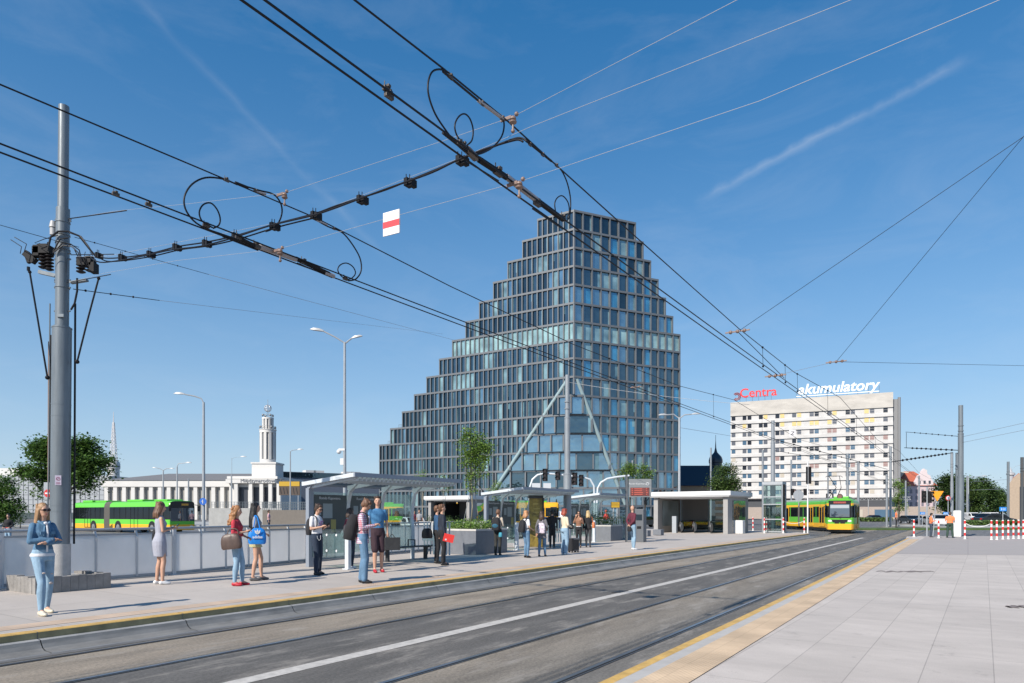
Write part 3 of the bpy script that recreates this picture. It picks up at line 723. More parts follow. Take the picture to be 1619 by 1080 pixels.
for px in (374, 397, 414, 428, 441):
    b = MB(); p = W_(px, 0, -4.2); b.box(p.x-.5, p.x+.5, YH-4.7, YH-3.7, 0, zpx(765)); b.build('column', M_wh, hall)
b = MB(); b.box(xa-.2, xb+.2, YH-5.0, YH-3.02, zpx(765), zpx(759)); b.build('portico_beam', M_wh, hall)
for px, w_ in ((383, 1.6), (404, 1.1), (421, 1.1), (434, 1.0)):
    b = MB(); p = W_(px, 0, -3); b.box(p.x-w_, p.x+w_, YH-3.1, YH-3.01, 1, zpx(771)); b.build('window', mat('hall_window_dark', (.05, .055, .07), .3), hall)
text('lettering', 'Międzynarodowe Targi', 1.5, frame_matrix(W_(419, zpx(761.5), -5.08), (1, 0, 0), (0, -1, 0)), mat('letter_grey', (.12, .13, .15), .5), hall, extrude=.03)
tw = thing('hall_tower', 'slim white stepped tower topped by an openwork metal globe', 'tower', W_(416, 0, 8))
def tcx(px): return W_(px, 0).x
cx_ = (tcx(397)+tcx(434.5))/2; cy_ = YH+4
hb = (tcx(434.5)-tcx(397))/2
b = MB(); b.box(cx_-hb, cx_+hb, cy_-hb, cy_+hb, 0, zpx(733)); b.box(cx_-hb-.25, cx_+hb+.25, cy_-hb-.25, cy_+hb+.25, zpx(733), zpx(730.5)); b.build('base_block', M_wh, tw)
def ribbed(name, z0, z1, r, px_n):
    b = MB(); b.mi = 1; b.lathe((cx_, cy_, 0), [(r*.86, z0), (r*.86, z1)], 20)
    b.mi = 0
    for j in range(10):
        th = 2*math.pi*(j+.5)/10; c = Vector((cx_+r*.88*math.cos(th), cy_+r*.88*math.sin(th), (z0+z1)/2))
        b.obox(c, (math.cos(th)*r*.12, math.sin(th)*r*.12, 0), (-math.sin(th)*r*.15, math.cos(th)*r*.15, 0), (0, 0, (z1-z0)/2))
    return b.build(name, [M_wh, mat('tower_slot', (.22, .22, .22), .6)], tw)
R1 = (tcx(428.7)-tcx(403.6))/2
b = MB(); b.lathe((cx_, cy_, 0), [(R1*.98, zpx(730.5)), (R1*.98, zpx(725))], 20); b.lathe((cx_, cy_, 0), [(R1*1.02, zpx(682)), (R1*1.02, zpx(678)), (R1*1.08, zpx(677.8)), (R1*1.08, zpx(676.8))], 20); b.build('ring', M_wh, tw, smooth=True)
ribbed('shaft', zpx(725), zpx(682), R1, 0)
R2 = (tcx(425.3)-tcx(407.6))/2
ribbed('upper_shaft', zpx(676.8), zpx(660), R2, 0)
b = MB(); b.lathe((cx_, cy_, 0), [(R2*1.03, zpx(660)), (R2*1.03, zpx(657.5))], 20); b.build('upper_ring', M_wh, tw, smooth=True)
b = MB()
for z_, rr_, nn_ in ((zpx(676.8), R1*1.0, 12), (zpx(657.5), R2*.95, 10)):
    for j in range(nn_):
        th = 2*math.pi*j/nn_; p = Vector((cx_+rr_*math.cos(th), cy_+rr_*math.sin(th), z_)); b.cyl(p, p+UP*.9, .05, n=4)
    b.tube([Vector((cx_+rr_*math.cos(a_*.3142), cy_+rr_*math.sin(a_*.3142), z_+.9)) for a_ in range(21)], .05, 4)
    for j in range(4):
        th = 2*math.pi*(j+.5)/4; p = Vector((cx_+rr_*math.cos(th), cy_+rr_*math.sin(th), z_+.7)); b.ell(p, .35, 6, 4)
b.build('gallery_railing', M_frame, tw)
b = MB(); zc = zpx(642.5); gr = 1.05
for j in range(8):
    th = math.pi*j/8
    b.tube([Vector((cx_+gr*math.cos(a_*.314)*math.cos(th), cy_+gr*math.cos(a_*.314)*math.sin(th), zc+gr*math.sin(a_*.314))) for a_ in range(21)], .045, 4)
for zz in (-.6, 0, .6):
    rr_ = math.sqrt(gr*gr-zz*zz); b.tube([Vector((cx_+rr_*math.cos(a_*.314), cy_+rr_*math.sin(a_*.314), zc+zz)) for a_ in range(21)], .045, 4)
b.cyl((cx_, cy_, zpx(657.5)), (cx_, cy_, zc+gr+1.6), .07, n=5); b.build('globe', mat('globe_steel', (.45, .45, .46), .4, metal=.5), tw)

# --- other buildings
def simple_block(name, label, pxa, pxb, Y, ztop, wallm, depth=20, rows=(), cols=0, winm=None, yaw=0.0, cat='building', roof=None, wsize=(.8, 1.1)):
    a = P(pxa, HY, Y); b_ = P(pxb, HY, Y+yaw); a.z = b_.z = 0
    d_ = (b_-a).normalized(); n_ = Vector((d_.y, -d_.x, 0)); n_ = n_ if n_.y < 0 else -n_
    L = (b_-a).length
    o = thing(name, label, cat, (a+b_)/2)
    m_ = MB(); m_.obox((a+b_)/2-n_*depth/2+UP*ztop/2, d_*L/2, n_*depth/2, UP*ztop/2); m_.build('wall', wallm, o)
    cnt = 0
    for z_ in rows:
        for i in range(cols):
            c = a+d_*(L*(i+.5)/cols)+UP*z_
            w_ = MB(); w_.obox(c+n_*.01, d_*wsize[0]/2, n_*.06, UP*wsize[1]/2); w_.build('window', winm, o)
    if roof:
        r_ = MB(); zt = ztop; e = .5
        p = [a-d_*e+n_*e+UP*zt, b_+d_*e+n_*e+UP*zt, b_+d_*e-n_*(depth+e)+UP*zt, a-d_*e-n_*(depth+e)+UP*zt]
        q = [a+d_*roof[2]-n_*depth/2+UP*(zt+roof[0]), b_-d_*roof[2]-n_*depth/2+UP*(zt+roof[0])]
        r_.add(p+q, [(0, 1, 5, 4), (2, 3, 4, 5), (1, 2, 5), (3, 0, 4), (3, 2, 1, 0)]); r_.build('roof', roof[1], o)
    return o, a, b_, d_, n_
M_wd = mat('old_window', (.06, .07, .09), .25); M_tile = mat('red_tiles', (.42, .11, .06), .8, noise=.15, nscale=1.0)
# modern grey building behind hall
o, a, b_, d_, n_ = simple_block('modern_hall', 'dark grey flat-roofed modern hall behind the white stepped tower', 434, 612, 245, zpx(745, 245), mat('slate_panel', (.12, .14, .18), .5), 40, yaw=25)
m_ = MB(); m_.obox((a+b_)/2+n_*.1+UP*(zpx(751.5, 252)), (b_-a)/2, n_*.15, UP*.9); m_.build('glass_strip', GL[1], o)
m_ = MB()
for t in (.35, .42, .7, .76): m_.obox(a+(b_-a)*t-n_*8+UP*(zpx(745, 245)+.6), d_*2, n_*2, UP*.6)
m_.build('roof_plant_box', M_wh, o)
# glass-faced convention building, far left
o, a, b_, d_, n_ = simple_block('convention_building', 'pale grey glass-panelled building behind the big leafy tree', -420, 172, 225, zpx(752, 225), mat('pale_panel', (.36, .38, .40), .4, noise=.05), 30)
m_ = MB()
for i in range(80): p = a+(b_-a)*(i/79); m_.obox(p+n_*.05+UP*7, d_*.06, n_*.06, UP*6.8)
for z_ in (3.2, 4.8, 6.4, 8.0, 9.6, 11.2, 12.8): m_.obox((a+b_)/2+n_*.04+UP*z_, (b_-a)/2, n_*.05, UP*.045)
m_.build('glazing_bars', mat('bar_grey', (.2, .21, .23), .5), o)
m_ = MB(); p = P(20, HY, 227); m_.box(p.x-9, p.x+6, 228, 240, 9, zpx(740, 227)); m_.build('stair_head', M_wh, o)
m_ = MB(); m_.obox((a+b_)/2+n_*.12+UP*1.1, (b_-a)/2, n_*.05, UP*1.0); m_.build('ground_floor_glazing', mat('gf_dark', (.07, .09, .10), .3), o)
# lattice mast on its drum tower
Ym = 420.0
mast = thing('radio_mast', 'white lattice radio mast standing on a round white tower far behind the bus', 'tower', P(179.5, HY, Ym))
b = MB(); c = P(179.5, HY, Ym); c.z = 0; rb_ = 9.5/F*Ym
b.lathe(c, [(rb_*.9, 0), (rb_*.9, zpx(742, Ym)), (rb_, zpx(741, Ym)), (rb_, zpx(733, Ym)), (rb_*.8, zpx(729.5, Ym)), (.1, zpx(728, Ym))], 20); b.build('drum', M_wh, mast, smooth=True)
b = MB(); b.lathe(c, [(rb_*1.01, zpx(739, Ym)), (rb_*1.01, zpx(736.5, Ym))], 20); b.build('window_band', M_wd, mast, smooth=True)
b = MB(); z0 = zpx(729, Ym); z1 = zpx(668, Ym); r0 = 5.6/F*Ym; r1 = 1.3/F*Ym
lv = 11
for j in range(4):
    th = math.pi/4+math.pi/2*j; th2 = th+math.pi/2
    e0 = c+Vector((math.cos(th)*r0, math.sin(th)*r0, z0)); e1 = c+Vector((math.cos(th)*r1, math.sin(th)*r1, z1))
    f0 = c+Vector((math.cos(th2)*r0, math.sin(th2)*r0, z0)); f1 = c+Vector((math.cos(th2)*r1, math.sin(th2)*r1, z1))
    b.cyl(e0, e1, .16, n=4)
    for i in range(lv):
        a0 = e0.lerp(e1, i/lv); a1 = e0.lerp(e1, (i+1)/lv); q0 = f0.lerp(f1, i/lv); q1 = f0.lerp(f1, (i+1)/lv)
        b.cyl(a0, q1, .09, n=4); b.cyl(q0, a1, .09, n=4); b.cyl(a1, q1, .09, n=4)
b.cyl(c+UP*z1, c+UP*zpx(651, Ym), .3, .12, n=6); b.build('lattice', mat('mast_white', (.62, .6, .6), .6), mast)
# dark-domed academy building between tower and hotel
Yd = 190.0
o, a, b_, d_, n_ = simple_block('domed_building', 'sandstone building with a steep dark roof and an onion dome spire', 1068, 1152, Yd, zpx(768, Yd), mat('sandstone', (.38, .25, .16), .85, noise=.12), 20, rows=(4.2,), cols=9, winm=M_wd, wsize=(.9, 2.4))
m_ = MB(); zt = zpx(768, Yd); zz = zpx(735, Yd)
m_.add([(a.x-.6, Yd-.6, zt), (b_.x+.6, Yd-.6, zt), (b_.x-1.5, Yd+3, zz), (a.x+1, Yd+3, zz), (a.x+1, Yd+17, zz), (b_.x-1.5, Yd+17, zz), (a.x-.6, Yd+20.6, zt), (b_.x+.6, Yd+20.6, zt)],
       [(0, 1, 2, 3), (3, 2, 5, 4), (6, 4, 5, 7), (1, 7, 5, 2), (0, 3, 4, 6)]); m_.build('roof', mat('dark_slate', (.018, .03, .048), .35, noise=.2), o)
cp = P(1131.5, HY, Yd+4); cp.z = 0; s_ = Yd/F
m_ = MB(); m_.lathe(cp, [(10*s_, zpx(745, Yd)), (10*s_, zpx(731, Yd)), (10.8*s_, zpx(730, Yd)), (11*s_, zpx(726, Yd)), (9.5*s_, zpx(721, Yd)), (6*s_, zpx(717, Yd)), (2.5*s_, zpx(713, Yd)), (1.0*s_, zpx(706, Yd)), (.35*s_, zpx(694, Yd)), (.05, zpx(685, Yd))], 16)
m_.build('dome', MATS['dark_slate'], o, smooth=True)
# pink gabled town house
Yp = 260.0
M_pink = mat('pink_plaster', (.58, .46, .47), .8, noise=.06)
o, a, b_, d_, n_ = simple_block('pink_house', 'pink town house with a curved white gable and red tiled roof', 1436, 1481, Yp, zpx(768, Yp), M_pink, 18, rows=[zpx(y, Yp) for y in (777, 787, 797, 806)], cols=5, winm=mat('pink_window', (.20, .18, .21), .3), wsize=(.85, 1.5), roof=(6.0, M_tile, 3.5))
m_ = MB(); gx = lambda px: (px-CX)/F*Yp
prof_ = [(1447, 768), (1447, 762), (1450, 757), (1452, 752), (1456, 750), (1458, 745), (1461, 741), (1464, 745), (1466, 750), (1470, 752), (1472, 757), (1475, 762), (1475, 768)]
m_.loft([[Vector((gx(p_[0]), Yp-.3, zpx(p_[1], Yp))) for p_ in prof_], [Vector((gx(p_[0]), Yp+1.2, zpx(p_[1], Yp))) for p_ in prof_]]); gb = m_.build('gable', mat('gable_pink', (.66, .56, .56), .8), o)
for px in (1453, 1461, 1469):
    m_ = MB(); m_.box(gx(px)-.4, gx(px)+.4, Yp-.38, Yp-.29, zpx(765, Yp), zpx(760, Yp)); m_.build('window', M_wd, gb)
m_ = MB(); m_.box(gx(1479)-.5, gx(1479)+.5, Yp+6, Yp+8, 10, zpx(741, Yp)); m_.build('chimney', M_wh, o)
simple_block('cream_house', 'cream town house squeezed between slab block and pink house', 1413, 1436.5, 268, zpx(746, 268), mat('cream_plaster', (.56, .52, .42), .8), 18, rows=[zpx(y, 268) for y in (757, 768, 779, 790, 801)], cols=3, winm=mat('cream_window', (.25, .24, .22), .4), wsize=(.8, 1.4))
# tan arched hall cut by the right edge
Yt = 120.0
o = thing('arched_hall', 'tan plastered building with an arched gable at the right edge', 'building', P(1625, HY, Yt))
gx = lambda px: (px-CX)/F*Yt
pr = [(1592, 826), (1592, 775), (1595, 766), (1601, 757), (1609, 750), (1620, 745), (1640, 742), (1665, 748), (1680, 765), (1680, 826)]
m_ = MB(); m_.loft([[Vector((gx(p_[0]), Yt, zpx(min(p_[1], 828), Yt))) for p_ in pr], [Vector((gx(p_[0])+22, Yt+25, zpx(min(p_[1], 828), Yt))) for p_ in pr]]); m_.build('wall', mat('tan_plaster', (.44, .34, .25), .85, noise=.08), o)
m_ = MB(); m_.box(gx(1612), gx(1634), Yt-.1, Yt-.01, .6, 6.5); m_.build('window', M_wd, o)
m_ = MB(); m_.loft([[Vector((gx(a_)+dx, Yt+dy, zpx(b2, Yt))) for a_, b2 in ((1590.5, 774), (1594, 763.5), (1600, 754.5), (1608, 747.5), (1609.5, 749), (1601.5, 756.5), (1595.5, 765.5), (1592, 775))] for dx, dy in ((1, 1), (22, 25))]); m_.build('roof', M_tile, o)
cc = Vector((gx(1598)*1.1167, Yt+14, 0)); m_ = MB(); m_.lathe(cc, [(.5, 4), (.5, zpx(752, 134)), (.75, zpx(751, 134)), (.7, zpx(748, 134)), (.25, zpx(746, 134)), (.12, zpx(743, 134)), (.02, zpx(738, 134))], 12); m_.build('turret', mat('turret_grey', (.35, .36, .38), .5), o, smooth=True)
# ================================================================ fence, shelters, poles, planters, signs
M_galv = mat('galvanised', (.36, .38, .40), .45, metal=.3, noise=.08, nscale=3)
M_pole = mat('pole_blue_grey', (.16, .185, .205), .38, metal=.2, noise=.22, nscale=5, stretch=(1, 1, .12), bump=.1)
M_polel = mat('pole_light_grey', (.27, .29, .31), .4, metal=.3, noise=.08)
M_frost = mat('frosted_panel', (.80, .78, .76), .22, noise=.22, nscale=1.6, spec=.6, stretch=(1, 1, .5))
_m = M_frost; _n = _m.node_tree; _t = _n.nodes.new('ShaderNodeBsdfTranslucent'); _t.inputs['Color'].default_value = (.97, .95, .93, 1)
_x = _n.nodes.new('ShaderNodeMixShader'); _x.inputs['Fac'].default_value = .72
_n.links.new(_n.nodes['Principled BSDF'].outputs[0], _x.inputs[1]); _n.links.new(_t.outputs[0], _x.inputs[2]); _n.links.new(_x.outputs[0], _n.nodes['Material Output'].inputs['Surface'])
M_black = mat('matt_black', (.012, .012, .014), .6, spec=.2)
M_rub = mat('cable_black', (.010, .010, .013), .45, spec=.25)
M_shelt = mat('shelter_paint', (.56, .60, .63), .4, metal=.1, noise=.05)
M_sheltd = mat('shelter_blue_grey', (.25, .28, .33), .4, metal=.1)
M_bench = mat('bench_dark', (.03, .033, .038), .5)
G_clear = glass('clear_glass', (.80, .90, .88), .07)
G_dark = glass('tinted_glass', (.34, .42, .43), .10)
M_wpaint = mat('white_metal', (.66, .67, .68), .45)
M_stop = mat('sign_red_b', (.55, .03, .03), .4)

# --- glazed fence along the back of the platform
fpx = [(-170, 948), (0, 930.5), (274, 909), (484, 888), (680, 870.5)]
fp = [G(*p) for p in fpx]; fp.insert(0, fp[0]-D*14)
fence = thing('panel_fence', 'low fence of frosted grey panels with a steel handrail behind the waiting people', 'fence', fp[3])
def along(pts, step):
    out = []
    for i in range(len(pts)-1):
        L = (pts[i+1]-pts[i]).length; n = max(1, round(L/step))
        for k in range(n): out.append((pts[i].lerp(pts[i+1], k/n), pts[i].lerp(pts[i+1], (k+1)/n), k == 0))
    return out
rail = []; M_postl = mat('post_light', (.55, .56, .57), .4, metal=.1)
for a, b_, first in along(fp, .88):
    d_ = (b_-a).normalized(); n_ = Vector((d_.y, -d_.x, 0))
    m_ = MB(); m_.obox((a+b_)/2+UP*.56, (b_-a)/2*.97, n_*.012, UP*.50); m_.build('panel', M_frost, fence)
    m_ = MB(); w_ = .05 if first else .022
    if first: m_.obox(a+UP*.58, d_*.05, n_*.05, UP*.58); m_.obox(a+UP*.012, d_*.11, n_*.11, UP*.012)
    m_.seg(a+n_*.035+UP*.04, a+n_*.035+UP*.98, .035, .05); m_.seg(a+n_*.035+UP*.98, a-n_*.02+UP*1.15, .035, .05)
    m_.build('post', M_postl, fence)
    rail.append((a, b_))
for nm, z_, w_, h_ in (('handrail', 1.19, 0, 0), ('top_rail', 1.07, .04, .04), ('base_rail', .05, .06, .08)):
    m_ = MB()
    if not w_: m_.tube([a+UP*z_ for a, b_ in rail]+[rail[-1][1]+UP*z_], .032, 8)
    else:
        for a, b_ in rail: m_.seg(a+UP*z_, b_+UP*z_, w_, h_)
    m_.build(nm, M_galv, fence, smooth=True)
# low barred fence at the far shelter
fb = thing('bar_fence', 'short grey barred fence beside the farthest shelter', 'fence', G(975, 850))
a = G(938, 851.5); b_ = G(1000, 847)
m_ = MB(); n = 26
for i in range(n+1):
    p = a.lerp(b_, i/n); m_.seg(p, p+UP*1.1, .03 if i % 6 else .07, .05)
m_.seg(a+UP*1.12, b_+UP*1.12, .06, .05); m_.seg(a+UP*.08, b_+UP*.08, .05, .05); m_.build('bars', M_galv, fb)

# --- shelters (local frame: x along the platform, y towards the track)
def make_shelter(L, label, W=1.9, name='RONDO'):
    o = thing('tram_shelter', label, 'shelter', group='shelters along the left platform')
    zb, zf = 2.40, 2.60
    n = max(2, int(round(L/1.3)))
    for i in range(n+1):
        x = L*i/n; end = i == 0
        m_ = MB()
        prof_ = [(0.0, 0), (0.0, 1.0), (-.05, 1.45), (.0, 1.9), (.10, 2.25), (.45, 2.5)] if not end else [(0, 0), (0, 2.3), (.15, 2.45)]
        wd = .07 if not end else .14
        for k in range(len(prof_)-1): m_.seg((x, prof_[k][0], prof_[k][1]), (x, prof_[k+1][0], prof_[k+1][1]), wd, .14 if not end else .18, up=(1, 0, 0))
        m_.build('post', M_sheltd if end else M_shelt, o, local=True, bevel=.006)
        m_ = MB(); m_.add([(x-.03, 0, zb-.12), (x-.03, W, zf-.08), (x-.03, W, zf), (x-.03, 0, zb+.02), (x+.03, 0, zb-.12), (x+.03, W, zf-.08), (x+.03, W, zf), (x+.03, 0, zb+.02)],
            [(0, 1, 2, 3), (7, 6, 5, 4), (0, 4, 5, 1), (1, 5, 6, 2), (2, 6, 7, 3), (3, 7, 4, 0)]); m_.build('roof_beam', M_shelt, o, local=True)
    # roof: glass sheet over slats, solid fascias
    m_ = MB(); m_.add([(-.1, -.15, zb+.04), (L+.12, -.15, zb+.04), (L+.12, W+.1, zf+.05), (-.1, W+.1, zf+.05), (-.1, -.15, zb+.055), (L+.12, -.15, zb+.055), (L+.12, W+.1, zf+.065), (-.1, W+.1, zf+.065)],
        [(3, 2, 1, 0), (4, 5, 6, 7)]); m_.build('roof_glass', glass('roof_glass', (.74, .84, .83), .10), o, local=True)
    m_ = MB()
    ns = int(L/.17)
    for i in range(ns):
        x = L*(i+.5)/ns
        m_.add([(x-.03, 1.15, zb+.02), (x+.03, 1.15, zb+.02), (x+.03, W, zf-.13), (x-.03, W, zf-.13), (x-.03, 1.15, zb+.14), (x+.03, 1.15, zb+.14), (x+.035, W, zf+.02), (x-.035, W, zf+.02)],
            [(3, 2, 1, 0), (4, 5, 6, 7), (0, 1, 5, 4), (2, 3, 7, 6), (1, 2, 6, 5), (3, 0, 4, 7)])
    m_.build('roof_slats', M_shelt, o, local=True)
    m_ = MB(); m_.seg((-.12, -.15, zb+.02), (-.12, W+.12, zf+.03), .09, .11); m_.build('end_fascia', M_shelt, o, local=True)
    m_ = MB(); m_.box(-.17, L+.15, W+.10, W+.16, zf-.03, zf+.09); m_.box(-.1, L+.12, -.22, -.15, zb-.03, zb+.1); m_.build('front_fascia', M_sheltd, o, local=True)
    # glass back wall with dark timetable boards
    for i in range(n):
        x0 = L*i/n+.06; x1 = L*(i+1)/n-.06
        m_ = MB(); m_.box(x0, x1, -.03, -.015, .35, 2.2); m_.build('back_pane', G_clear, o, local=True)
        if i < 2:
            m_ = MB(); m_.box(x0+.02, x1-.02, -.012, .02, .95, 2.12); bd = m_.build('notice_board', mat('board_slate', (.055, .068, .07), .35), o, local=True)
            bp_ = MB(); bp_.mi = 0; bp_.box(x0+.15, x0+.34, .021, .024, 1.5, 1.8); bp_.box(x0+.42, x0+.78, .021, .024, 1.42, 1.86)
            bp_.mi = 1; bp_.box(x0+.72, x0+.92, .0205, .0225, 1.0, 1.38); bp_.build('notice', [mat('paper_pale', (.28, .32, .33), .6), mat('paper_ochre', (.35, .30, .10), .6)], bd, local=True)
            t_ = text('stop_name', 'Rondo Kaponiera', .115, Matrix.Translation((0, 0, 0)), M_wpaint, bd, extrude=.002)
            t_.data.transform(frame_matrix(((x0+x1)/2, -.026, 2.02), (1, 0, 0), (0, -1, 0))); t_.data['mirrored'] = 1
    # near end wind screen with dotted glass
    m_ = MB(); m_.box(-.012, .0, .12, W-.35, .3, 1.12); m_.build('screen_pane', G_clear, o, local=True)
    m_ = MB(); m_.box(-.06, .05, W-.36, W-.22, 0, 1.18); m_.box(-.12, .12, W-.4, W-.18, 0, .03); m_.build('screen_post', M_shelt, o, local=True, bevel=.005)
    m_ = MB()
    for y in (.35, .75, 1.15):
        for z in (.5, .95): m_.cyl((-.022, y, z), (-.013, y, z), .035, n=12)
    m_.build('warning_dots', M_wpaint, o, local=True)
    # far end barred screen
    m_ = MB()
    for i in range(9): m_.box(L+.28, L+.30, .25+.14*i, .31+.14*i, .15, 1.25)
    m_.box(L+.27, L+.31, .2, 1.5, .62, .70); m_.build('end_screen', M_shelt, o, local=True)
    return o
def ploc(u, v, z=PZ): p = UV(u, v, z); return (p.x, p.y, p.z)
AX = math.atan2(D.y, D.x)
def place(o, u, v, rot=0.0):
    o.location = ploc(u, v); o.rotation_euler = (0, 0, AX+rot)
    WM[o.name] = Matrix.Translation(Vector(ploc(u, v))) @ Matrix.Rotation(AX+rot, 4, 'Z')
# y points away from the track in a right-handed frame, so mirror the shelter across x
def mirror_children(o):
    for c in [c for c in bpy.data.objects if c.parent == o or (c.parent and c.parent.parent == o)]:
        if 'mirrored' in c.data.keys(): continue
        c.data.transform(Matrix.Scale(-1, 4, (0, 1, 0))); c.data.flip_normals(); c.data['mirrored'] = 1
shelters = []
for L, u, v, lb_ in ((4.45, 13.3, -16.0, 'nearest tram shelter, grey and white steel with toothed roof slats and timetable boards'),
                    (4.6, 24.3, -17.6, 'middle tram shelter of pale steel behind the planter with a young tree'),
                    (3.8, 33.5, -18.6, 'farthest tram shelter of pale steel, behind the blonde woman')):
    o = make_shelter(L, lb_); place(o, u, v); mirror_children(o); shelters.append(o)
# benches
def make_bench(L, lb_, u, v):
    o = thing('bench', lb_, 'bench'); 
    for k in range(3):
        m_ = MB(); m_.box(0, L, -.2+k*.14, -.08+k*.14, .43, .47); m_.build('seat_plank', M_bench, o, local=True, bevel=.006)
    for x in (.45, L-.6):
        m_ = MB(); m_.box(x-.04, x+.04, -.06, .06, 0, .43); m_.box(x-.04, x+.04, -.2, .2, .40, .425); m_.build('leg', M_bench, o, local=True)
    for x in (L*.55, L*.95):
        m_ = MB(); m_.seg((x, -.15, .47), (x, -.15, .68), .03, .03); m_.seg((x, .15, .47), (x, .15, .68), .03, .03); m_.seg((x, -.16, .68), (x, .16, .68), .03, .03); m_.build('armrest', M_bench, o, local=True)
    place(o, u, v)
    return o
make_bench(2.9, 'dark slatted bench inside the nearest shelter', 15.6, -15.55)
make_bench(2.3, 'dark slatted bench inside the middle shelter', 25.6, -17.2)
make_bench(1.8, 'dark slatted bench beside the farthest shelter', 35.6, -18.1)
# gold poster column standing in the middle shelter
o = thing('poster_panel', 'tall narrow gold poster panel in the middle shelter', 'poster', G(847, 864))
p = G(847, 865.5); m_ = MB(); m_.obox(p+UP*1.15, Vector((.30, .05, 0)), Vector((-.01, .05, 0)), UP*1.12); m_.build('poster', mat('poster_gold', (.20, .145, .03), .4, noise=.5, nscale=7, stretch=(1, 1, .5)), o)
m_ = MB(); m_.obox(p+UP*2.33, Vector((.33, .05, 0)), Vector((-.02, .09, 0)), UP*.07); m_.obox(p+UP*1.15+Vector((.34, .05, 0)), Vector((.035, .005, 0)), Vector((-.01, .08, 0)), UP*1.13); m_.build('frame', M_bench, o)
m_ = MB()
for i in range(9):
    z = .5+i*.16; m_.obox(p+UP*z-Vector((0, .06, 0)), Vector((.10+.05*(i % 3), .01, 0)), Vector((0, .004, 0)), UP*.012)
m_.obox(p+UP*2.0-Vector((0, .06, 0)), Vector((.12, .01, 0)), Vector((0, .004, 0)), UP*.02); m_.build('print_lines', mat('gold_light', (.38, .30, .10), .5), o)

# --- planters
M_gran = mat('granite_grey', (.145, .155, .175), .55, noise=.10, nscale=6, bump=.1); M_rim = mat('planter_rim', (.50, .48, .45), .7, noise=.08)
M_soil = mat('soil', (.03, .022, .015), .95)
def planter(lb_, u, v, L, W, H, side=None):
    "u,v = near track-side corner; L along u; W away from track"
    o = thing('planter', lb_, 'planter', ploc(u, v))
    side = side or M_gran
    def bx(u0, u1, v0, v1, z0, z1, nm, m, **k):
        m_ = MB(); m_.obox(UV((u0+u1)/2, (v0+v1)/2, PZ+(z0+z1)/2), D*(u1-u0)/2, N*(v1-v0)/2, UP*(z1-z0)/2); return m_.build(nm, m, o, **k)
    bx(u, u+L, v-W, v, 0, H-.07, 'box', side, bevel=.008)
    for a_ in ((u-.01, u+L+.01, v-.09, v+.01), (u-.01, u+L+.01, v-W-.01, v-W+.09), (u-.01, u+.09, v-W+.091, v-.091), (u+L-.09, u+L+.01, v-W+.091, v-.091)): bx(*a_, H-.069, H, 'rim', M_rim)
    bx(u+.1, u+L-.1, v-W+.1, v-.1, H-.068, H-.03, 'soil', M_soil)
    return o
def tuft(name, lb_, cat, u, v, L, W, z, n, h, col, group=None, size=.07, seed=1):
    r = random.Random(seed); m_ = MB()
    for i in range(n):
        p = UV(u+r.random()*L, v-r.random()*W, z); tip = p+Vector((r.uniform(-.12, .12), r.uniform(-.12, .12), h*(.4+.7*r.random())))
        k = r.randint(3, 5)
        for j in range(k):
            q = p.lerp(tip, (j+1)/k); a_ = Vector((r.uniform(-1, 1), r.uniform(-1, 1), r.uniform(-.2, .8))).normalized()*size*r.uniform(.6, 1.3); b2 = a_.cross(Vector((r.uniform(-1, 1), r.uniform(-1, 1), .4))).normalized()*size*.45
            m_.mi = r.choice((0, 0, 1, 2)); m_.add([q, q+a_*.5+b2, q+a_, q+a_*.5-b2], [(0, 1, 2, 3)])
    o = m_.build(name, col); centre(o); tag(o, lb_, cat, group)
    return o
def leafmats(pre, c):
    out = []
    for i, f_ in enumerate((1.0, .62, 1.35)):
        m = mat(f'{pre}_leaf_{i}', tuple(x*f_ for x in c), .55, noise=.25, nscale=5)
        nt_ = m.node_tree; b_ = nt_.nodes['Principled BSDF']; o_ = nt_.nodes['Material Output']
        if not any(n.type == 'BSDF_TRANSLUCENT' for n in nt_.nodes):
            t_ = nt_.nodes.new('ShaderNodeBsdfTranslucent'); t_.inputs['Color'].default_value = (*[min(1, x*f_*1.6) for x in c], 1)
            mx_ = nt_.nodes.new('ShaderNodeMixShader'); mx_.inputs['Fac'].default_value = .3
            nt_.links.new(b_.outputs[0], mx_.inputs[1]); nt_.links.new(t_.outputs[0], mx_.inputs[2]); nt_.links.new(mx_.outputs[0], o_.inputs['Surface'])
        out.append(m)
    return out
LM_fresh = leafmats('fresh', (.15, .24, .05)); LM_dark = leafmats('dark', (.045, .085, .02)); LM_mid = leafmats('mid', (.085, .14, .035))
planter('large grey granite planter with a pale rim and a young tree, after the nearest shelter', 20.6, -15.4, 2.1, 2.0, .97)
tuft('shrubs', 'bright green shrubs filling the large grey planter', 'shrub', 20.8, -15.6, 1.7, 1.6, PZ+.92, 420, .36, LM_fresh, seed=4)
planter('pale planter with light sides between the farthest shelter and the pavilion', 38.0, -16.7, 1.5, 1.5, .9, mat('planter_pale', (.42, .42, .41), .7, noise=.15))
tuft('shrubs', 'green shrubs in the pale planter by the pavilion', 'shrub', 38.1, -16.8, 1.3, 1.3, PZ+.86, 160, .5, LM_mid, seed=5)
planter('grey planter under the departures display', 35.2, -16.8, 1.6, 1.6, .9)
tuft('shrubs', 'pale green bushy plants in the planter under the departures display', 'shrub', 35.3, -16.9, 1.4, 1.4, PZ+.86, 220, .75, LM_mid, seed=6)
# stone seats
for px, py, lb_ in ((1020, 848, 'low dark stone seat just before the pale planter'), (1041, 846.5, 'low dark stone seat between pale planter and pavilion')):
    p = G(px, py); m_ = MB(); m_.obox(p+UP*.22, D*.3, N*.3, UP*.20); o = m_.build('stone_seat', M_gran, bevel=.02); centre(o); tag(o, lb_, 'seat')
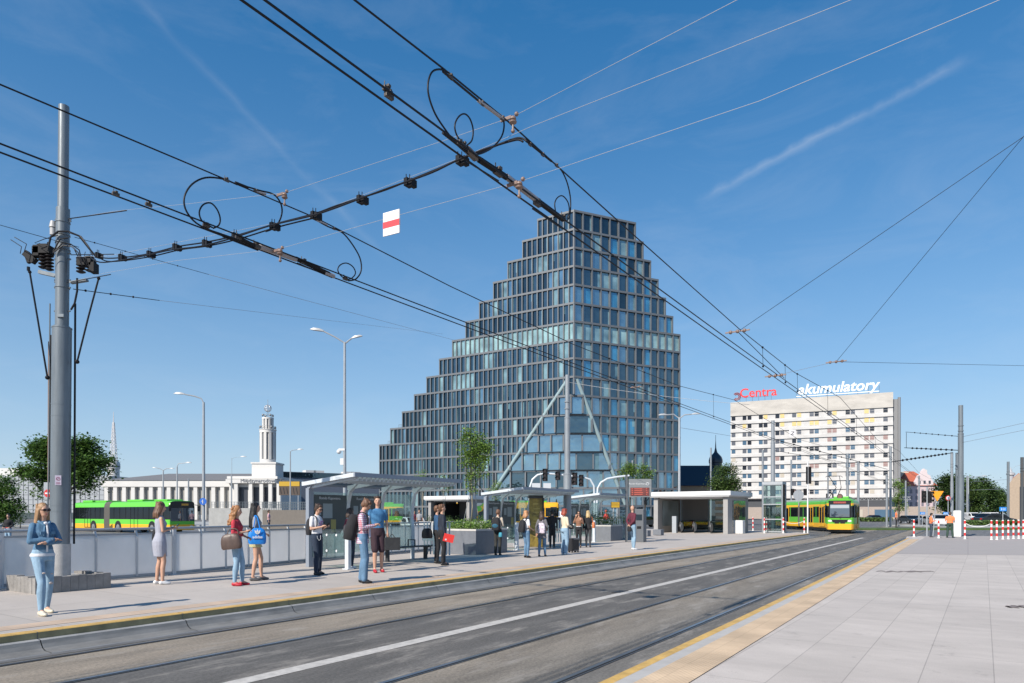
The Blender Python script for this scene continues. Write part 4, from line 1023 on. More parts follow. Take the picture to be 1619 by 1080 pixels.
# tall grey litter column behind man in maroon
p = G(1013, 857)
o = thing('ticket_machine', 'slim grey ticket machine behind the bald man in maroon', 'ticket machine', p)
m_ = MB(); m_.obox(p+UP*.9, D*.22, N*.25, UP*.9); m_.build('body', mat('machine_grey', (.11, .118, .13), .45), o, bevel=.02)
m_ = MB(); m_.obox(p+UP*1.35-D*.225, D*.006, N*.17, UP*.16); m_.build('screen', mat('screen_dark', (.02, .03, .04), .15), o)
m_ = MB(); m_.obox(p+UP*.8-D*.225, D*.006, N*.12, UP*.07); m_.build('tray', M_black, o)
# white bins
def white_box(px, py, w_, h_, lb_, nm='litter_bin', cat='bin'):
    p = G(px, py); o = thing(nm, lb_, cat, p)
    m_ = MB(); m_.obox(p+UP*h_/2, D*w_/2, N*w_/2, UP*h_/2); m_.build('body', mat('bin_white', (.60, .60, .59), .6, noise=.06), o, bevel=.02)
    m_ = MB(); m_.obox(p+UP*(h_+.012), D*w_*.38, N*w_*.38, UP*.012); m_.build('lid', M_galv, o)
white_box(1168.5, 843.5, .75, 1.02, 'squat white concrete bin at the corner of the entrance pavilion')
white_box(1513.5, 848.5, .45, 1.75, 'tall white cabinet beside the worker at the steel poles', 'control_cabinet', 'cabinet')

# --- main pole with planter ring of upright blocks
c = Vector((-9.35, 14.1, 0))
box_ = thing('block_planter', 'low ring of upright concrete blocks filled with gravel around the big steel pole', 'planter', (c.x, c.y, PZ))
k = Vector((c.x, c.y, PZ)); hu, hv = .70, .66
def ring(a, b_, nrm, nm='block'):
    L = (b_-a).length; n = max(1, int(L/.15)); d_ = (b_-a)/n
    for i in range(n):
        q = a+d_*(i+.5); m_ = MB(); m_.obox(q+UP*(.155+.008*((i*7) % 3-1)), d_*.485, nrm*.07, UP*.16); m_.build(nm, mat('block_grey', (.23, .22, .21), .85, noise=.25, nscale=4, bump=.4), box_)
ring(k-D*hu+N*hv-N*.07, k+D*hu+N*hv-N*.07, N); ring(k-D*(hu-.07)-N*hv, k-D*(hu-.07)+N*(hv-.15), D); ring(k+D*(hu-.07)-N*hv, k+D*(hu-.07)+N*(hv-.15), D)
m_ = MB(); m_.obox(k+UP*.13, D*(hu-.15), N*(hv-.15), UP*.13); m_.build('gravel', mat('gravel_pale', (.42, .40, .37), .9, noise=.35, nscale=30, bump=.8, bscale=45), box_)
pole = thing('catenary_pole', 'tall stepped blue-grey steel pole with switchgear nearest the camera, behind the woman in denim', 'pole', (c.x, c.y, PZ))
lean = Vector((.09, 0, 0))
def pz(py): return CZ-(py-HY)/F*14.1
def pp(z): return Vector((c.x+lean.x*(z/10), c.y, z))
for nm, z0, z1, r, m in (('concrete_collar', .25, pz(860), .195, mat('collar_concrete', (.40, .39, .38), .8, noise=.25, nscale=3, bump=.3)), ('lower_tube', pz(860), pz(520), .178, M_pole), ('middle_tube', pz(520), pz(330), .125, M_pole), ('upper_tube', pz(330), pz(168), .098, M_pole)):
    m_ = MB(); m_.cyl(pp(z0), pp(z1), r, n=24); m_.build(nm, m, pole, smooth=True)
for py, r in ((519, .185), (517, .15), (332, .12), (352, .137), (372, .137), (385, .137), (395, .14), (455, .137), (640, .181), (658, .181), (799, .182), (808, .182)):
    z = pz(py); m_ = MB(); m_.cyl(pp(z-.012), pp(z+.012), r, n=24); m_.build('clamp_band', M_pole, pole, smooth=True)
m_ = MB(); q = pp(pz(760)); nn = Vector((.35, -.93, 0)).normalized()
m_.obox(q+nn*.182, Vector((nn.y, -nn.x, 0))*.055, nn*.003, UP*.10); m_.build('sticker', mat('sticker_lilac', (.42, .38, .47), .5), pole)
m_ = MB(); tt = Vector((nn.y, -nn.x, 0)); cc_ = q+nn*.187+UP*.03
m_.tube([cc_+tt*.032*math.cos(i*.3927)+UP*.032*math.sin(i*.3927) for i in range(17)], .005, 5); m_.seg(cc_-tt*.022+UP*.022, cc_+tt*.022-UP*.022, .006, .003)
for dz in (-.045, -.06, -.075): m_.seg(q+nn*.187-tt*.035+UP*dz, q+nn*.187+tt*.035+UP*dz, .003, .005)
m_.build('no_smoking_mark', mat('mark_maroon', (.30, .08, .15), .5), pole)
# conduits on the left of the pole and the two side struts
def pt(px, py, dy=0.0): return P(px, py, 14.1+dy)
for pts, r, m in (([(79, 480), (78, 640), (76, 800), (77, 880)], .014, M_pole), ([(81.5, 530), (81, 700), (81, 905)], .03, M_black), ([(77, 540), (76, 790)], .012, mat('conduit_brown', (.25, .16, .12), .6)),
                  ([(119, 480), (118, 700), (117, 860)], .02, M_rub)):
    m_ = MB(); m_.tube([pt(x, y, .12 if x < 100 else .1) for x, y in pts], r, 8); m_.build('conduit', m, pole, smooth=True)
for pts in ([(47, 430), (58, 495), (75, 597)], [(156, 440), (140, 500), (122, 572)]):
    m_ = MB(); m_.tube([pt(x, y) for x, y in pts], .018, 6); m_.ell(pt(*pts[0]), .035, 8, 6); m_.ell(pt(*pts[-1]), .045, 8, 6); m_.build('drive_rod', M_rub, pole, smooth=True)
m_ = MB(); m_.obox(pt(81, 820), (.05, 0, 0), (0, .06, 0), UP*.14); m_.obox(pt(83, 805), (.09, 0, 0), (0, .03, 0), UP*.03); m_.obox(pt(84, 833), (.03, 0, 0), (0, .05, 0), UP*.06); m_.seg(pt(82, 845), pt(104, 852), .025, .02); m_.build('switch_drive', M_black, pole)
m_ = MB(); m_.seg(pt(62, 430), pt(92, 437), .08, .07); m_.seg(pt(112, 447), pt(138, 443), .1, .04); m_.build('bracket', M_pole, pole)
def insul(m_, p, h, r, n=5, lean_=Vector((0, 0, 1))):
    for i in range(n):
        q = p+lean_*(h*(i+.5)/n); m_.lathe((q.x, q.y, q.z), [(r*.45, -h/n*.5), (r, -h/n*.15), (r, 0), (r*.45, h/n*.3)], 12)
for px, py, h, r in ((68, 425, .36, .085), (78, 428, .34, .085), (128, 432, .34, .09), (142, 430, .34, .085)):
    m_ = MB(); insul(m_, pt(px, py), h, r); m_.build('insulator', mat('porcelain_dark', (.018, .014, .014), .35, spec=.3), pole, smooth=True)
for px, py, a_, c_ in ((69, 396, .17, .085), (60, 399, .07, .10), (136, 416, .15, .07), (148, 424, .06, .10)):
    m_ = MB(); m_.obox(pt(px, py), (a_, 0, 0), (0, .09, 0), UP*c_); m_.obox(pt(px, py)+UP*(c_+.02), (a_*.6, 0, 0), (0, .05, 0), UP*.022); m_.cyl(pt(px, py)+Vector((a_*.5, 0, c_)), pt(px, py)+Vector((a_*.5, 0, c_+.09)), .015, n=6); m_.build('switch_head', M_black, pole, bevel=.01)
m_ = MB(); m_.seg(pt(40, 400), pt(56, 414), .11, .13); m_.seg(pt(42, 402), pt(47, 416), .07, .08); m_.build('switch_arm', M_black, pole, bevel=.008)
for pts, r in (([(17, 379), (34, 390), (32, 401)], .008), ([(23, 375), (42, 386), (38, 399)], .008), ([(92, 372), (70, 378), (55, 384), (68, 392)], .008), ([(75, 397), (80, 375), (92, 366), (108, 366), (125, 373), (140, 392), (150, 404)], .02),
               ([(84, 398), (95, 378), (108, 376)], .014), ([(84, 400), (98, 385), (112, 386), (125, 395), (130, 414)], .012), ([(86, 398), (100, 388), (114, 390), (124, 400), (128, 416)], .012), ([(110, 368), (128, 374), (140, 390), (147, 402)], .015),
               ([(122, 440), (122, 460), (118, 480), (112, 490)], .02), ([(45, 422), (45, 428)], .03), ([(135, 398), (132, 410)], .006), ([(142, 398), (150, 410)], .006), ([(118, 395), (130, 420)], .01)):
    m_ = MB(); m_.tube([pt(x, y, -.18) for x, y in pts], r, 7); m_.build('jumper_cable', M_rub, pole, smooth=True)
m_ = MB(); m_.cyl(pt(84, 360), pt(84, 350), .075, .05, n=12); m_.cyl(pt(84, 372), pt(84, 361), .06, n=12); m_.build('surge_arrester', mat('arrester_grey', (.38, .38, .38), .5), pole, smooth=True)
m_ = MB()
for py in (347, 350, 401, 410, 443, 446, 455, 492): m_.cyl(pp(pz(py))+Vector((-.16, 0, 0)), pp(pz(py))+Vector((.17, 0, 0)), .018, n=6)
m_.obox(pt(96, 499, -.13), (.07, 0, 0), (0, .02, 0), UP*.03); m_.build('bolts', M_pole, pole)

# --- other poles
def steel_pole(lb_, px, pyb, ytop, Y, segs=((1, .18),), zg=PZ, name='catenary_pole', m=None, group=None):
    p = P(px, HY, Y); p.z = zg; o = thing(name, lb_, 'pole', p, group=group); z1 = CZ-(ytop-HY)/F*Y; h = z1-zg; z = zg
    m_ = MB(); prev = 0
    for fr_, r in segs:
        m_.cyl(Vector((p.x, p.y, zg+h*prev)), Vector((p.x, p.y, zg+h*fr_)), r, n=14); prev = fr_
    m_.build('tube', m or M_polel, o, smooth=True)
    m_ = MB(); m_.cyl(Vector((p.x, p.y, zg)), Vector((p.x, p.y, zg+.05)), segs[0][1]*1.6, n=12)
    for fr_, r in segs[:-1]: m_.cyl(Vector((p.x, p.y, zg+h*fr_-.03)), Vector((p.x, p.y, zg+h*fr_+.03)), r*1.08, n=14)
    for f2 in (.80, .84): m_.cyl(Vector((p.x, p.y, zg+h*f2)), Vector((p.x, p.y, zg+h*f2+.05)), segs[-1][1]*1.15+.02, n=12)
    m_.build('band', m or M_polel, o)
    return o
steel_pole('stepped grey pole rising in front of the glass tower between the middle and far shelters', 897, 850, 593, 33, ((.42, .19), (.75, .14), (1, .11)))
steel_pole('grey pole beside the glass lift in front of the slab block', 1222, 842, 665, 56, ((.45, .21), (.8, .17), (1, .14)))
steel_pole('thick stepped pole behind the two workers in orange', 1519, 842, 641, 50, ((.45, .21), (.78, .18), (1, .15)), m=M_pole)
steel_pole('second thick pole left of and touching the tall stepped one by the workers', 1514.5, 842, 716, 52, ((1, .16),), m=M_pole)
steel_pole('pole just left of the orange warning sign workers, holding the dark bracket', 1505, 820, 715, 95, ((.6, .2), (1, .17)), zg=0)
steel_pole('dark slim pole before the tan arched hall', 1594, 822, 730, 100, ((1, .17),), zg=0, m=M_pole)
steel_pole('dark stout pole at the right picture edge before the tan hall', 1616, 828, 723, 88, ((1, .19),), zg=0, m=mat('pole_dark', (.06, .065, .07), .5))
for px, yt, Y, r, lb_ in ((1124, 708, 130, .16, 'slim pole in front of the domed building'), (1206, 712, 120, .18, 'thin pole left of the lift, before the slab block'), (1251, 727, 140, .17, 'thin pole above the rear tram section'), (1309, 740, 140, .15, 'thin short pole above the tram pantograph'),
                       (1340, 717, 110, .19, 'pole right behind the tram cab'), (1357, 730, 100, .18, 'pole just right of the tram front'), (1402, 750, 90, .14, 'thin pole at the right part of the slab block podium'), (1408, 706, 92, .15, 'tall thin pole near the right corner of the slab block'),
                       (1432, 760, 130, .15, 'thin pole before the cream house'), (1453, 752, 110, .13, 'thin pole before the pink house'), (1529, 752, 170, .18, 'far slim pole left of the distant lamps'), (1533, 762, 190, .18, 'farther slim pole beside the distant lamps'),
                       (1000, 728, 80, .10, 'thin pole before the right side of the tower'), (366, 750, 120, .12, 'thin pole at the right end of the white hall'), (298, 757, 120, .12, 'thin pole in front of the white hall pilasters'), (112, 700, 90, .08, 'thin post partly behind the big steel pole')):
    steel_pole(lb_, px, 0, yt, Y, ((1, r),), zg=0, name='slim_pole', group='slim poles across the junction')

# --- lamps
def lamp(lb_, px, pytop, Y, arms, r=.07, zg=0.0, group='street lamps'):
    p = P(px, HY, Y); p.z = zg; o = thing('street_lamp', lb_, 'street lamp', p, group=group)
    zt = CZ-(pytop-HY)/F*Y
    m_ = MB(); m_.cyl(p, Vector((p.x, p.y, zt)), r*1.5, r, n=10); m_.build('pole', M_galv, o, smooth=True)
    for (pts, hl) in arms:
        q = [P(x, y, Y) for x, y in pts]; m_ = MB(); m_.tube(q, r*.6, 6); m_.build('arm', M_galv, o, smooth=True)
        e = q[-1]; d_ = (q[-1]-q[-2]); d_.z *= .3; d_.normalize(); m_ = MB()
        m_.loft([[e+d_*t*hl+Vector((0, -w_*hl*.5, hh_*hl))*1.0 for w_, hh_ in ((-s2, -.02), (s2, -.02), (s2*.7, th), (-s2*.7, th))] for t, s2, th in ((0, .12, .08), (.3, .3, .16), (.75, .3, .14), (1.0, .15, .03))])
        m_.build('lamp_head', mat('lamp_head_grey', (.36, .37, .38), .4), o, smooth=True)
    return o, p
o, p = lamp('tall two-armed street lamp with a camera, rising behind the nearest shelter', 545, 541, 31, [([(546, 543), (530, 533), (512, 524)], .62), ([(546, 543), (552, 538), (556, 535)], .5)], r=.055)
m_ = MB(); q = P(538, 712, 31); m_.obox(q+Vector((.08, 0, .03)), (.14, 0, 0), (0, .08, 0), UP*.05); m_.ell(q-Vector((.06, 0, .06)), .11, 10, 8); m_.obox(P(541, 730, 31), (.08, 0, 0), (0, .07, 0), UP*.15); m_.build('camera_dome', M_wpaint, o, smooth=True)
o, p = lamp('single-armed street lamp carrying a round blue sign beside the bus', 322, 636, 60, [([(322, 637), (318, 630), (308, 626.5), (292, 623.5)], .95)], r=.10)
m_ = MB(); q = P(321, 793, 59.7); m_.cyl(q, q+Vector((0, -.03, 0)), .31, n=20); m_.build('round_sign', mat('sign_blue', (.02, .12, .48), .4), o)
m_ = MB(); m_.seg(q+Vector((0, -.05, -.17)), q+Vector((0, -.05, .17)), .06, .02); m_.seg(q+Vector((-.12, -.05, -.05)), q+Vector((0, -.05, .17)), .05, .02); m_.build('arrow', M_wpaint, o)
lamp('small double street lamp in front of the left part of the white hall', 258, 744, 130, [([(258, 744), (253, 741), (248, 740)], .9), ([(258, 744), (263, 741), (268, 741)], .9)], r=.12)
lamp('single lamp with right-pointing arm over the white hall roof', 280, 738, 110, [([(280, 738), (282, 733), (293, 732)], 1.0)], r=.10)
lamp('lamp with right-pointing arm just left of the white tower base', 366.5, 724, 115, [([(366.5, 726), (370, 723.5), (380, 722.5)], 1.0)], r=.03)
lamp('lamp with right-pointing arm just right of the white tower', 459, 714, 90, [([(459, 714), (462, 712), (470, 711)], .8)], r=.07)
lamp('two-armed lamp before the right edge of the glass tower', 1074, 660, 62, [([(1074, 662), (1065, 655), (1054, 656)], .75), ([(1074, 662), (1082, 656), (1094, 655)], .75)], r=.09)
lamp('distant lamp with long right arm at the tree line', 1531, 754, 175, [([(1531, 754), (1541, 754.5), (1552, 753)], 1.3)], r=.14)
lamp('distant lamp before the tan hall with arm to the left', 1600, 742, 130, [([(1600, 742), (1606, 737), (1612, 736)], 1.1)], r=.03)

# --- departures display
p = G(990.5, 857); o = thing('departure_display', 'grey departures display board with a red text panel on a dark post', 'display', p)
Yd_ = p.y
m_ = MB(); m_.seg(p, p+UP*((857-751)/F*Yd_), .11, .11); m_.build('post', mat('post_dark', (.10, .11, .12), .5), o)
fx = lambda px, py, dy=0: P(px, py, Yd_-dy)
def fboard(nm, x0, x1, y0, y1, dy, th, m):
    a = fx(x0, y0, dy); b2 = fx(x1, y1, dy); m_ = MB(); m_.box(a.x, b2.x, a.y-th, a.y, b2.z, a.z); return m_.build(nm, m, o)
fboard('board', 994, 1029, 757.5, 786, .0, .12, mat('display_grey', (.20, .215, .225), .5)); fboard('screen', 996.5, 1026.5, 771, 784, .121, .02, mat('display_screen', (.16, .05, .045), .3, noise=.5, nscale=3))
text('stop_name', 'Rondo Kaponiera', .13, frame_matrix(fx(1008, 765, .13), (1, 0, 0), (0, -1, 0)), M_wpaint, o, extrude=.002)
m_ = MB(); q = fx(1024, 765, .125); m_.tube([q+Vector((.07*math.cos(i*.3927), 0, .07*math.sin(i*.3927))) for i in range(17)], .014, 5); m_.seg(q, q+UP*.05, .012, .012); m_.seg(q, q+Vector((.035, 0, 0)), .012, .012); m_.build('clock_mark', M_wpaint, o)
m_ = MB()
rr = random.Random(4)
for i in range(4):
    z = fx(0, 773+i*2.9, 0).z; x = fx(998, 0).x
    for (x0, x1) in ((0, .08), (.14, .62), (.78, .9)): m_.box(x+x0, x+x1*(.9+.1*rr.random()), fx(0, 0).y-.15, fx(0, 0).y-.142, z-.025, z+.02)
m_.build('led_lines', mat('led_red', (.45, .10, .07), .5, emit=.12), o)

# --- entrance pavilions
def pavilion(lb_, ur, vr, W, L, H, dark=.09):
    "ur,vr: near track-side corner; W runs away from the track, L along it"
    o = thing('entrance_pavilion', lb_, 'pavilion', ploc(ur, vr))
    def bx(u0, u1, v0, v1, z0, z1, nm, m, **k):
        m_ = MB(); m_.obox(UV(ur+(u0+u1)/2, vr+(v0+v1)/2, PZ+(z0+z1)/2), D*(u1-u0)/2, N*(v1-v0)/2, UP*(z1-z0)/2); return m_.build(nm, m, o, **k)
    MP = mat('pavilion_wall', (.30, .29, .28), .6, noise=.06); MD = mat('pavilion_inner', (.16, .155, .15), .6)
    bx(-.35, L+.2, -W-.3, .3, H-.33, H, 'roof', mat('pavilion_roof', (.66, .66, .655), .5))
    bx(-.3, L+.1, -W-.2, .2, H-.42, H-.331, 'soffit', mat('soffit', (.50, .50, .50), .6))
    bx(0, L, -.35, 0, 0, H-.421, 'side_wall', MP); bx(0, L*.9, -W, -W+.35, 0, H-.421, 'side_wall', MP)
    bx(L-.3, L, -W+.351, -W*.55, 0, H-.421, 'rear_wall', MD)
    bx(L-.1, L-.07, -W*.54, -.36, .2, H-.5, 'rear_glass', G_clear)
    bx(1.2, L-1.0, .002, .03, .5, H-.7, 'side_glass', facade_glass('pavilion_glass', (.05, .07, .08), .35))
    for i in range(8): bx(.3+i*.6, .38+i*.6, -W+.4, -.4, H-.52, H-.425, 'ceiling_beam', mat('beam_white', (.6, .6, .6), .5))
    return o, bx
o, bx = pavilion('nearer grey underground entrance pavilion with a flat white roof and escalators', 52.3, -15.2, 5.95, 5.8, 3.28)
for i, v in enumerate((-1.6, -2.9, -4.0)):
    m_ = MB(); c = lambda u, vv, z: UV(52.3+u, -15.2+vv, PZ+z)
    m_.seg(c(1.0, v, .45), c(4.2, v, .45), .10, .9); m_.build('escalator_side', G_dark, o)
    m_ = MB(); m_.tube([c(.75, v, .1), c(.62, v, .5), (c(.75, v, .88)), c(1.2, v, .97), c(4.2, v, .97)], .045, 8); m_.build('handrail', M_rub, o, smooth=True)
    m_ = MB(); m_.cyl(c(1.0, v-.06, .5), c(1.0, v+.06, .5), .34, n=16); m_.build('end_cap', M_galv, o)
bx(.5, .9, -4.6, -4.25, 0, 1.35, 'gate_post', M_galv)
for k in range(5): bx(5.3, 5.34, -2.6, -.4, .35+k*.5, .62+k*.5, 'blind_slat', mat('blind_cream', (.50, .47, .40), .6))
bx(.9, 4.6, -5.55, -5.53, .55, 2.6, 'side_window', facade_glass('pavilion_pale_glass', (.30, .36, .37), .35))
bx(0.0, .35, -.351, -.001, .0, .02, 'threshold', M_galv)
def pavilion_far():
    c = UV(0, 0); q = P(742, HY, 66); ur = q.x*D.x+q.y*D.y; vr = q.x*N.x+q.y*N.y
    o, bx = pavilion('farther white-roofed entrance pavilion seen through the nearest shelter', ur, vr, 5.2, 4.6, 3.3)
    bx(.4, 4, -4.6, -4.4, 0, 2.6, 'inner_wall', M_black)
pavilion_far()
# second low white-rimmed planters across the side street
for px, Y, lb_ in ((700, 52, 'white-rimmed planter across the side street, left one'), (772, 50, 'white-rimmed planter across the side street, behind the young tree')):
    q = P(px, HY, Y); u = q.x*D.x+q.y*D.y; v = q.x*N.x+q.y*N.y
    planter(lb_, u, v, 2.4, 2.4, .95, mat('planter_pale', (.42, .42, .41), .7)); tuft('shrubs', 'dark green shrubs in the '+lb_, 'shrub', u+.1, v-.1, 2.2, 2.2, PZ+.9, 160, .5, LM_dark, seed=int(px))
# --- glass lift
q = G(1206, 842.5); o = thing('glass_lift', 'glazed lift shaft with a pale steel frame between pavilion and tram', 'lift', q)
Lw = (1243-1206)/F*q.y*.78; q0 = q.copy()
fr_ = MB(); zt = (842-766)/F*q.y
a0, a1, a2, a3 = q0, q0+N*Lw, q0+N*Lw+D*Lw*.9, q0+D*Lw*.9
for p in (a0, a1, a2, a3): fr_.seg(p, p+UP*zt, .09, .09)
for z in (.1, 1.1, 2.3, 2.9, zt): 
    for p, r in ((a0, a1), (a1, a2), (a2, a3), (a3, a0)): fr_.seg(p+UP*z, r+UP*z, .06, .08)
fr_.build('frame', M_galv, o)
for nm, (p, r) in (('glass_pane', (a0, a1)), ('glass_pane', (a1, a2)), ('glass_pane', (a2, a3)), ('glass_pane', (a3, a0))):
    m_ = MB(); m_.seg(p+UP*zt/2, r+UP*zt/2, .02, zt-.1); m_.build(nm, glass('lift_glass', (.86, .93, .92), .10), o)
m_ = MB(); m_.obox((a0+a2)/2+UP*(zt+.12), N*Lw*.53, D*Lw*.48, UP*.10); m_.build('roof', M_galv, o)
m_ = MB(); m_.obox((a0+a2)/2+UP*1.2, N*Lw*.36, D*Lw*.33, UP*1.05); m_.build('cabin', glass('cabin_glass', (.70, .76, .76), .16), o)
m_ = MB(); p = (a1+a2)/2; m_.seg((a1*.9+a2*.1)+UP*.1+N*.12, (a1*.9+a2*.1)+UP*zt+N*.12, .12, .12); m_.build('guide_rail', M_black, o)
# --- red and white bollards
M_bw = mat('bollard_white', (.74, .73, .71), .5, noise=.06); M_br = mat('bollard_red', (.62, .03, .03), .45, noise=.1)
bp0 = thing('bollard', '', 'bollard')
bm_ = MB()
for i in range(6):
    bm_.mi = i % 2; bm_.cyl((0, 0, .02+i*.155), (0, 0, .02+(i+1)*.155), .052, n=14)
bm_.build('post', [M_bw, M_br], bp0, local=True, smooth=True); bm_ = MB(); bm_.lathe((0, 0, 0), [(.085, 0), (.085, .02), (.05, .035)], 14); bm_.lathe((0, 0, .95), [(.052, 0), (.045, .035), (.01, .05)], 14); bm_.build('cap', M_bw, bp0, local=True, smooth=True)
bspots = [(1190.5, 839, 'red-white bollard by the right side of the entrance pavilion'), (1208.5, 843, 'first of two close red-white bollards left of the lift pole'), (1212, 842.5, 'second of two close red-white bollards left of the lift pole'),
          (1219, 840.5, 'red-white bollard in front of the glass lift'), (1238.5, 843, 'red-white bollard at the right of the glass lift, before the rear tram section'), (1271.5, 843, 'red-white bollard in front of the yellow tram side'),
          (1445, 849, 'red-white bollard at the corner where the yellow tactile strip ends'), (1484, 851, 'red-white bollard between the two orange workers'), (1525.5, 852.5, 'red-white bollard right of the white cabinet'),
          (1567.5, 853.5, 'first red-white bollard of the row at the right'), (1576, 853.5, 'second red-white bollard of the row at the right'), (1585.5, 852.8, 'third red-white bollard of the row at the right'),
          (1594.2, 852.5, 'fourth red-white bollard of the row at the right'), (1602.3, 852, 'fifth red-white bollard of the row at the right'), (1610.5, 851.8, 'sixth red-white bollard of the row at the right'), (1618, 851.5, 'last red-white bollard of the row, cut by the picture edge')]
bl = []
for i, (px, py, lb_) in enumerate(bspots):
    c_ = bp0 if i == 0 else copy_tree(bp0); c_.location = G(px, py); c_['label'] = lb_; c_['group'] = 'red and white bollards'; bl.append(G(px, py))
    s_ = 1.18 if px > 1300 else 1.25; c_.scale = (1, 1, s_)
def chain(a, b_, lb_):
    a = a+UP*.98; b_ = b_+UP*.98; m_ = MB(); n = 14
    m_.tube([a.lerp(b_, i/n)-UP*(.22*4*(i/n)*(1-i/n)) for i in range(n+1)], .018, 5); o = m_.build('barrier_chain', M_bw, smooth=True); centre(o); tag(o, lb_, 'chain', 'white chains between bollards')
chain(bl[4], bl[5], 'white chain hanging between two bollards in front of the tram'); chain(bl[3], bl[4], 'white chain hanging in front of the glass lift'); chain(bl[8], bl[9], 'white chain hanging right of the white cabinet')
# --- signals and signs
def tlight(parent, c, n=3, w_=.30, h_=.30, lit=None, dirn=Vector((-.45, -.9, 0))):
    f = dirn.normalized(); t = Vector((f.y, -f.x, 0))
    m_ = MB(); m_.obox(c, t*w_/2, f*.10, UP*(h_*n/2)); m_.build('signal_head', M_black, parent, bevel=.02)
    for i in range(n):
        z = h_*(n/2-.5-i); q = c+UP*z+f*.101
        k_ = MB(); k_.cyl(q, q+f*.01, w_*.36, n=12); k_.build('lens', mat('lens_dark', (.03, .02, .02), .2), parent)
        k_ = MB(); k_.loft([[q+f*d_+t*(w_*.38*math.cos(a_))+UP*(w_*.38*math.sin(a_)) for a_ in [(-.2+j*.355) for j in range(11)]] + [q+f*d_+t*(w_*.42*math.cos(a_))+UP*(w_*.42*math.sin(a_)) for a_ in [(-.2+j*.355) for j in range(10, -1, -1)]] for d_ in (0, .16)]); k_.build('visor', M_black, parent)
# white sign mast before the tram
q = G(1277, 843); o = thing('signal_mast', 'slim white mast with two black signal boards and the backs of signs before the tram', 'signal mast', q); Yq = q.y
m_ = MB(); m_.cyl(q, Vector((q.x, q.y, CZ-(730-HY)/F*Yq)), .055, n=12); m_.build('pole', M_wpaint, o, smooth=True)
m_ = MB(); m_.box(P(1275, 0, Yq).x, P(1276.3, 0, Yq).x, q.y-.1, q.y+.1, P(0, 765, Yq).z, P(0, 738, Yq).z); m_.box(P(1278.3, 0, Yq).x, P(1282, 0, Yq).x, q.y-.1, q.y+.1, P(0, 765, Yq).z, P(0, 738, Yq).z); m_.build('backing_board', M_black, o)
m_ = MB(); c = P(1262.5, 783, Yq); m_.cyl(c, c+Vector((0, .02, 0)), .42, n=24); m_.seg(P(1250, 792, Yq), P(1277, 791, Yq), .03, .05); m_.seg(P(1262.5, 800, Yq), P(1262.5, 775, Yq), .04, .04); m_.build('round_sign_back', mat('sign_back', (.38, .40, .42), .5, metal=.3), o)
m_ = MB(); m_.tube([P(1277, 769, Yq), P(1250, 768, Yq), P(1243, 770, Yq)], .02, 5); m_.build('bracket', M_galv, o)
for px in (1253, 1273): tlight(o, P(px, 778, Yq+.3), 2, .22, .26, dirn=Vector((.6, -.8, 0)))
# signal pair with the orange triangle
q = G(1465.5, 848); o = thing('traffic_light', 'pair of black traffic lights on a thin grey pole by the worker with folded arms', 'traffic light', q); Yq = q.y
m_ = MB(); m_.cyl(q, P(1465.5, 770, Yq), .05, n=10); m_.build('pole', M_galv, o, smooth=True)
tlight(o, P(1460.5, 785.5, Yq), 3, .26, .27); tlight(o, P(1469.7, 786, Yq), 3, .26, .27, dirn=Vector((.5, -.8, 0)))
q = G(1475, 848); o = thing('warning_sign', 'orange inverted triangle sign on a short pole beside the traffic lights', 'road sign', q)
m_ = MB(); m_.cyl(q, P(1481.5, 775, Yq)+(q-q), .03, n=8); m_.build('pole', M_galv, o)
a_, b2, c2 = P(1471.5, 776.5, Yq-.1), P(1492, 776.5, Yq-.1), P(1482, 792.5, Yq-.1)
m_ = MB(); th = Vector((0, .02, 0)); m_.add([a_, b2, c2, a_+th, b2+th, c2+th], [(0, 1, 2), (5, 4, 3), (0, 3, 4, 1), (1, 4, 5, 2), (2, 5, 3, 0)]); m_.build('sign_plate', mat('sign_orange', (.85, .33, .02), .5), o)
# gantry signals in front of the tower
def gantry(lb_, pts, Y, heads, plates=()):
    q = P(pts[0][0], 0, Y); q.z = 0; o = thing('signal_gantry', lb_, 'signal gantry', q, group='curved signal arms before the tower')
    m_ = MB(); m_.tube([q]+[P(x, y, Y) for x, y in pts], .095, 8); m_.build('arm', M_shelt, o, smooth=True)
    for x, y, n in heads: tlight(o, P(x, y, Y-.2), n, .42, .38)
    for x0, x1, y0, y1 in plates:
        m_ = MB(); a = P(x0, y0, Y-.2); b_ = P(x1, y1, Y-.2); m_.box(a.x, b_.x, a.y-.04, a.y, b_.z, a.z); m_.build('sign_plate', mat('plate_pale', (.5, .52, .55), .5), o)
    return o
gantry('left curved signal arm in front of the tower, with black heads and two pale plates', [(837, 790), (838, 770), (842, 758), (850, 751), (862, 748.5), (890, 751), (915, 754)], 62, [(862, 751, 3), (882, 752.5, 2), (909, 757, 3)], [(841, 854, 764, 778), (859, 871, 764, 778)])
gantry('middle curved signal arm in front of the tower', [(940, 790), (939, 768), (933, 758), (920, 754), (900, 752)], 66, [(919, 760, 3), (903, 757, 3)])
gantry('right curved signal arm reaching to the departures display', [(944, 790), (945, 772), (950, 763), (960, 757), (976, 754), (995, 752)], 64, [])
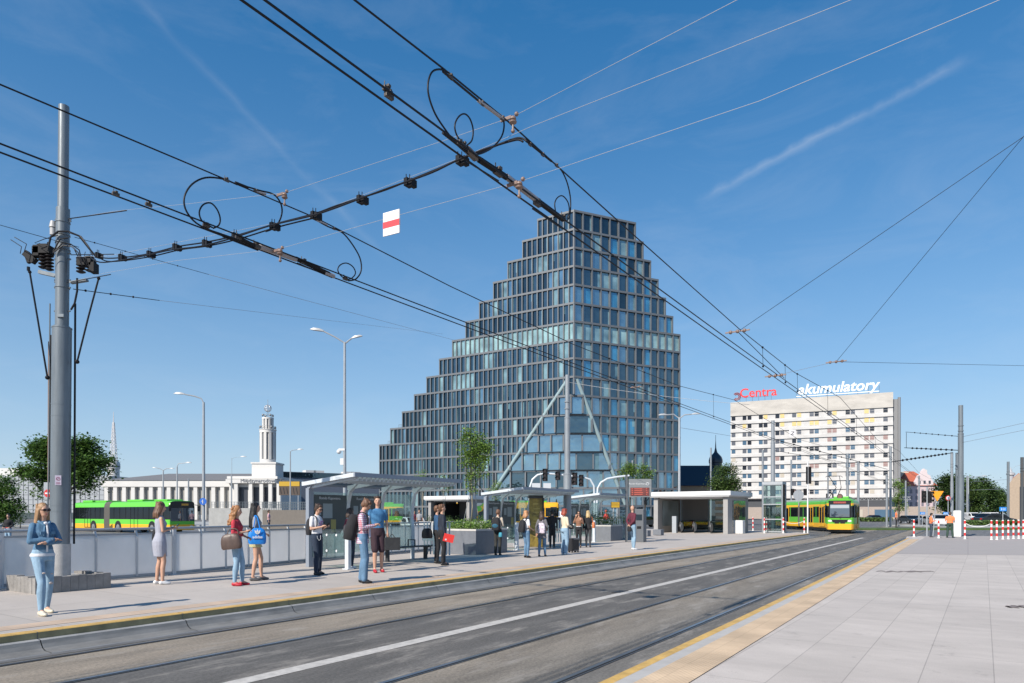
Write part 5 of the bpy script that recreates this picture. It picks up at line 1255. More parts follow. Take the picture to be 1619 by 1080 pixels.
for px, py, Y, lb_, nm in ((76, 780, 62, 'round red no-entry sign behind the woman in denim', 'no_entry_sign'),):
    q = P(px, py, Y); b0 = q.copy(); b0.z = 0; o = thing(nm, lb_, 'road sign', b0)
    m_ = MB(); m_.cyl(b0, q+UP*.3, .04, n=8); m_.build('pole', M_galv, o)
    m_ = MB(); m_.cyl(q, q+Vector((0, -.03, 0)), .36, n=24); m_.build('disc', M_stop, o)
    m_ = MB(); m_.box(q.x-.26, q.x+.26, q.y-.045, q.y-.031, q.z-.07, q.z+.07); m_.build('bar', M_wpaint, o)
    m_ = MB(); m_.box(q.x-.40, q.x+.42, q.y+.01, q.y+.03, q.z-.45, q.z+1.0); m_.build('backing_panel', M_galv, o)
for px, y0, y1, w_, Y, c, lb_ in ((1499, 783, 794, 6, 95, 'r', 'round red-edged sign on the pole left of the steel poles'),):
    q = P(1499, 787.5, 94); b0 = q.copy(); b0.z = 0; o = thing('round_sign', lb_, 'road sign', b0)
    m_ = MB(); m_.cyl(b0, q, .05, n=8); m_.build('pole', M_galv, o); m_ = MB(); m_.cyl(q, q+Vector((0, -.03, 0)), .36, n=20); m_.build('disc', M_stop, o); m_ = MB(); m_.cyl(q+Vector((0, -.031, 0)), q+Vector((0, -.045, 0)), .26, n=20); m_.build('face', M_wpaint, o)
for px, py, w_, h_, Y, lb_ in ((1458.5, 811.5, 8, 4, 105, 'small blue plate before the pink house'), (1585.5, 805, 11, 6.5, 95, 'blue direction plate with white arrows before the tan hall'), (1495, 811.5, 8, 3.5, 92, 'small blue-white plate under the round sign')):
    q = P(px, py, Y); b0 = q.copy(); b0.z = 0; o = thing('blue_sign', lb_, 'road sign', b0, group='blue plates at the right')
    m_ = MB(); m_.cyl(b0, q, .05, n=8); m_.build('pole', M_galv, o); hw_, hh = w_/2/F*Y, h_/2/F*Y
    m_ = MB(); m_.box(q.x-hw_, q.x+hw_, q.y-.06, q.y-.02, q.z-hh, q.z+hh); m_.build('plate', mat('sign_blue2', (.02, .22, .62), .4), o)
    m_ = MB()
    for dx in (-.5, 0, .5): m_.seg((q.x+dx*hw_, q.y-.065, q.z-hh*.6), (q.x+dx*hw_, q.y-.065, q.z+hh*.4), .07, .01); m_.seg((q.x+dx*hw_, q.y-.07, q.z+hh*.6), (q.x+dx*hw_+.12, q.y-.07, q.z+hh*.2), .05, .01)
    m_.build('arrows', M_wpaint, o)
# yellow hoardings
for x0, x1, y0, y1, Y, lb_ in ((441, 474, 761, 783, 120, 'yellow and brown billboard right of the white hall entrance'), (966, 980, 793.5, 802.5, 80, 'small yellow striped hoarding behind the farthest shelter')):
    q = P((x0+x1)/2, HY, Y); q.z = 0; o = thing('billboard', lb_, 'billboard', q); a = P(x0, y0, Y); b_ = P(x1, y1, Y)
    m_ = MB(); m_.box(a.x, b_.x, Y, Y+.2, b_.z, a.z); m_.build('board', mat('board_brown', (.07, .05, .04), .6), o)
    m_ = MB(); zc = a.z-(a.z-b_.z)*.35; m_.box(a.x+.05, b_.x-.05, Y-.05, Y-.01, zc if Y > 100 else b_.z, a.z-.05); m_.build('yellow_panel', mat('panel_yellow', (.46, .28, .02), .5), o)
    m_ = MB(); n = 6
    for i in range(n):
        x = a.x+(b_.x-a.x)*(i+.7)/(n+.5); m_.seg((x, Y-.07, b_.z+.25), (x-.2, Y-.07, (zc-.2) if Y > 100 else a.z-.15), .07, .02)
    m_.build('stripes', M_bench, o); m_ = MB(); m_.cyl((a.x+.3, Y+.1, 0), (a.x+.3, Y+.1, b_.z), .08, n=6); m_.cyl((b_.x-.3, Y+.1, 0), (b_.x-.3, Y+.1, b_.z), .08, n=6); m_.build('leg', M_galv, o)
# low walls / railings of the tunnel ramps across the street
for x0, x1, y0, Y, m, lb_ in ((330, 445, 800, 95, M_conc, 'pale concrete ramp wall with a railing before the white hall'), (415, 486, 802, 74, mat('wall_brown', (.17, .15, .13), .8, noise=.1), 'brownish ramp wall panels left of the nearest shelter')):
    a = P(x0, y0, Y); b_ = P(x1, y0, Y); o = thing('ramp_wall', lb_, 'wall', ((a.x+b_.x)/2, Y, 0))
    m_ = MB(); m_.box(a.x, b_.x, Y, Y+.3, 0, a.z-.3); m_.build('wall', m, o); m_ = MB(); n = 26
    for i in range(n+1):
        x = a.x+(b_.x-a.x)*i/n; m_.seg((x, Y+.1, a.z-.3), (x, Y+.1, a.z+.55), .05, .05)
    for z in (.55, .25, 0): m_.seg((a.x, Y+.1, a.z+z), (b_.x, Y+.1, a.z+z), .05, .05)
    m_.build('railing', M_pole, o)
# ground-level base storey clutter: low planting hedges
def hedge(lb_, x0, x1, Y, h, dpt, mats_, n, seed, px=True):
    a = P(x0, HY, Y).x; b_ = P(x1, HY, Y).x; r = random.Random(seed); m_ = MB()
    for i in range(n):
        p = Vector((r.uniform(a, b_), Y+r.uniform(0, dpt), r.uniform(.1, h))); s_ = r.uniform(.12, .3)
        u_ = Vector((r.uniform(-1, 1), r.uniform(-1, 1), r.uniform(-1, 1))).normalized(); w_ = u_.cross(Vector((r.uniform(-1, 1), r.uniform(-1, 1), r.uniform(-1, 1)))).normalized()
        m_.mi = r.choice((0, 0, 1, 2)); m_.add([p-u_*s_, p+w_*s_*.6, p+u_*s_, p-w_*s_*.6], [(0, 1, 2, 3)])
    o = m_.build('hedge', mats_); centre(o); tag(o, lb_, 'hedge', 'low hedges across the junction')
hedge('low clipped hedge right of the steel poles, across the junction', 1528, 1640, 95, .75, 3, LM_mid, 3600, 1)
hedge('low hedge in front of the slab block podium', 1356, 1412, 150, .9, 3, LM_mid, 1500, 2)

# ================================================================ overhead wires
K1, K2, U0 = -8.73, -4.40, 6.53
def wire(name, lb_, pts, r, m=M_rub, cat='wire', n=5, group=None, parts=None):
    if parts is None:
        mb = MB(); mb.tube(pts, r, n); o = mb.build(name, m, smooth='all'); centre(o); return tag(o, lb_, cat, group)
    o = thing(name, lb_, cat, pts[0], group=group); mb = MB(); mb.tube(pts, r, n); mb.build('cable', m, o, smooth='all'); parts(o); return o
def smooth_pts(pts, k=4):
    out = []; n = len(pts)
    for i in range(n-1):
        p0, p1, p2, p3 = pts[max(i-1, 0)], pts[i], pts[i+1], pts[min(i+2, n-1)]
        for j in range(k):
            t = j/k; out.append(.5*((2*p1)+(p2-p0)*t+(2*p0-5*p1+4*p2-p3)*t*t+(3*p1-p0-3*p2+p3)*t**3))
    out.append(pts[-1]); return out
us = [-25, -10, 0, 6.5, 15, 25, 32, 45, 60, 75, 90, 110]
for v, z, lb_ in ((K2+.05, 5.63, 'right contact wire of the near track, running from top left to the hotel'), (K2-.06, 5.60, 'left contact wire of the near track, running just beside its twin'),
                (K1+.05, 5.80, 'right contact wire of the far track, over the waiting people'), (K1-.07, 5.76, 'left contact wire of the far track, lowest of the long wires')):
    wire('contact_wire', lb_, [UV(u, v, z-.03*math.sin(u*.11)) for u in us], .0108, group='tram contact wires')
def mess(v, zs, lb_, zc):
    pts = [UV(u, v, z) for u, z in zs]
    def drop(o):
        for u in (18.2, 20.8, 22.5, 28, 36, 44, 52):
            z = None
            for (a, za), (b_, zb) in zip(zs, zs[1:]):
                if a <= u <= b_: z = za+(zb-za)*(u-a)/(b_-a)
            m_ = MB(); m_.cyl(UV(u, v, z), UV(u+.05, v, zc), .006, n=4); m_.ell(UV(u, v, z), .03, 6, 4); m_.ell(UV(u+.05, v, zc), .03, 6, 4); m_.build('dropper', M_rub, o)
    wire('messenger_wire', lb_, pts, .010, parts=drop, group='messenger wires')
mess(K2, [(-25, 6.6), (-10, 6.25), (-2, 6.20), (4.14, 6.23), (5.33, 6.286), (6.5, 6.31), (7.62, 6.275), (10, 6.21), (16, 6.07), (22, 6.1), (31, 6.6), (45, 6.1), (60, 6.6), (85, 6.2), (110, 6.6)], 'upper messenger wire of the near track with short droppers', 5.6)
mess(K1, [(-25, 7.0), (-10, 6.6), (-2, 6.40), (3.07, 6.455), (5.42, 6.518), (6.74, 6.545), (7.39, 6.56), (8.5, 6.51), (10.8, 6.41), (16, 6.30), (24, 6.44), (31, 6.9), (45, 6.4), (60, 6.9), (85, 6.4), (110, 6.8)], 'upper messenger wire of the far track with short droppers', 5.8)
V1 = lambda x, y: PV(x, y, K1); V2 = lambda x, y: PV(x, y, K2); C0_ = lambda x, y: PU(x, y, U0)
for pl_, lb_, fn, r in (
    ([(375, 292), (352, 283), (325, 281), (304, 291), (292, 310), (293, 330), (306, 349), (325, 361), (350, 370)], 'big black feeder loop hanging left over the far track', V1, .012),
    ([(336, 360), (320, 350), (315, 336), (321, 324), (333, 321), (343, 331), (348, 345), (346, 356), (337, 361)], 'small round feeder coil inside the big left loop', V1, .011),
    ([(380, 292), (410, 301), (432, 307), (443, 320), (446, 335), (441, 351), (430, 362), (420, 366)], 'black cable bow right of the big left loop', V1, .012),
    ([(495, 345), (518, 358), (540, 367), (556, 385), (569, 408), (571, 428), (563, 441), (551, 444)], 'black cable bow descending to the small lower right coil', V1, .012),
    ([(551, 443), (540, 437), (534, 427), (538, 419), (548, 416), (558, 422), (562, 432), (556, 440), (548, 442)], 'small round coil below the red and white plate', V1, .010),
    ([(712, 117), (698, 110), (684, 113), (677, 130), (678, 152), (688, 180), (704, 205), (722, 228), (735, 240)], 'tall black feeder loop at top centre over the near track', V2, .0095),
    ([(738, 231), (724, 217), (719, 200), (724, 186), (734, 180), (743, 188), (748, 205), (746, 222), (738, 230)], 'small oval coil beside the tall top centre loop', V2, .0085),
    ([(782, 178), (793, 184), (797, 198), (793, 216), (780, 232), (765, 241), (752, 245)], 'black cable bow right of the oval coil', V2, .0095),
    ([(876, 258), (888, 270), (897, 290), (902, 315), (901, 340), (896, 350)], 'black cable bow dropping to the roof of the glass tower', V2, .009),
    ([(879, 338), (877, 322), (882, 312), (890, 310), (898, 320), (900, 334), (897, 345)], 'small open coil just above the tower top', V2, .008)):
    wire('feeder_loop', lb_, smooth_pts([fn(*p) for p in pl_]), r, n=7, group='feeder loops')
# insulated section rods
def rod(lb_, fn, segs, bits):
    p0 = fn(*segs[0][0]); o = thing('section_insulator', lb_, 'insulator', p0, group='section insulators')
    for a, b_, r, m in segs:
        m_ = MB(); m_.cyl(fn(*a), fn(*b_), r, n=10); m_.build('rod' if r < .04 else 'sleeve', m, o, smooth=True)
    for x, y, s_ in bits:
        m_ = MB(); q = fn(x, y); m_.obox(q, D*s_*1.4, N*s_*.5, UP*s_*.6); m_.obox(q+UP*s_*.8, D*s_*.5, N*s_*1.0, UP*s_*.35); m_.cyl(q+UP*s_*.5-D*s_*.9, q+UP*s_*1.9-D*s_*.9, s_*.16, n=6); m_.build('clamp', mat('clamp_brown', (.09, .075, .065), .5, metal=.3, noise=.3, nscale=30), o, bevel=.004)
    return o
M_rodg = mat('rod_grey', (.30, .28, .29), .4, noise=.1, nscale=10); M_ins = mat('insulator_pink', (.20, .135, .11), .5, noise=.3, nscale=40)
rod('long dark and grey insulating rod on the far track wires, centre left', V1, [((345, 369), (412, 392), .017, M_rub), ((382, 379), (402, 389), .034, M_black), ((411, 390), (468, 410), .040, M_rodg), ((468, 409), (520, 433), .036, M_black), ((352, 374), (408, 396), .010, M_rub), ((470, 416), (525, 439), .010, M_rub), ((513, 431), (528, 437), .035, M_rodg)], [(405, 389, .045), (480, 415, .045), (326, 357, .035), (378, 377, .04), (546, 441, .035), (235, 324, .03), (183, 307, .03)])
rod('long dark and grey insulating rod on the near track wires, above the tower', V2, [((700, 210), (745, 246), .014, M_rub), ((757, 252), (800, 280), .034, M_black), ((800, 279), (848, 316), .036, M_rodg), ((848, 316), (890, 347), .033, M_black), ((738, 255), (788, 286), .009, M_rub), ((842, 330), (890, 362), .010, M_rub), ((738, 236), (752, 250), .040, mat('box_brown', (.10, .085, .08), .5))], [(787, 273, .05), (849, 322, .045), (726, 228, .035), (733, 230, .03), (612, 142, .035), (615, 152, .035), (890, 345, .04)])
rod('messenger strain clamps left of the pink insulator over the far track', V1, [((372, 289), (392, 297), .022, M_black), ((405, 303), (420, 307), .018, M_rodg)], [(358, 285, .03), (405, 303, .028)])
rod('messenger strain clamps and splice over the near track', V2, [((756, 159), (795, 188), .018, M_rodg), ((700, 113), (756, 159), .012, M_rub), ((830, 221), (872, 255), .014, M_black)], [(712, 122, .026), (762, 164, .024), (794, 188, .026), (838, 229, .02), (858, 245, .022), (880, 262, .022)])
rod('splice on the far track messenger wire below the parallel feeders', V1, [((490, 343), (517, 356), .018, M_rodg)], [(497, 342, .028), (528, 362, .022)])
# cross-span wires with pink insulators
M_span = mat('span_steel', (.36, .36, .37), .5)
def span(lb_, pts, r, hang):
    P3 = [C0_(*p) for p in pts]
    def parts(o):
        for (x, y) in hang:
            q = C0_(x, y); m_ = MB(); m_.lathe(q-UP*.075, [(.015, -.02), (.042, 0), (.045, .015), (.024, .027), (.038, .04), (.034, .06), (.012, .08)], 12); m_.build('insulator', M_ins, o, smooth=True)
            m_ = MB(); d_ = (C0_(x+20, y-8)-C0_(x-20, y+8)).normalized(); m_.seg(q-d_*.17+UP*.005, q-d_*.02, .022, .035); m_.ell(q+d_*.05+UP*.01, .026, 8, 6); m_.cyl(q-UP*.09, q-UP*.17, .012, n=6); m_.ell(q-UP*.17, .024, 8, 6); m_.build('arm', M_ins, o, smooth=True)
    return wire('span_wire', lb_, P3, r, M_span, parts=parts, group='thin cross-span wires')
span('highest thin span wire, from the big pole through the pink insulators to the top edge', [(108, 346), (180, 334), (300, 322), (450, 305), (700, 223), (810, 185), (1165, 0), (1500, -175)], .00245, [(450, 305), (811, 184)])
span('lowest thin span wire carrying the red and white plate', [(112, 446), (165, 432), (280, 412), (440, 394), (620, 343), (822, 287), (1200, 160), (1580, 0), (1900, -133)], .00245, [(443, 394), (821, 287)])
span('middle thin span wire crossing above the near track', [(120, 406), (170, 405), (480, 344), (740, 245), (840, 200), (1345, 0), (1700, -140)], .00245, [])
for y0, y1, x0, x1, r in ((346, 333, 108, 200, .011), (446, 434, 112, 175, .009), (403, 402, 112, 180, .009)):
    o = wire('span_rope', 'dark insulated end of the span wire fixed to the big pole at %s' % ('its top clamp' if y0 == 346 else ('the lower bracket' if y0 == 446 else 'the switchgear')), [C0_(x0, y0), C0_(x1, y1)], r)
# feeder bundle across
bund = [(150, 402), (165, 408), (195, 407), (237, 401), (280, 390), (325, 383), (375, 372), (432, 355), (497, 338), (530, 326), (570, 313), (610, 300), (645, 286), (690, 268), (727, 252), (760, 240), (790, 228), (815, 219), (826, 219), (833, 224)]
def sag(p, a): return [(x, y+a+(1.5*a/6)*math.sin(i*1.57)) for i, (x, y) in enumerate(p)]
def clamps(o):
    for x, y in ((155, 404), (192, 407), (237, 402), (278, 391), (325, 385), (372, 374), (432, 358), (497, 341), (570, 316), (645, 289), (727, 254)):
        q = C0_(x, y); w_ = .032; m_ = MB(); m_.obox(q, N*.028, D*.05, UP*.05); m_.obox(q+N*.08-UP*.03, N*.028, D*.05, UP*.045); m_.cyl(q-N*.03, q-N*.03+UP*.12, .006, n=5); m_.cyl(q+N*.03+UP*.02, q+N*.03+UP*.10, .006, n=5); m_.build('spacer_clamp', M_black, o)
wire('feeder_cable', 'upper feeder cable of the bundle from the big pole to the near track', smooth_pts([C0_(*p) for p in bund]), .012, parts=clamps, n=7, group='feeder cables')
wire('feeder_cable', 'lower feeder cable of the bundle, sagging between the black clamps', smooth_pts([C0_(*p)-D*.08 for p in sag(bund, 7)]), .012, n=7, group='feeder cables')
wire('feeder_cable', 'short third feeder cable from the big pole to the far track only', smooth_pts([C0_(*p)+D*.06 for p in sag(bund[:9], 3)]), .011, n=7, group='feeder cables')
# plates hung on wires
q = C0_(619, 345); d_ = (C0_(640, 338)-C0_(600, 349)).normalized(); dn = Vector((0, 0, -1)); ps = 14.5/F*q.y/abs(d_.x)
o = thing('hanging_plate', 'white plate with a red stripe hanging from the thin span wire', 'sign', q)
m_ = MB(); hh = 18.5/F*q.y; c = q-UP*(hh-.09); nn_ = d_.cross(UP).normalized(); m_.obox(c, d_*ps, nn_*.008, UP*hh); m_.build('plate', mat('plate_white', (.75, .73, .74), .5), o)
m_ = MB(); m_.obox(c-UP*hh*.08+nn_*.0, d_*ps*.998, nn_*.011, UP*hh*.27); m_.build('stripe', mat('plate_red', (.75, .06, .07), .5), o)
m_ = MB()
for sx_ in (-.86, .86):
    for dz in (.72, .86): m_.cyl(c+d_*ps*sx_+UP*hh*dz-nn_*.012, c+d_*ps*sx_+UP*hh*dz+nn_*.012, .006, n=6)
m_.build('rivets', M_black, o)
q = P(1253, 685, 58); o = thing('hanging_plate', 'small white square plate with a black zigzag hanging before the slab block', 'sign', q)
m_ = MB(); m_.obox(q, (.28, 0, 0), (0, .01, 0), (0, 0, .27)); m_.build('plate', MATS['plate_white'], o)
m_ = MB(); y = -.02; m_.seg(q+Vector((-.14, y, .13)), q+Vector((.14, y, .13)), .04, .02); m_.seg(q+Vector((.14, y, .13)), q+Vector((-.14, y, -.13)), .04, .02); m_.seg(q+Vector((-.14, y, -.13)), q+Vector((.14, y, -.13)), .04, .02); m_.build('zigzag', M_black, o)
# further thin wires, each spanning two supports
def lw(lb_, a, b_, r=.006, sagz=0.0, m=M_rub, name='stay_wire', dots=0):
    a = P(*a); b_ = P(*b_); n = 10; pts = [a.lerp(b_, i/n)-UP*(sagz*4*(i/n)*(1-i/n)) for i in range(n+1)]
    def parts(o):
        for i in range(dots):
            m_ = MB(); m_.ell(a.lerp(b_, .12+.8*i/dots)-UP*(sagz*4*(.12+.8*i/dots)*(.88-.8*i/dots)), r*3.0, 6, 4); m_.build('clamp', M_black, o)
    wire(name, lb_, pts, r, m, parts=parts if dots else None)
lw('thin wire running from the left edge past the switchgear down to mid-left sky', (-60, 339, 13), (125, 391, 14), .006); lw('thin wire from the switchgear with small clamps, descending across the left sky', (118, 375, 14), (330, 434, 18), .006, dots=4)
lw('faint continuation of the descending wire toward the tower', (330, 434, 18), (745, 545, 33), .006, m=M_galv)
lw('lowest wire leaving the big pole toward the tower', (116, 457, 14), (252, 475, 17), .009, dots=3); lw('faint low wire from the pole clamps toward the lamp', (252, 475, 17), (700, 528, 40), .005, m=M_galv)
lw('upper steep stay wire at the right, from the sky edge to the near track wires', (1680, 174, 12), (1170, 522, 15.9), .0055); lw('steeper stay wire at the right edge ending at the knot', (1665, 160, 13), (1322, 572, 20), .0055)
lw('flat stay wire from the knot to the right edge', (1322, 572, 20), (1700, 580, 24), .0055); lw('short stay wire from the knot to the track wires', (1325, 571, 20), (1225, 594, 18.7), .005, m=M_galv)
lw('pull-off wire between the wire knot and the contact wires', (1166, 524, 15.9), (1240, 598, 18.9), .009)
for x, y, Y, lb_ in ((1166, 524, 15.9, 'brass coloured wire knot above the slab block, left one'), (1322, 572, 20, 'small wire knot where three stays meet, right sky'), (1226, 594, 18.7, 'row of small pink insulators on the contact wires, before the slab block'), (1005, 612, 30, 'small pink insulators on the span in front of the tower')):
    q = P(x, y, Y); m_ = MB()
    for dx in (-.16, 0, .16): m_.ell(q+N*dx, .045, 8, 6)
    m_.seg(q-N*.28, q+N*.28, .025, .03); o = m_.build('wire_fitting', M_ins, smooth=True); centre(o); tag(o, lb_, 'wire fitting', 'small fittings on the wires')
lw('thin span in front of the tower at mid height', (897, 604, 33), (1185, 640, 30), .008, sagz=.1, m=M_galv); lw('higher dotted span wire from the right pole to the slab block corner', (1517, 690, 50), (1432, 683, 60), .02, dots=7)
lw('middle dotted span wire at the right pole', (1517, 712, 50), (1430, 708, 60), .03, dots=9); lw('lower dotted cable from the second right pole', (1506, 716, 90), (1412, 730, 80), .05, dots=12)
lw('short vertical link between dotted spans', (1433, 684, 60), (1433, 708, 60), .02)
lw('faint long wire leaving the right pole upward', (1520, 691, 50), (1680, 655, 40), .012, m=M_galv); lw('faint long wire leaving the right pole, lower one', (1520, 700, 50), (1680, 668, 40), .012, m=M_galv)
lw('thin span between tower lamp and domed building', (1074, 676, 70), (1160, 690, 90), .02, m=M_galv); lw('thin wire over the far trees', (1534, 775, 150), (1680, 770, 120), .03, m=M_galv); lw('thin wire above the trees toward the tan hall', (1534, 762, 150), (1690, 752, 120), .03, m=M_galv)
lw('span wire with clamps in front of the slab block, upper', (1222, 694, 56), (1403, 742, 92), .03, dots=9); lw('span wire with clamps in front of the slab block, lower', (1222, 712, 56), (1357, 735, 92), .02, dots=8)
# ================================================================ vehicles
M_green = mat('paint_green', (.13, .52, .05), .28, noise=.03); M_yelp = mat('paint_yellow', (.78, .40, .02), .3, noise=.03)
M_green2 = mat('tram_green', (.11, .42, .04), .3, noise=.06); M_vglass = facade_glass('vehicle_glass', (.006, .008, .010), .07, .03, .02)
M_bell = mat('bellows_grey', (.10, .095, .085), .8, noise=.2, nscale=4, stretch=(6, 1, 1)); M_tyre = mat('tyre', (.012, .012, .013), .8); M_rim = mat('rim_grey', (.28, .28, .29), .4, metal=.4)
M_scr = facade_glass('windscreen_glass', (.03, .045, .06), .30, .02, .02, tint=(.8, .9, 1)); M_vblk = mat('vehicle_black', (.012, .012, .014), .3); M_hl = mat('headlight', (.75, .76, .72), .15)
M_roofg = mat('roof_unit_grey', (.35, .36, .36), .6)
def shell(xs, prof, mi, hw_scale=1.0):
    "xs: (x, y-scale, z-shrink); prof: half profile (y, z); mi: material per edge"
    m_ = MB(); full = [(-y, z) for y, z in prof]+[(y, z) for y, z in reversed(prof[:-1])]
    fm = mi+list(reversed(mi)); zc = 1.5; k = len(full)
    rings = [[Vector((x, y*s_, zc+(z-zc)*q)) for y, z in full] for x, s_, q in xs]
    vs = [p for r in rings for p in r]; base = 0
    m_.v = [tuple(v) for v in vs]
    for i in range(len(xs)-1):
        for j in range(k):
            j2 = (j+1) % k
            m_.f.append((i*k+j, (i+1)*k+j, (i+1)*k+j2, i*k+j2)); m_.m.append(fm[j] if j < k-1 else 4)
    n = len(xs)-1
    # caps built as horizontal strips so colours follow the side bands
    for e, rev in ((0, False), (n, True)):
        h = len(prof)
        for j in range(h-1):
            a, b_ = e*k+j, e*k+j+1; c_, d_ = e*k+(k-1-j), e*k+(k-2-j)
            f = (a, b_, d_, c_) if b_ != d_ else (a, b_, c_)
            m_.f.append(tuple(reversed(f)) if rev else f); m_.m.append(mi[j])
    return m_
def wheel(parent, x, y, r, sgn):
    a = MB(); a.cyl((x, y-.13, r), (x, y+.13, r), r, n=24); w_ = a.build('wheel', M_tyre, parent, local=True, smooth=True)
    b = MB(); ys = y+sgn*.131; b.cyl((x, ys-.01*sgn, r), (x, ys+.004*sgn, r), r*.62, n=20); b.cyl((x, ys+.004*sgn, r), (x, ys+.05*sgn, r), r*.22, n=12); b.build('rim', M_rim, w_, local=True)
    return w_
def setp(o, loc, rot):
    o.location = loc; o.rotation_euler = (0, 0, rot)
# --- articulated bus (x forward; its right side, y<0, faces the camera)
bus = thing('articulated_bus', 'long green and yellow articulated bus with grey bellows behind the fence', 'bus')
profb = [(1.18, .30), (1.26, .34), (1.275, .80), (1.275, 1.22), (1.275, 1.26), (1.265, 2.42), (1.25, 2.50), (1.20, 2.72), (1.02, 2.90), (.75, 2.95), (0, 2.97)]
mb_ = [1, 1, 0, 0, 2, 0, 0, 0, 0, 0]
cols = [M_green, M_yelp, M_vglass, M_vblk, M_vblk]
shell([(0, .90, .985), (-.06, .95, .995), (-.22, .99, 1), (-.5, 1, 1), (-10.4, 1, 1)], profb, mb_).build('front_body', cols, bus, local=True, smooth=True)
shell([(-11.5, 1, 1), (-17.7, 1, 1), (-17.95, .97, .99)], profb, mb_).build('rear_body', cols, bus, local=True, smooth=True)
xs_ = [(-10.4-.0785*i, .96 if i % 2 else 1.0, .99 if i % 2 else 1.0) for i in range(15)]
shell(xs_, [(1.15, .34), (1.26, .4), (1.27, .8), (1.27, 1.2), (1.27, 1.26), (1.26, 2.4), (1.25, 2.5), (1.18, 2.76), (1.02, 2.93), (.75, 2.98), (0, 3.0)], [0]*10).build('bellows', [M_bell]*5, bus, local=True)
m_ = MB()
for x0, x1 in ((-.9, -2.1), (-5.2, -6.5), (-14.2, -15.4)):
    for s_ in (-1,):
        for k in (x0, (x0+x1)/2, x1): m_.box(k-.03, k+.03, s_*1.285-.004, s_*1.285+.004, .42, 2.42)
        m_.box(x1, x0, s_*1.284-.004, s_*1.284+.004, .40, .46)
m_.build('door_frame', M_vblk, bus, local=True)
m_ = MB()
for x in (-3.3, -4.3, -7.4, -8.5, -9.6, -12.3, -13.3, -16.4): m_.box(x-.03, x+.03, -1.29, -1.27, 1.28, 2.40)
m_.build('window_divider', M_vblk, bus, local=True)
for x in (-2.75, -8.8, -13.6):
    for s_ in (-1, 1):
        m_ = MB(); m_.cyl((x, s_*1.278, .5), (x, s_*1.283, .5), .62, n=24); m_.build('wheel_arch', M_vblk, bus, local=True); wheel(bus, x, s_*1.16, .48, s_)
m_ = MB(); m_.loft([[Vector((x, y*sc, z)) for y, z in ((-1.12, 1.12), (1.12, 1.12), (1.14, 2.30), (-1.14, 2.30))] for x, sc in ((-.02, 1.0), (.035, .985))]); m_.build('windscreen', M_scr, bus, local=True)
m_ = MB(); m_.loft([[Vector((x, y*sc, z)) for y, z in ((-1.14, 2.31), (1.14, 2.31), (1.12, 2.80), (.9, 2.90), (-.9, 2.90), (-1.12, 2.80))] for x, sc in ((-.02, 1.0), (.034, .985))]); m_.build('destination_panel', M_vblk, bus, local=True)
m_ = MB(); m_.box(.036, .04, -.1, .55, 2.52, 2.70); m_.build('destination_display', mat('amber_led', (.35, .19, .03), .5, noise=.5, nscale=14, emit=.15), bus, local=True)
for y in (-.86, .86):
    m_ = MB(); m_.ell((.0, y, .62), (.05, .16, .09), 12, 8); m_.build('headlight', M_hl, bus, local=True, smooth=True)
m_ = MB(); m_.box(.0, .02, -.35, .35, .42, .55); m_.build('number_plate', M_wpaint, bus, local=True)
for s_ in (-1, 1):
    m_ = MB(); m_.seg((-.15, s_*1.2, 2.6), (.32, s_*1.36, 2.55), .05, .05); m_.obox((.33, s_*1.37, 2.25), (.05, 0, 0), (0, .11, 0), (0, 0, .24)); m_.build('mirror', M_vblk, bus, local=True)
for x0, x1, h in ((-1.2, -3.4, .13), (-5.4, -8.2, .16), (-12.2, -14.4, .12), (-15.0, -17.0, .18)):
    m_ = MB(); m_.box(x1, x0, -.75, .75, 2.95, 2.97+h); m_.build('roof_unit', M_green, bus, local=True, bevel=.06)
fr_ = Vector((-29.75, 61.6, 0)); bus_dir = Vector((.8315, -.5556, 0)); setp(bus, fr_, math.atan2(bus_dir.y, bus_dir.x))
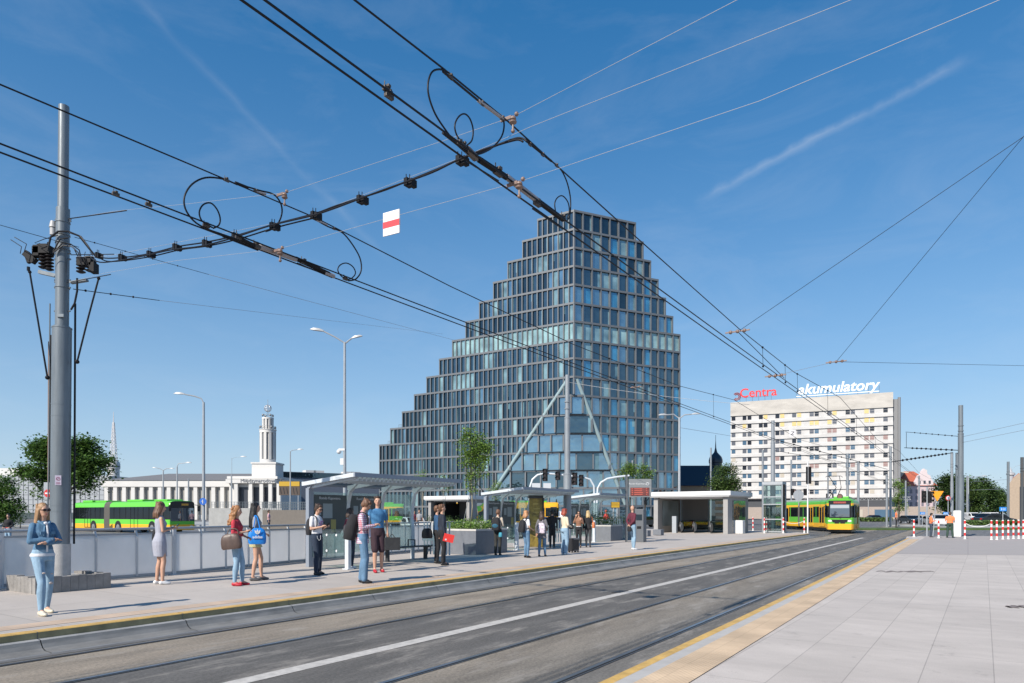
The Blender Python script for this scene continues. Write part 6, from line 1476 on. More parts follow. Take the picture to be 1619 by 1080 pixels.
# --- trams
proft = [(1.05, .35), (1.16, .40), (1.20, .85), (1.20, 1.40), (1.20, 1.44), (1.19, 2.50), (1.19, 2.54), (1.17, 2.74), (1.08, 2.98), (.80, 3.14), (0, 3.2)]
mt_ = [1, 1, 0, 0, 2, 0, 1, 0, 0, 0]
tcols = [M_green2, M_yelp, M_vglass, M_vblk, M_vblk]
tcols_y = [M_yelp, M_yelp, M_vglass, M_vblk, M_vblk]
def tram_section(parent, L, nm, doors, side, colset=tcols, nose=None):
    "section from x=0 back to x=-L, built under an inner frame already placed"
    xs = [(0, 1, 1), (-L, 1, 1)] if not nose else [(0, .80, .97), (-.10, .88, .985), (-.35, .95, 1), (-.9, 1, 1), (-L, 1, 1)]
    return shell(xs, proft, mt_), xs
def tform(m_, M):
    m_.v = [tuple(M @ Vector(v)) for v in m_.v]; return m_
def make_tram(lb_, front_loc, front_rot, sections, cab=True, colset=tcols, group=None):
    o = thing('tram', lb_, 'tram', front_loc, group=group); o.rotation_euler = (0, 0, 0); WM[o.name] = Matrix.Translation(Vector(front_loc))
    pos = Vector(front_loc); rot = front_rot
    for si, (L, rot, doors) in enumerate(sections):
        M = Matrix.Translation(pos) @ Matrix.Rotation(rot, 4, 'Z')
        def bl_(m_, nm, m, **k): return tform(m_, M).build(nm, m, o, **k)
        s0 = shell([(0, .80, .97), (-.10, .88, .985), (-.35, .95, 1), (-.9, 1, 1), (-L, 1, 1)] if (si == 0 and cab) else [(0, 1, 1), (-L, 1, 1)], proft, mt_); bl_(s0, 'body', colset, smooth=True)
        for s_ in (-1, 1):
            for x0 in doors:
                m_ = MB()
                for dx in (0, .65, 1.3): m_.box(x0-dx-.05, x0-dx+.05, s_*1.205-.012, s_*1.205+.012, .5, 2.52)
                m_.box(x0-1.3, x0, s_*1.205-.01, s_*1.205+.01, .5, .85); m_.box(x0-1.3, x0, s_*1.205-.01, s_*1.205+.01, 2.42, 2.53); d_ = bl_(m_, 'door', M_yelp)
                m_ = MB()
                for dx in (.05, .70): m_.box(x0-dx-.55, x0-dx, s_*1.203-.004, s_*1.203+.004, .86, 2.41)
                tform(m_, M).build('door_glass', M_vglass, d_)
            m_ = MB(); x = -1.6
            while x > -L+.4:
                if not any(d0-1.5 < x < d0+.2 for d0 in doors): m_.box(x-.05, x+.05, s_*1.204-.008, s_*1.204+.008, 1.42, 2.52)
                x -= 1.25
            m_.box(-L+.1, -1.0, s_*1.2-.006, s_*1.2+.006, 1.38, 1.43); bl_(m_, 'window_divider', colset[0])
        m_ = MB(); m_.box(-L+.3, -.6, -.9, .9, .12, .36); 
        for xx in (-1.6, -3.1, -L+2.6, -L+1.2):
            if xx < -.8 and xx > -L+.3:
                for s_ in (-1, 1): m_.cyl((xx, s_*.72, .33), (xx, s_*.84, .33), .33, n=18)
        bl_(m_, 'bogie', M_vblk)
        m_ = MB(); m_.box(-L+1.0, -1.4, -.62, .62, 3.12, 3.36); bl_(m_, 'roof_unit', M_roofg if si else M_green2, bevel=.05)
        if si == 0 and cab:
            m_ = MB(); m_.loft([[Vector((x, y*sc, z)) for y, z in ((-.86, 1.42), (.86, 1.42), (.88, 2.95), (-.88, 2.95))] for x, sc in ((-.02, 1.04), (.05, .99))]); bl_(m_, 'cab_front', M_vblk)
            m_ = MB(); m_.loft([[Vector((x, y*sc, z)) for y, z in ((-.80, 1.50), (.80, 1.50), (.80, 2.62), (-.80, 2.62))] for x, sc in ((.04, 1.0), (.062, .98))]); bl_(m_, 'windscreen', M_scr)
            m_ = MB(); m_.box(.063, .067, -.75, .75, 2.28, 2.56); bl_(m_, 'sun_blind', mat('blind_pale', (.36, .40, .43), .4))
            m_ = MB(); m_.box(.058, .066, -.5, .5, 2.70, 2.86); bl_(m_, 'destination_display', mat('led_dim', (.28, .05, .04), .5, noise=.5, nscale=14, emit=.1))
            m_ = MB(); m_.loft([[Vector((x, y, z)) for y, z in ((-.55, 1.02), (.55, 1.02), (.68, 1.26), (-.68, 1.26))] for x in (-.05, .035)]); m_.box(.03, .05, -.42, -.05, .93, 1.02); m_.box(.03, .05, .05, .42, .93, 1.02); bl_(m_, 'grille', M_vblk)
            for s_ in (-1, 1):
                m_ = MB(); m_.ell((-.0, s_*.78, 1.13), (.06, .17, .10), 12, 8); bl_(m_, 'headlight', M_hl, smooth=True)
                m_ = MB(); m_.seg((-.35, s_*1.12, 2.45), (-.2, s_*1.36, 2.4), .04, .04); m_.obox((-.2, s_*1.38, 2.15), (.04, 0, 0), (0, .06, 0), (0, 0, .24)); bl_(m_, 'mirror', M_vblk)
                m_ = MB(); m_.loft([[Vector((x, s_*y, z)) for x, z in ((-.12, 1.5), (-.95, 1.5), (-.95, 2.6), (-.2, 2.6))] for y in (1.12, 1.21)]); bl_(m_, 'side_window', M_vglass)
                m_ = MB(); m_.loft([[Vector((x, s_*(1.215 if x < -.5 else .97), z)) for x, z in ((-.15, .42), (-1.9, .42), (-1.2, .9), (-.5, 1.35), (-.15, 1.2))], [Vector((x, s_*(1.19 if x < -.5 else .94), z)) for x, z in ((-.15, .42), (-1.9, .42), (-1.2, .9), (-.5, 1.35), (-.15, 1.2))]]); bl_(m_, 'yellow_flash', M_yelp)
            m_ = MB(); m_.loft([[Vector((x, y*sc, z)) for y, z in ((-.96, .38), (.96, .38), (.98, .88), (-.98, .88))] for x, sc in ((-.1, 1.05), (.05, .96))]); bl_(m_, 'bumper', M_yelp)
            m_ = MB(); m_.cyl((-.3, 0, 3.32), (-.16, 0, 3.32), .24, n=20); m_.box(-.3, -.2, -.06, .06, 3.05, 3.15); nd = bl_(m_, 'route_disc', M_vblk)
            m_ = MB(); m_.cyl((-.155, 0, 3.32), (-.15, 0, 3.32), .19, n=20); tform(m_, M).build('disc_face', mat('disc_red', (.16, .07, .06), .5, noise=.5, nscale=20), nd)
            m_ = MB(); m_.seg((.07, -.05, 1.5), (.075, .25, 1.62), .02, .02); m_.seg((.07, .1, 1.42), (.072, .0, 1.36), .03, .02); bl_(m_, 'wiper', M_vblk)
        if si == 1:
            m_ = MB(); xx = -2.6; b0 = 3.36; 
            m_.seg((xx, -.5, b0), (xx, .5, b0), .1, .1); m_.seg((xx-1.0, -.5, b0), (xx-1.0, .5, b0), .1, .1)
            for s_ in (-.4, .4): m_.seg((xx-.2, s_, b0+.05), (xx+1.25, s_*.6, b0+1.05), .05, .05); m_.seg((xx+1.25, s_*.6, b0+1.05), (xx+.1, s_*1.3, b0+2.25), .045, .045)
            m_.tube([(xx+.1, y, b0+2.25-.12*(abs(y) > .65)) for y in (-.85, -.65, 0, .65, .85)], .03, 6); m_.cyl((xx-1.0, -.3, b0), (xx-1.0, -.3, b0+.5), .08, n=8); m_.cyl((xx-1.0, .3, b0), (xx-1.0, .3, b0+.5), .08, n=8); bl_(m_, 'pantograph', M_vblk)
        end = M @ Vector((-L, 0, 0)); pos = end
        if si < len(sections)-1:
            nrot = sections[si+1][1]; mid = (rot+nrot)/2
            pos2 = end-Vector((math.cos(mid), math.sin(mid), 0))*.75
            M2 = Matrix.Translation(end) @ Matrix.Rotation(mid, 4, 'Z'); s0 = shell([(.05, .95, .98)]+[(-.1*i, .93 if i % 2 else .97, .98) for i in range(1, 8)]+[(-.8, .95, .98)], [(1.1, .45)]+proft[1:], [0]*10); tform(s0, M2).build('bellows', [M_bell]*5, o); pos = pos2
    return o
fw = math.atan2(-.8315, -.5556)          # facing the camera along the track
make_tram('green and yellow articulated tram with a black-framed cab turning into the stop', (29.1, 60.6, 0), fw, [(6.4, fw+.06, [-3.0]), (9.0, fw+.52, [-1.9, -5.0]), (6.0, fw+.66, [-2.0])])
make_tram('distant yellow and green tram partly hidden behind the middle shelter', (5.7, 84, 0), math.radians(0), [(7.0, math.radians(-4), [-2.2, -4.6]), (7.5, math.radians(-4), [-2.5, -5.5])], cab=True, colset=[M_yelp, M_yelp, M_vglass, M_vblk, M_vblk])
make_tram('distant green tram end glimpsed between the posts of the nearest shelter', (-15.2, 96, 0), 0, [(6.0, 0.1, [-2.0])], cab=True, colset=[M_green2, M_yelp, M_vglass, M_vblk, M_vblk])
# --- cars
def make_car(paint, lb_, px, Y, rot, van=False, k=1.0, z=0.0, group=None):
    o = thing('parked_car' if not van else 'white_van', lb_, 'van' if van else 'car', P(px, HY, Y)*Vector((1, 1, 0)) if False else Vector((P(px, HY, Y).x, Y, z)), rot, group)
    if not van: side = [(2.05, .35), (2.15, .55), (2.05, .80), (1.25, .95), (.55, 1.40), (-1.05, 1.45), (-1.85, 1.05), (-2.1, .95), (-2.15, .55), (-2.05, .32)]
    else: side = [(2.4, .4), (2.45, .9), (2.1, 1.15), (1.5, 1.9), (1.2, 2.05), (-2.3, 2.05), (-2.4, 1.9), (-2.4, .4)]
    m_ = MB(); hw = .88
    m_.loft([[Vector((x*f, y, .35+(zz-.35)*g_)) for x, zz in side] for y, f, g_ in ((-hw, .97, .93), (-hw*.93, 1, 1), (hw*.93, 1, 1), (hw, .97, .93))]); m_.build('body', paint, o, local=True, smooth=True)
    for s_ in (-1, 1):
        m_ = MB()
        if not van: m_.loft([[Vector((x, s_*y, zz)) for x, zz in ((1.05, .95), (.45, 1.34), (-.95, 1.36), (-1.6, 1.02))] for y in (hw-.03, hw+.006)])
        else: m_.loft([[Vector((x, s_*y, zz)) for x, zz in ((1.85, 1.25), (1.4, 1.8), (.5, 1.85), (.5, 1.25))] for y in (hw-.03, hw+.006)])
        m_.build('side_window', M_vglass, o, local=True)
    m_ = MB()
    if not van: m_.loft([[Vector((x, y, zz)) for x, zz in ((1.22, .99), (.58, 1.40))] + [Vector((x-.03, y, zz-.05)) for x, zz in ((.58, 1.40), (1.22, .99))] for y in (-.74, .74)]); m_.loft([[Vector((x, y, zz)) for x, zz in ((-1.09, 1.45), (-1.86, 1.07))] + [Vector((x+.05, y, zz-.08)) for x, zz in ((-1.86, 1.07), (-1.09, 1.45))] for y in (-.72, .72)])
    else: m_.loft([[Vector((x+.01, y, zz)) for x, zz in ((2.12, 1.18), (1.53, 1.9))] + [Vector((x-.05, y, zz)) for x, zz in ((1.53, 1.85), (2.1, 1.15))] for y in (-.78, .78)])
    m_.build('windscreen', M_vglass, o, local=True)
    for x in ((1.35, -1.35) if not van else (1.6, -1.5)):
        for s_ in (-1, 1): wheel(o, x, s_*.80, .33, s_)
    for s_ in (-1, 1):
        m_ = MB(); m_.ell((side[1][0]-.12, s_*.65, .68), (.08, .16, .09), 8, 6); m_.build('headlight', M_hl, o, local=True, smooth=True)
        m_ = MB(); m_.box(side[-2][0]*1.0-.015, side[-2][0]+.05, s_*.65-.12, s_*.65+.12, .75, .92); m_.build('tail_light', mat('tail_red', (.45, .02, .02), .3), o, local=True)
    if k != 1.0: o.scale = (k, k, k)
    return o
P_white = mat('car_white', (.70, .70, .70), .25); P_dark = mat('car_dark', (.02, .025, .03), .2); P_blue = mat('car_navy', (.02, .04, .09), .2); P_silver = mat('car_silver', (.40, .41, .42), .25, metal=.4); P_red = mat('car_red', (.35, .02, .02), .25)
g_far = 'cars across the junction'
make_car(P_white, 'white hatchback seen between the posts of the nearest shelter', 654, 66, math.radians(-70))
make_car(P_blue, 'dark blue car behind the young tree planter', 742, 72, math.radians(175))
make_car(P_dark, 'dark car behind the white-rimmed planter, left of the young tree', 716, 80, math.radians(170))
make_car(P_blue, 'navy car behind the redhead woman', 878, 72, math.radians(0)); make_car(P_white, 'white van behind the stepped pole', 893, 84, math.radians(5), van=True)
make_car(P_dark, 'dark car between pale planter and pavilion', 1016, 90, math.radians(185)); make_car(P_white, 'white car in front of the slab block podium, left of the tram', 1236, 120, math.radians(0))
make_car(P_white, 'white taxi with open road ahead between the two workers', 1486.5, 92, math.radians(-118), k=1.15)
make_car(P_white, 'white van at the far end of the avenue, right of the steel poles', 1567, 150, math.radians(-100), van=True); make_car(P_white, 'white van farther left on the avenue under the trees', 1536, 165, math.radians(-100), van=True)
make_car(P_dark, 'long dark car behind the hedge at the right', 1572, 98, math.radians(4), k=1.25); make_car(P_red, 'red car queued under the avenue trees', 1551, 170, math.radians(-100), group=g_far)
make_car(P_silver, 'silver car waiting before the pink house', 1447, 130, math.radians(-90), group=g_far); make_car(P_dark, 'dark car waiting before the pink house', 1437, 124, math.radians(-90), group=g_far)
make_car(P_silver, 'silver car beside the taxi, near the worker with the helmet', 1474, 110, math.radians(-100), group=g_far); make_car(P_blue, 'blue car in front of the podium shop windows', 1384, 170, math.radians(0), group=g_far)
make_car(P_silver, 'silver car in front of the tower base, under the yellow hoarding', 955, 100, math.radians(3), group=g_far)
# ================================================================ trees
M_bark = mat('bark_dark', (.06, .05, .04), .9, noise=.3, nscale=6, bump=.5); M_barkp = mat('bark_pale', (.28, .25, .19), .8, noise=.2, nscale=8)
LM_tree = leafmats('broadleaf', (.075, .145, .028))
from mathutils import noise as mnoise
def tree(lb_, base, H, blobs, mats_, nleaf, leaf, seed, trunk_r=.2, bark=None, name='tree', limbs=True, group=None, pts_trunk=None, hollow=.35):
    """blobs: list of (centre, radius xyz) in metres; leaves sit in clumps spread through the blobs"""
    r = random.Random(seed); o = thing(name, lb_, 'tree', base, group=group)
    m_ = MB(); top = Vector((base.x, base.y, base.z+H))
    tp = pts_trunk or [base, base.lerp(top, .25)+Vector((.05*H*.1, 0, 0)), base.lerp(top, .55), base.lerp(top, .85)]
    m_.tube(tp, [trunk_r*(1-.75*i/(len(tp)-1)) for i in range(len(tp))], 8)
    tot = sum(b_[1][0]*b_[1][1]*b_[1][2] for b_ in blobs)
    if limbs:
        for c, rr in blobs:
            k = r.uniform(.25, .6); s0 = base.lerp(top, k); e = Vector(c); mid = s0.lerp(e, .5)+Vector((r.uniform(-.2, .2), r.uniform(-.2, .2), .1))*rr[0]
            m_.tube([s0, mid, e], [trunk_r*.35, trunk_r*.22, trunk_r*.08], 5)
            for j in range(3):
                d_ = Vector((r.uniform(-1, 1), r.uniform(-1, 1), r.uniform(-.2, 1))).normalized(); m_.tube([mid, e+Vector((d_.x*rr[0], d_.y*rr[1], d_.z*rr[2]))*.75], [trunk_r*.13, trunk_r*.03], 4)
    m_.build('trunk', bark or M_bark, o, smooth='all')
    m_ = MB(); V = m_.v; Fc = m_.f; Mi = m_.m
    for c, rr in blobs:
        share = int(nleaf*(rr[0]*rr[1]*rr[2])/tot); per = 26; nc = max(4, share//per)
        for _ in range(nc):
            while True:
                d_ = Vector((r.uniform(-1, 1), r.uniform(-1, 1), r.uniform(-1, 1)))
                if not hollow < d_.length < 1.08: continue
                cc = Vector(c)+Vector((d_.x*rr[0], d_.y*rr[1], d_.z*rr[2]))
                if mnoise.noise(cc/(leaf*4.2)) > -.06: break
            cr = leaf*r.uniform(1.3, 3.2); mi = r.choice((0, 0, 1, 1, 2))
            for _ in range(per):
                g_ = Vector((r.gauss(0, .5), r.gauss(0, .5), r.gauss(0, .32)))*cr; q = cc+g_
                a_ = Vector((r.uniform(-1, 1), r.uniform(-1, 1), r.uniform(-.6, .6))).normalized(); n_ = Vector((r.uniform(-.7, .7), r.uniform(-.7, .7), 1)).normalized(); b2 = a_.cross(n_).normalized()
                s_ = leaf*r.uniform(.5, 1.0); k = len(V)
                V.extend((tuple(q-a_*s_*.5), tuple(q+b2*s_*.32), tuple(q+a_*s_*.5), tuple(q-b2*s_*.32))); Fc.append((k, k+1, k+2, k+3)); Mi.append(mi if r.random() < .8 else r.choice((0, 1, 2)))
    m_.build('crown', mats_, o, local=False); return o
def pblobs(lst, Y, dep=1.0):
    "lst: (px, py, rx px, ry px) -> blobs at depth Y"
    r = random.Random(int(lst[0][0])); k = Y/F; out = []
    for x, y, rx, ry in lst:
        c = P(x, y, Y+r.uniform(-1, 1)*rx*k*.6*dep); out.append((c, (rx*k, rx*k*dep, ry*k)))
    return out
g0 = lambda px, Y, z=0: Vector((P(px, HY, Y).x, Y, z))
tree('big leafy dark green tree behind the steel pole and the bus', g0(92, 88), 9.5, pblobs([(60, 715, 20, 16), (85, 712, 22, 18), (112, 716, 22, 18), (140, 706, 20, 13), (150, 728, 22, 15), (128, 742, 24, 16), (95, 745, 26, 16), (60, 745, 22, 13), (36, 748, 13, 7), (70, 764, 13, 7), (122, 762, 20, 9), (163, 748, 12, 8), (62, 782, 9, 5), (132, 780, 9, 6), (150, 768, 8, 6)], 88), LM_tree, 22000, .50, 11, .30, hollow=.35)
tree('rounded dark tree cut by the left picture edge', g0(-4, 74), 4.5, pblobs([(0, 768, 20, 14), (12, 785, 18, 14), (-8, 795, 22, 18), (20, 805, 14, 14), (5, 815, 22, 12)], 74), LM_tree, 9000, .34, 12, .2)
tree('pale thin shrub-like tree beside the dark one at the left edge', g0(32, 84), 3.0, pblobs([(30, 808, 12, 12), (38, 818, 9, 9), (25, 820, 10, 8)], 84), LM_mid, 900, .2, 13, .06)
tq = UV(21.6, -16.4, PZ+.93)
tree('young slim tree with fresh pale leaves growing in the large grey planter', tq, 4.6, pblobs([(741, 683, 7, 9), (735, 700, 7, 10), (752, 695, 9, 9), (768, 706, 9, 9), (757, 712, 11, 10), (742, 718, 9, 10), (770, 722, 8, 8), (736, 736, 6, 7), (755, 734, 10, 9), (747, 752, 7, 8), (762, 748, 6, 7), (748, 770, 6, 6)], 26.6), LM_fresh, 4300, .125, 14, .035, bark=M_barkp, hollow=.1,
     pts_trunk=[tq, P(747, 800, 26.6), P(745, 760, 26.6), P(746, 715, 26.6), P(742, 680, 26.6)])
o = thing('tree_stakes', 'thin pale stakes and guy lines holding the young tree', 'stakes', tq); m_ = MB()
for dx in (-.35, .35): m_.cyl(tq+Vector((dx, .1, 0)), P(747, 775, 26.6)+Vector((dx*.25, 0, 0)), .012, n=5)
m_.build('stake', M_galv, o)
for px, py, r_, Y, lb_, sd in ((668, 752, 9, 60, 'small fresh tree before the tower base, left of the young tree', 15), (702, 757, 8, 62, 'small pale tree before the tower base next to the young tree', 16), (783, 768, 9, 60, 'small fresh tree before the tower, above the middle shelter', 17)):
    tree(lb_, g0(px, Y), (HY-py)/F*Y+1.5, pblobs([(px, py, r_*.7, r_), (px-5, py+8, r_*.7, r_), (px+5, py+10, r_*.7, r_*.8), (px, py+18, r_*.6, r_*.7)], Y), LM_fresh, 700, .17, sd, .05, bark=M_barkp, hollow=.1)
tree('green street tree above the departures display, left one of two', g0(996, 78), 6.5, pblobs([(992, 742, 11, 9), (1002, 747, 9, 9), (986, 752, 8, 7), (1000, 760, 9, 7)], 78), LM_fresh, 2400, .24, 18, .09)
tree('green street tree above the departures display, right one of two', g0(1020, 80), 6.3, pblobs([(1018, 745, 9, 9), (1026, 752, 8, 8), (1014, 757, 8, 7)], 80), LM_fresh, 1700, .24, 19, .09)
tree('bushy green tree behind the entrance pavilion roof', g0(1143, 105), 8.0, pblobs([(1140, 748, 12, 10), (1155, 744, 10, 9), (1132, 762, 11, 11), (1150, 764, 14, 12), (1160, 758, 9, 9), (1138, 778, 12, 10), (1160, 776, 12, 10), (1170, 785, 9, 7)], 105), LM_mid, 7000, .36, 20, .2)
tree('narrow green tree between slab block and cream house', g0(1421, 160), 10, pblobs([(1420, 765, 6, 9), (1424, 775, 6, 9), (1419, 787, 6, 9), (1424, 800, 7, 9)], 160), LM_fresh, 2200, .45, 21, .2)
gx_ = 'avenue trees'
for i, (lst, Y, mm, lb_) in enumerate((
    ([(1497, 760, 10, 9), (1490, 775, 10, 12), (1503, 780, 12, 14), (1494, 797, 12, 12)], 185, LM_dark, 'dark avenue tree between pink house and steel poles'),
    ([(1508, 762, 9, 9), (1513, 778, 8, 14), (1509, 798, 10, 12)], 200, LM_mid, 'avenue tree directly behind the steel poles'),
    ([(1534, 768, 12, 10), (1530, 783, 13, 12), (1542, 788, 12, 12), (1536, 803, 14, 9)], 190, LM_mid, 'broad avenue tree just right of the steel poles'),
    ([(1553, 766, 11, 9), (1548, 778, 11, 11), (1560, 780, 11, 11), (1554, 797, 13, 11)], 200, LM_dark, 'tallest avenue tree at the middle of the row'),
    ([(1569, 771, 9, 8), (1566, 784, 11, 11), (1575, 792, 11, 11), (1567, 803, 12, 8)], 205, LM_mid, 'avenue tree right of the tallest one'),
    ([(1583, 783, 8, 8), (1580, 795, 10, 10), (1588, 800, 8, 9)], 215, LM_dark, 'last avenue tree before the tan arched hall'))):
    tree(lb_, g0(sum(b_[0] for b_ in lst)/len(lst), Y), 9, pblobs(lst, Y), mm, 6500, .72, 30+i, .3, group=gx_, hollow=.15)

tree('round street tree beyond the left picture edge', Vector((-78, 92, 0)), 8, [(Vector((-78, 92, 6)), (3, 3, 2.2)), (Vector((-80, 92, 4.5)), (2.4, 2.4, 1.8)), (Vector((-76, 92, 4.6)), (2.2, 2.2, 1.6))], LM_tree, 4000, .5, 61, .25)
# ================================================================ people
def cloth(name, c, noise=.12, rough=.85, sc=9): return mat('cloth_'+name, c, rough, noise=noise, nscale=sc, bump=.7, bscale=9, stretch=(1, 1, .55))
SKIN = mat('skin', (.50, .29, .20), .5, noise=.06, nscale=12); SKIN2 = mat('skin_tan', (.42, .235, .155), .5, noise=.06, nscale=12)
M_eye = mat('eye_dark', (.03, .02, .02), .2); M_lip = mat('lips', (.36, .11, .10), .5)
def hairmat(n, c): return mat('hair_'+n, c, .5, noise=.45, nscale=22, stretch=(1, 1, .14), bump=.6, bscale=50)
def remesh(mb, voxel, smooth=5, fac=.6):
    me = bpy.data.meshes.new('t'); me.from_pydata(mb.v, [], mb.f); me.update()
    o = bpy.data.objects.new('t', me); COL.objects.link(o)
    r = o.modifiers.new('r', 'REMESH'); r.mode = 'VOXEL'; r.voxel_size = voxel; r.adaptivity = 0
    s = o.modifiers.new('s', 'SMOOTH'); s.factor = fac; s.iterations = smooth
    dg = bpy.context.evaluated_depsgraph_get(); m2 = bpy.data.meshes.new_from_object(o.evaluated_get(dg))
    bpy.data.objects.remove(o); bpy.data.meshes.remove(me)
    m2.polygons.foreach_set('use_smooth', [True]*len(m2.polygons)); return m2
def attach(name, me, m, parent, extra=None):
    me.name = name; me.materials.clear(); me.materials.append(m)
    if extra is not None and extra.v:
        n0 = len(me.vertices); vs = [tuple(v.co) for v in me.vertices]+list(extra.v); fs = [tuple(p.vertices) for p in me.polygons]+[tuple(i+n0 for i in f) for f in extra.f]
        m3 = bpy.data.meshes.new(name); m3.from_pydata(vs, [], fs); m3.update(); m3.materials.append(m); m3.polygons.foreach_set('use_smooth', [True]*len(m3.polygons)); me = m3
    o = bpy.data.objects.new(name, me); COL.objects.link(o); o.parent = parent; return o
V = Vector
def body_rings(levels, n=16, off=0.0):
    return [[V((cx+(rx+off)*math.cos(2*math.pi*j/n), cy+(ry+off)*math.sin(2*math.pi*j/n), z)) for j in range(n)] for z, cx, cy, rx, ry in levels]
TORSO_M = [(.86, 0, 0, .15, .105), (.94, 0, -.005, .165, .12), (1.04, 0, 0, .150, .108), (1.13, 0, .005, .145, .10), (1.25, 0, .005, .165, .112), (1.36, 0, 0, .180, .112), (1.43, 0, -.01, .155, .09), (1.475, 0, -.015, .085, .07)]
TORSO_F = [(.86, 0, 0, .155, .11), (.93, 0, -.015, .175, .128), (1.03, 0, 0, .145, .105), (1.11, 0, .005, .118, .088), (1.22, 0, .012, .138, .105), (1.31, 0, .018, .148, .118), (1.38, 0, 0, .150, .092), (1.43, 0, -.008, .125, .075), (1.47, 0, -.012, .07, .06)]
def hand(mb, w, d, side, curl=.6, k=1.0):
    "palm and five bent fingers from wrist w along d"
    d = d.normalized(); up = V((0, 0, 1)) if abs(d.z) < .8 else V((0, 1, 0)); a = d.cross(up).normalized(); nrm = a.cross(d).normalized()
    mb.cap(w, .024*k, w+d*.045*k, .030*k, 8); mb.cap(w+d*.03*k+a*.018*k, .018*k, w+d*.085*k+a*.022*k, .016*k, 8); mb.cap(w+d*.03*k-a*.018*k, .018*k, w+d*.082*k-a*.020*k, .016*k, 8); mb.cap(w+d*.03*k, .02*k, w+d*.09*k, .018*k, 8)
    for i, L in enumerate((.070, .080, .074, .058)):
        b0 = w+d*.085*k+a*(.030-.020*i)*k; c1 = math.cos(curl*.5); s1 = math.sin(curl*.5); m1 = b0+(d*c1-nrm*s1)*L*.5*k; c2 = math.cos(curl*1.5); s2 = math.sin(curl*1.5)
        mb.cap(b0, .0095*k, m1, .0088*k, 6); mb.cap(m1, .0088*k, m1+(d*c2-nrm*s2)*L*.5*k, .007*k, 6)
    t0 = w+d*.03*k+a*side*.028*k; t1 = t0+(d*.6+a*side*.7-nrm*.2).normalized()*.035*k; mb.cap(t0, .012*k, t1, .0105*k, 6); mb.cap(t1, .0105*k, t1+(d*.9+a*side*.1-nrm*.3).normalized()*.03*k, .008*k, 6)
ARMS = {  # elbow, wrist, hand direction for side s=+1 (x>0); mirrored for s=-1
    'down': ((.245, -.03, 1.16), (.25, .03, .92), (0, .12, -1)),
    'bent': ((.235, -.02, 1.15), (.17, .20, 1.06), (-.5, .8, -.1)),
    'phone': ((.225, .0, 1.15), (.09, .25, 1.20), (-.35, .8, .35)),
    'crossed': ((.235, .06, 1.17), (-.05, .205, 1.19), (-1, -.05, .1)),
    'up': ((.25, .05, 1.22), (.13, .09, 1.50), (-.3, .1, 1)),
    'back': ((.235, -.11, 1.17), (.05, -.18, 1.0), (-.9, -.2, -.3)),
    'front': ((.225, .03, 1.16), (.20, .25, 1.10), (0, 1, -.1)),
    'strap': ((.24, .03, 1.17), (.12, .16, 1.33), (-.2, .0, 1)),
}
PEOPLE = {}
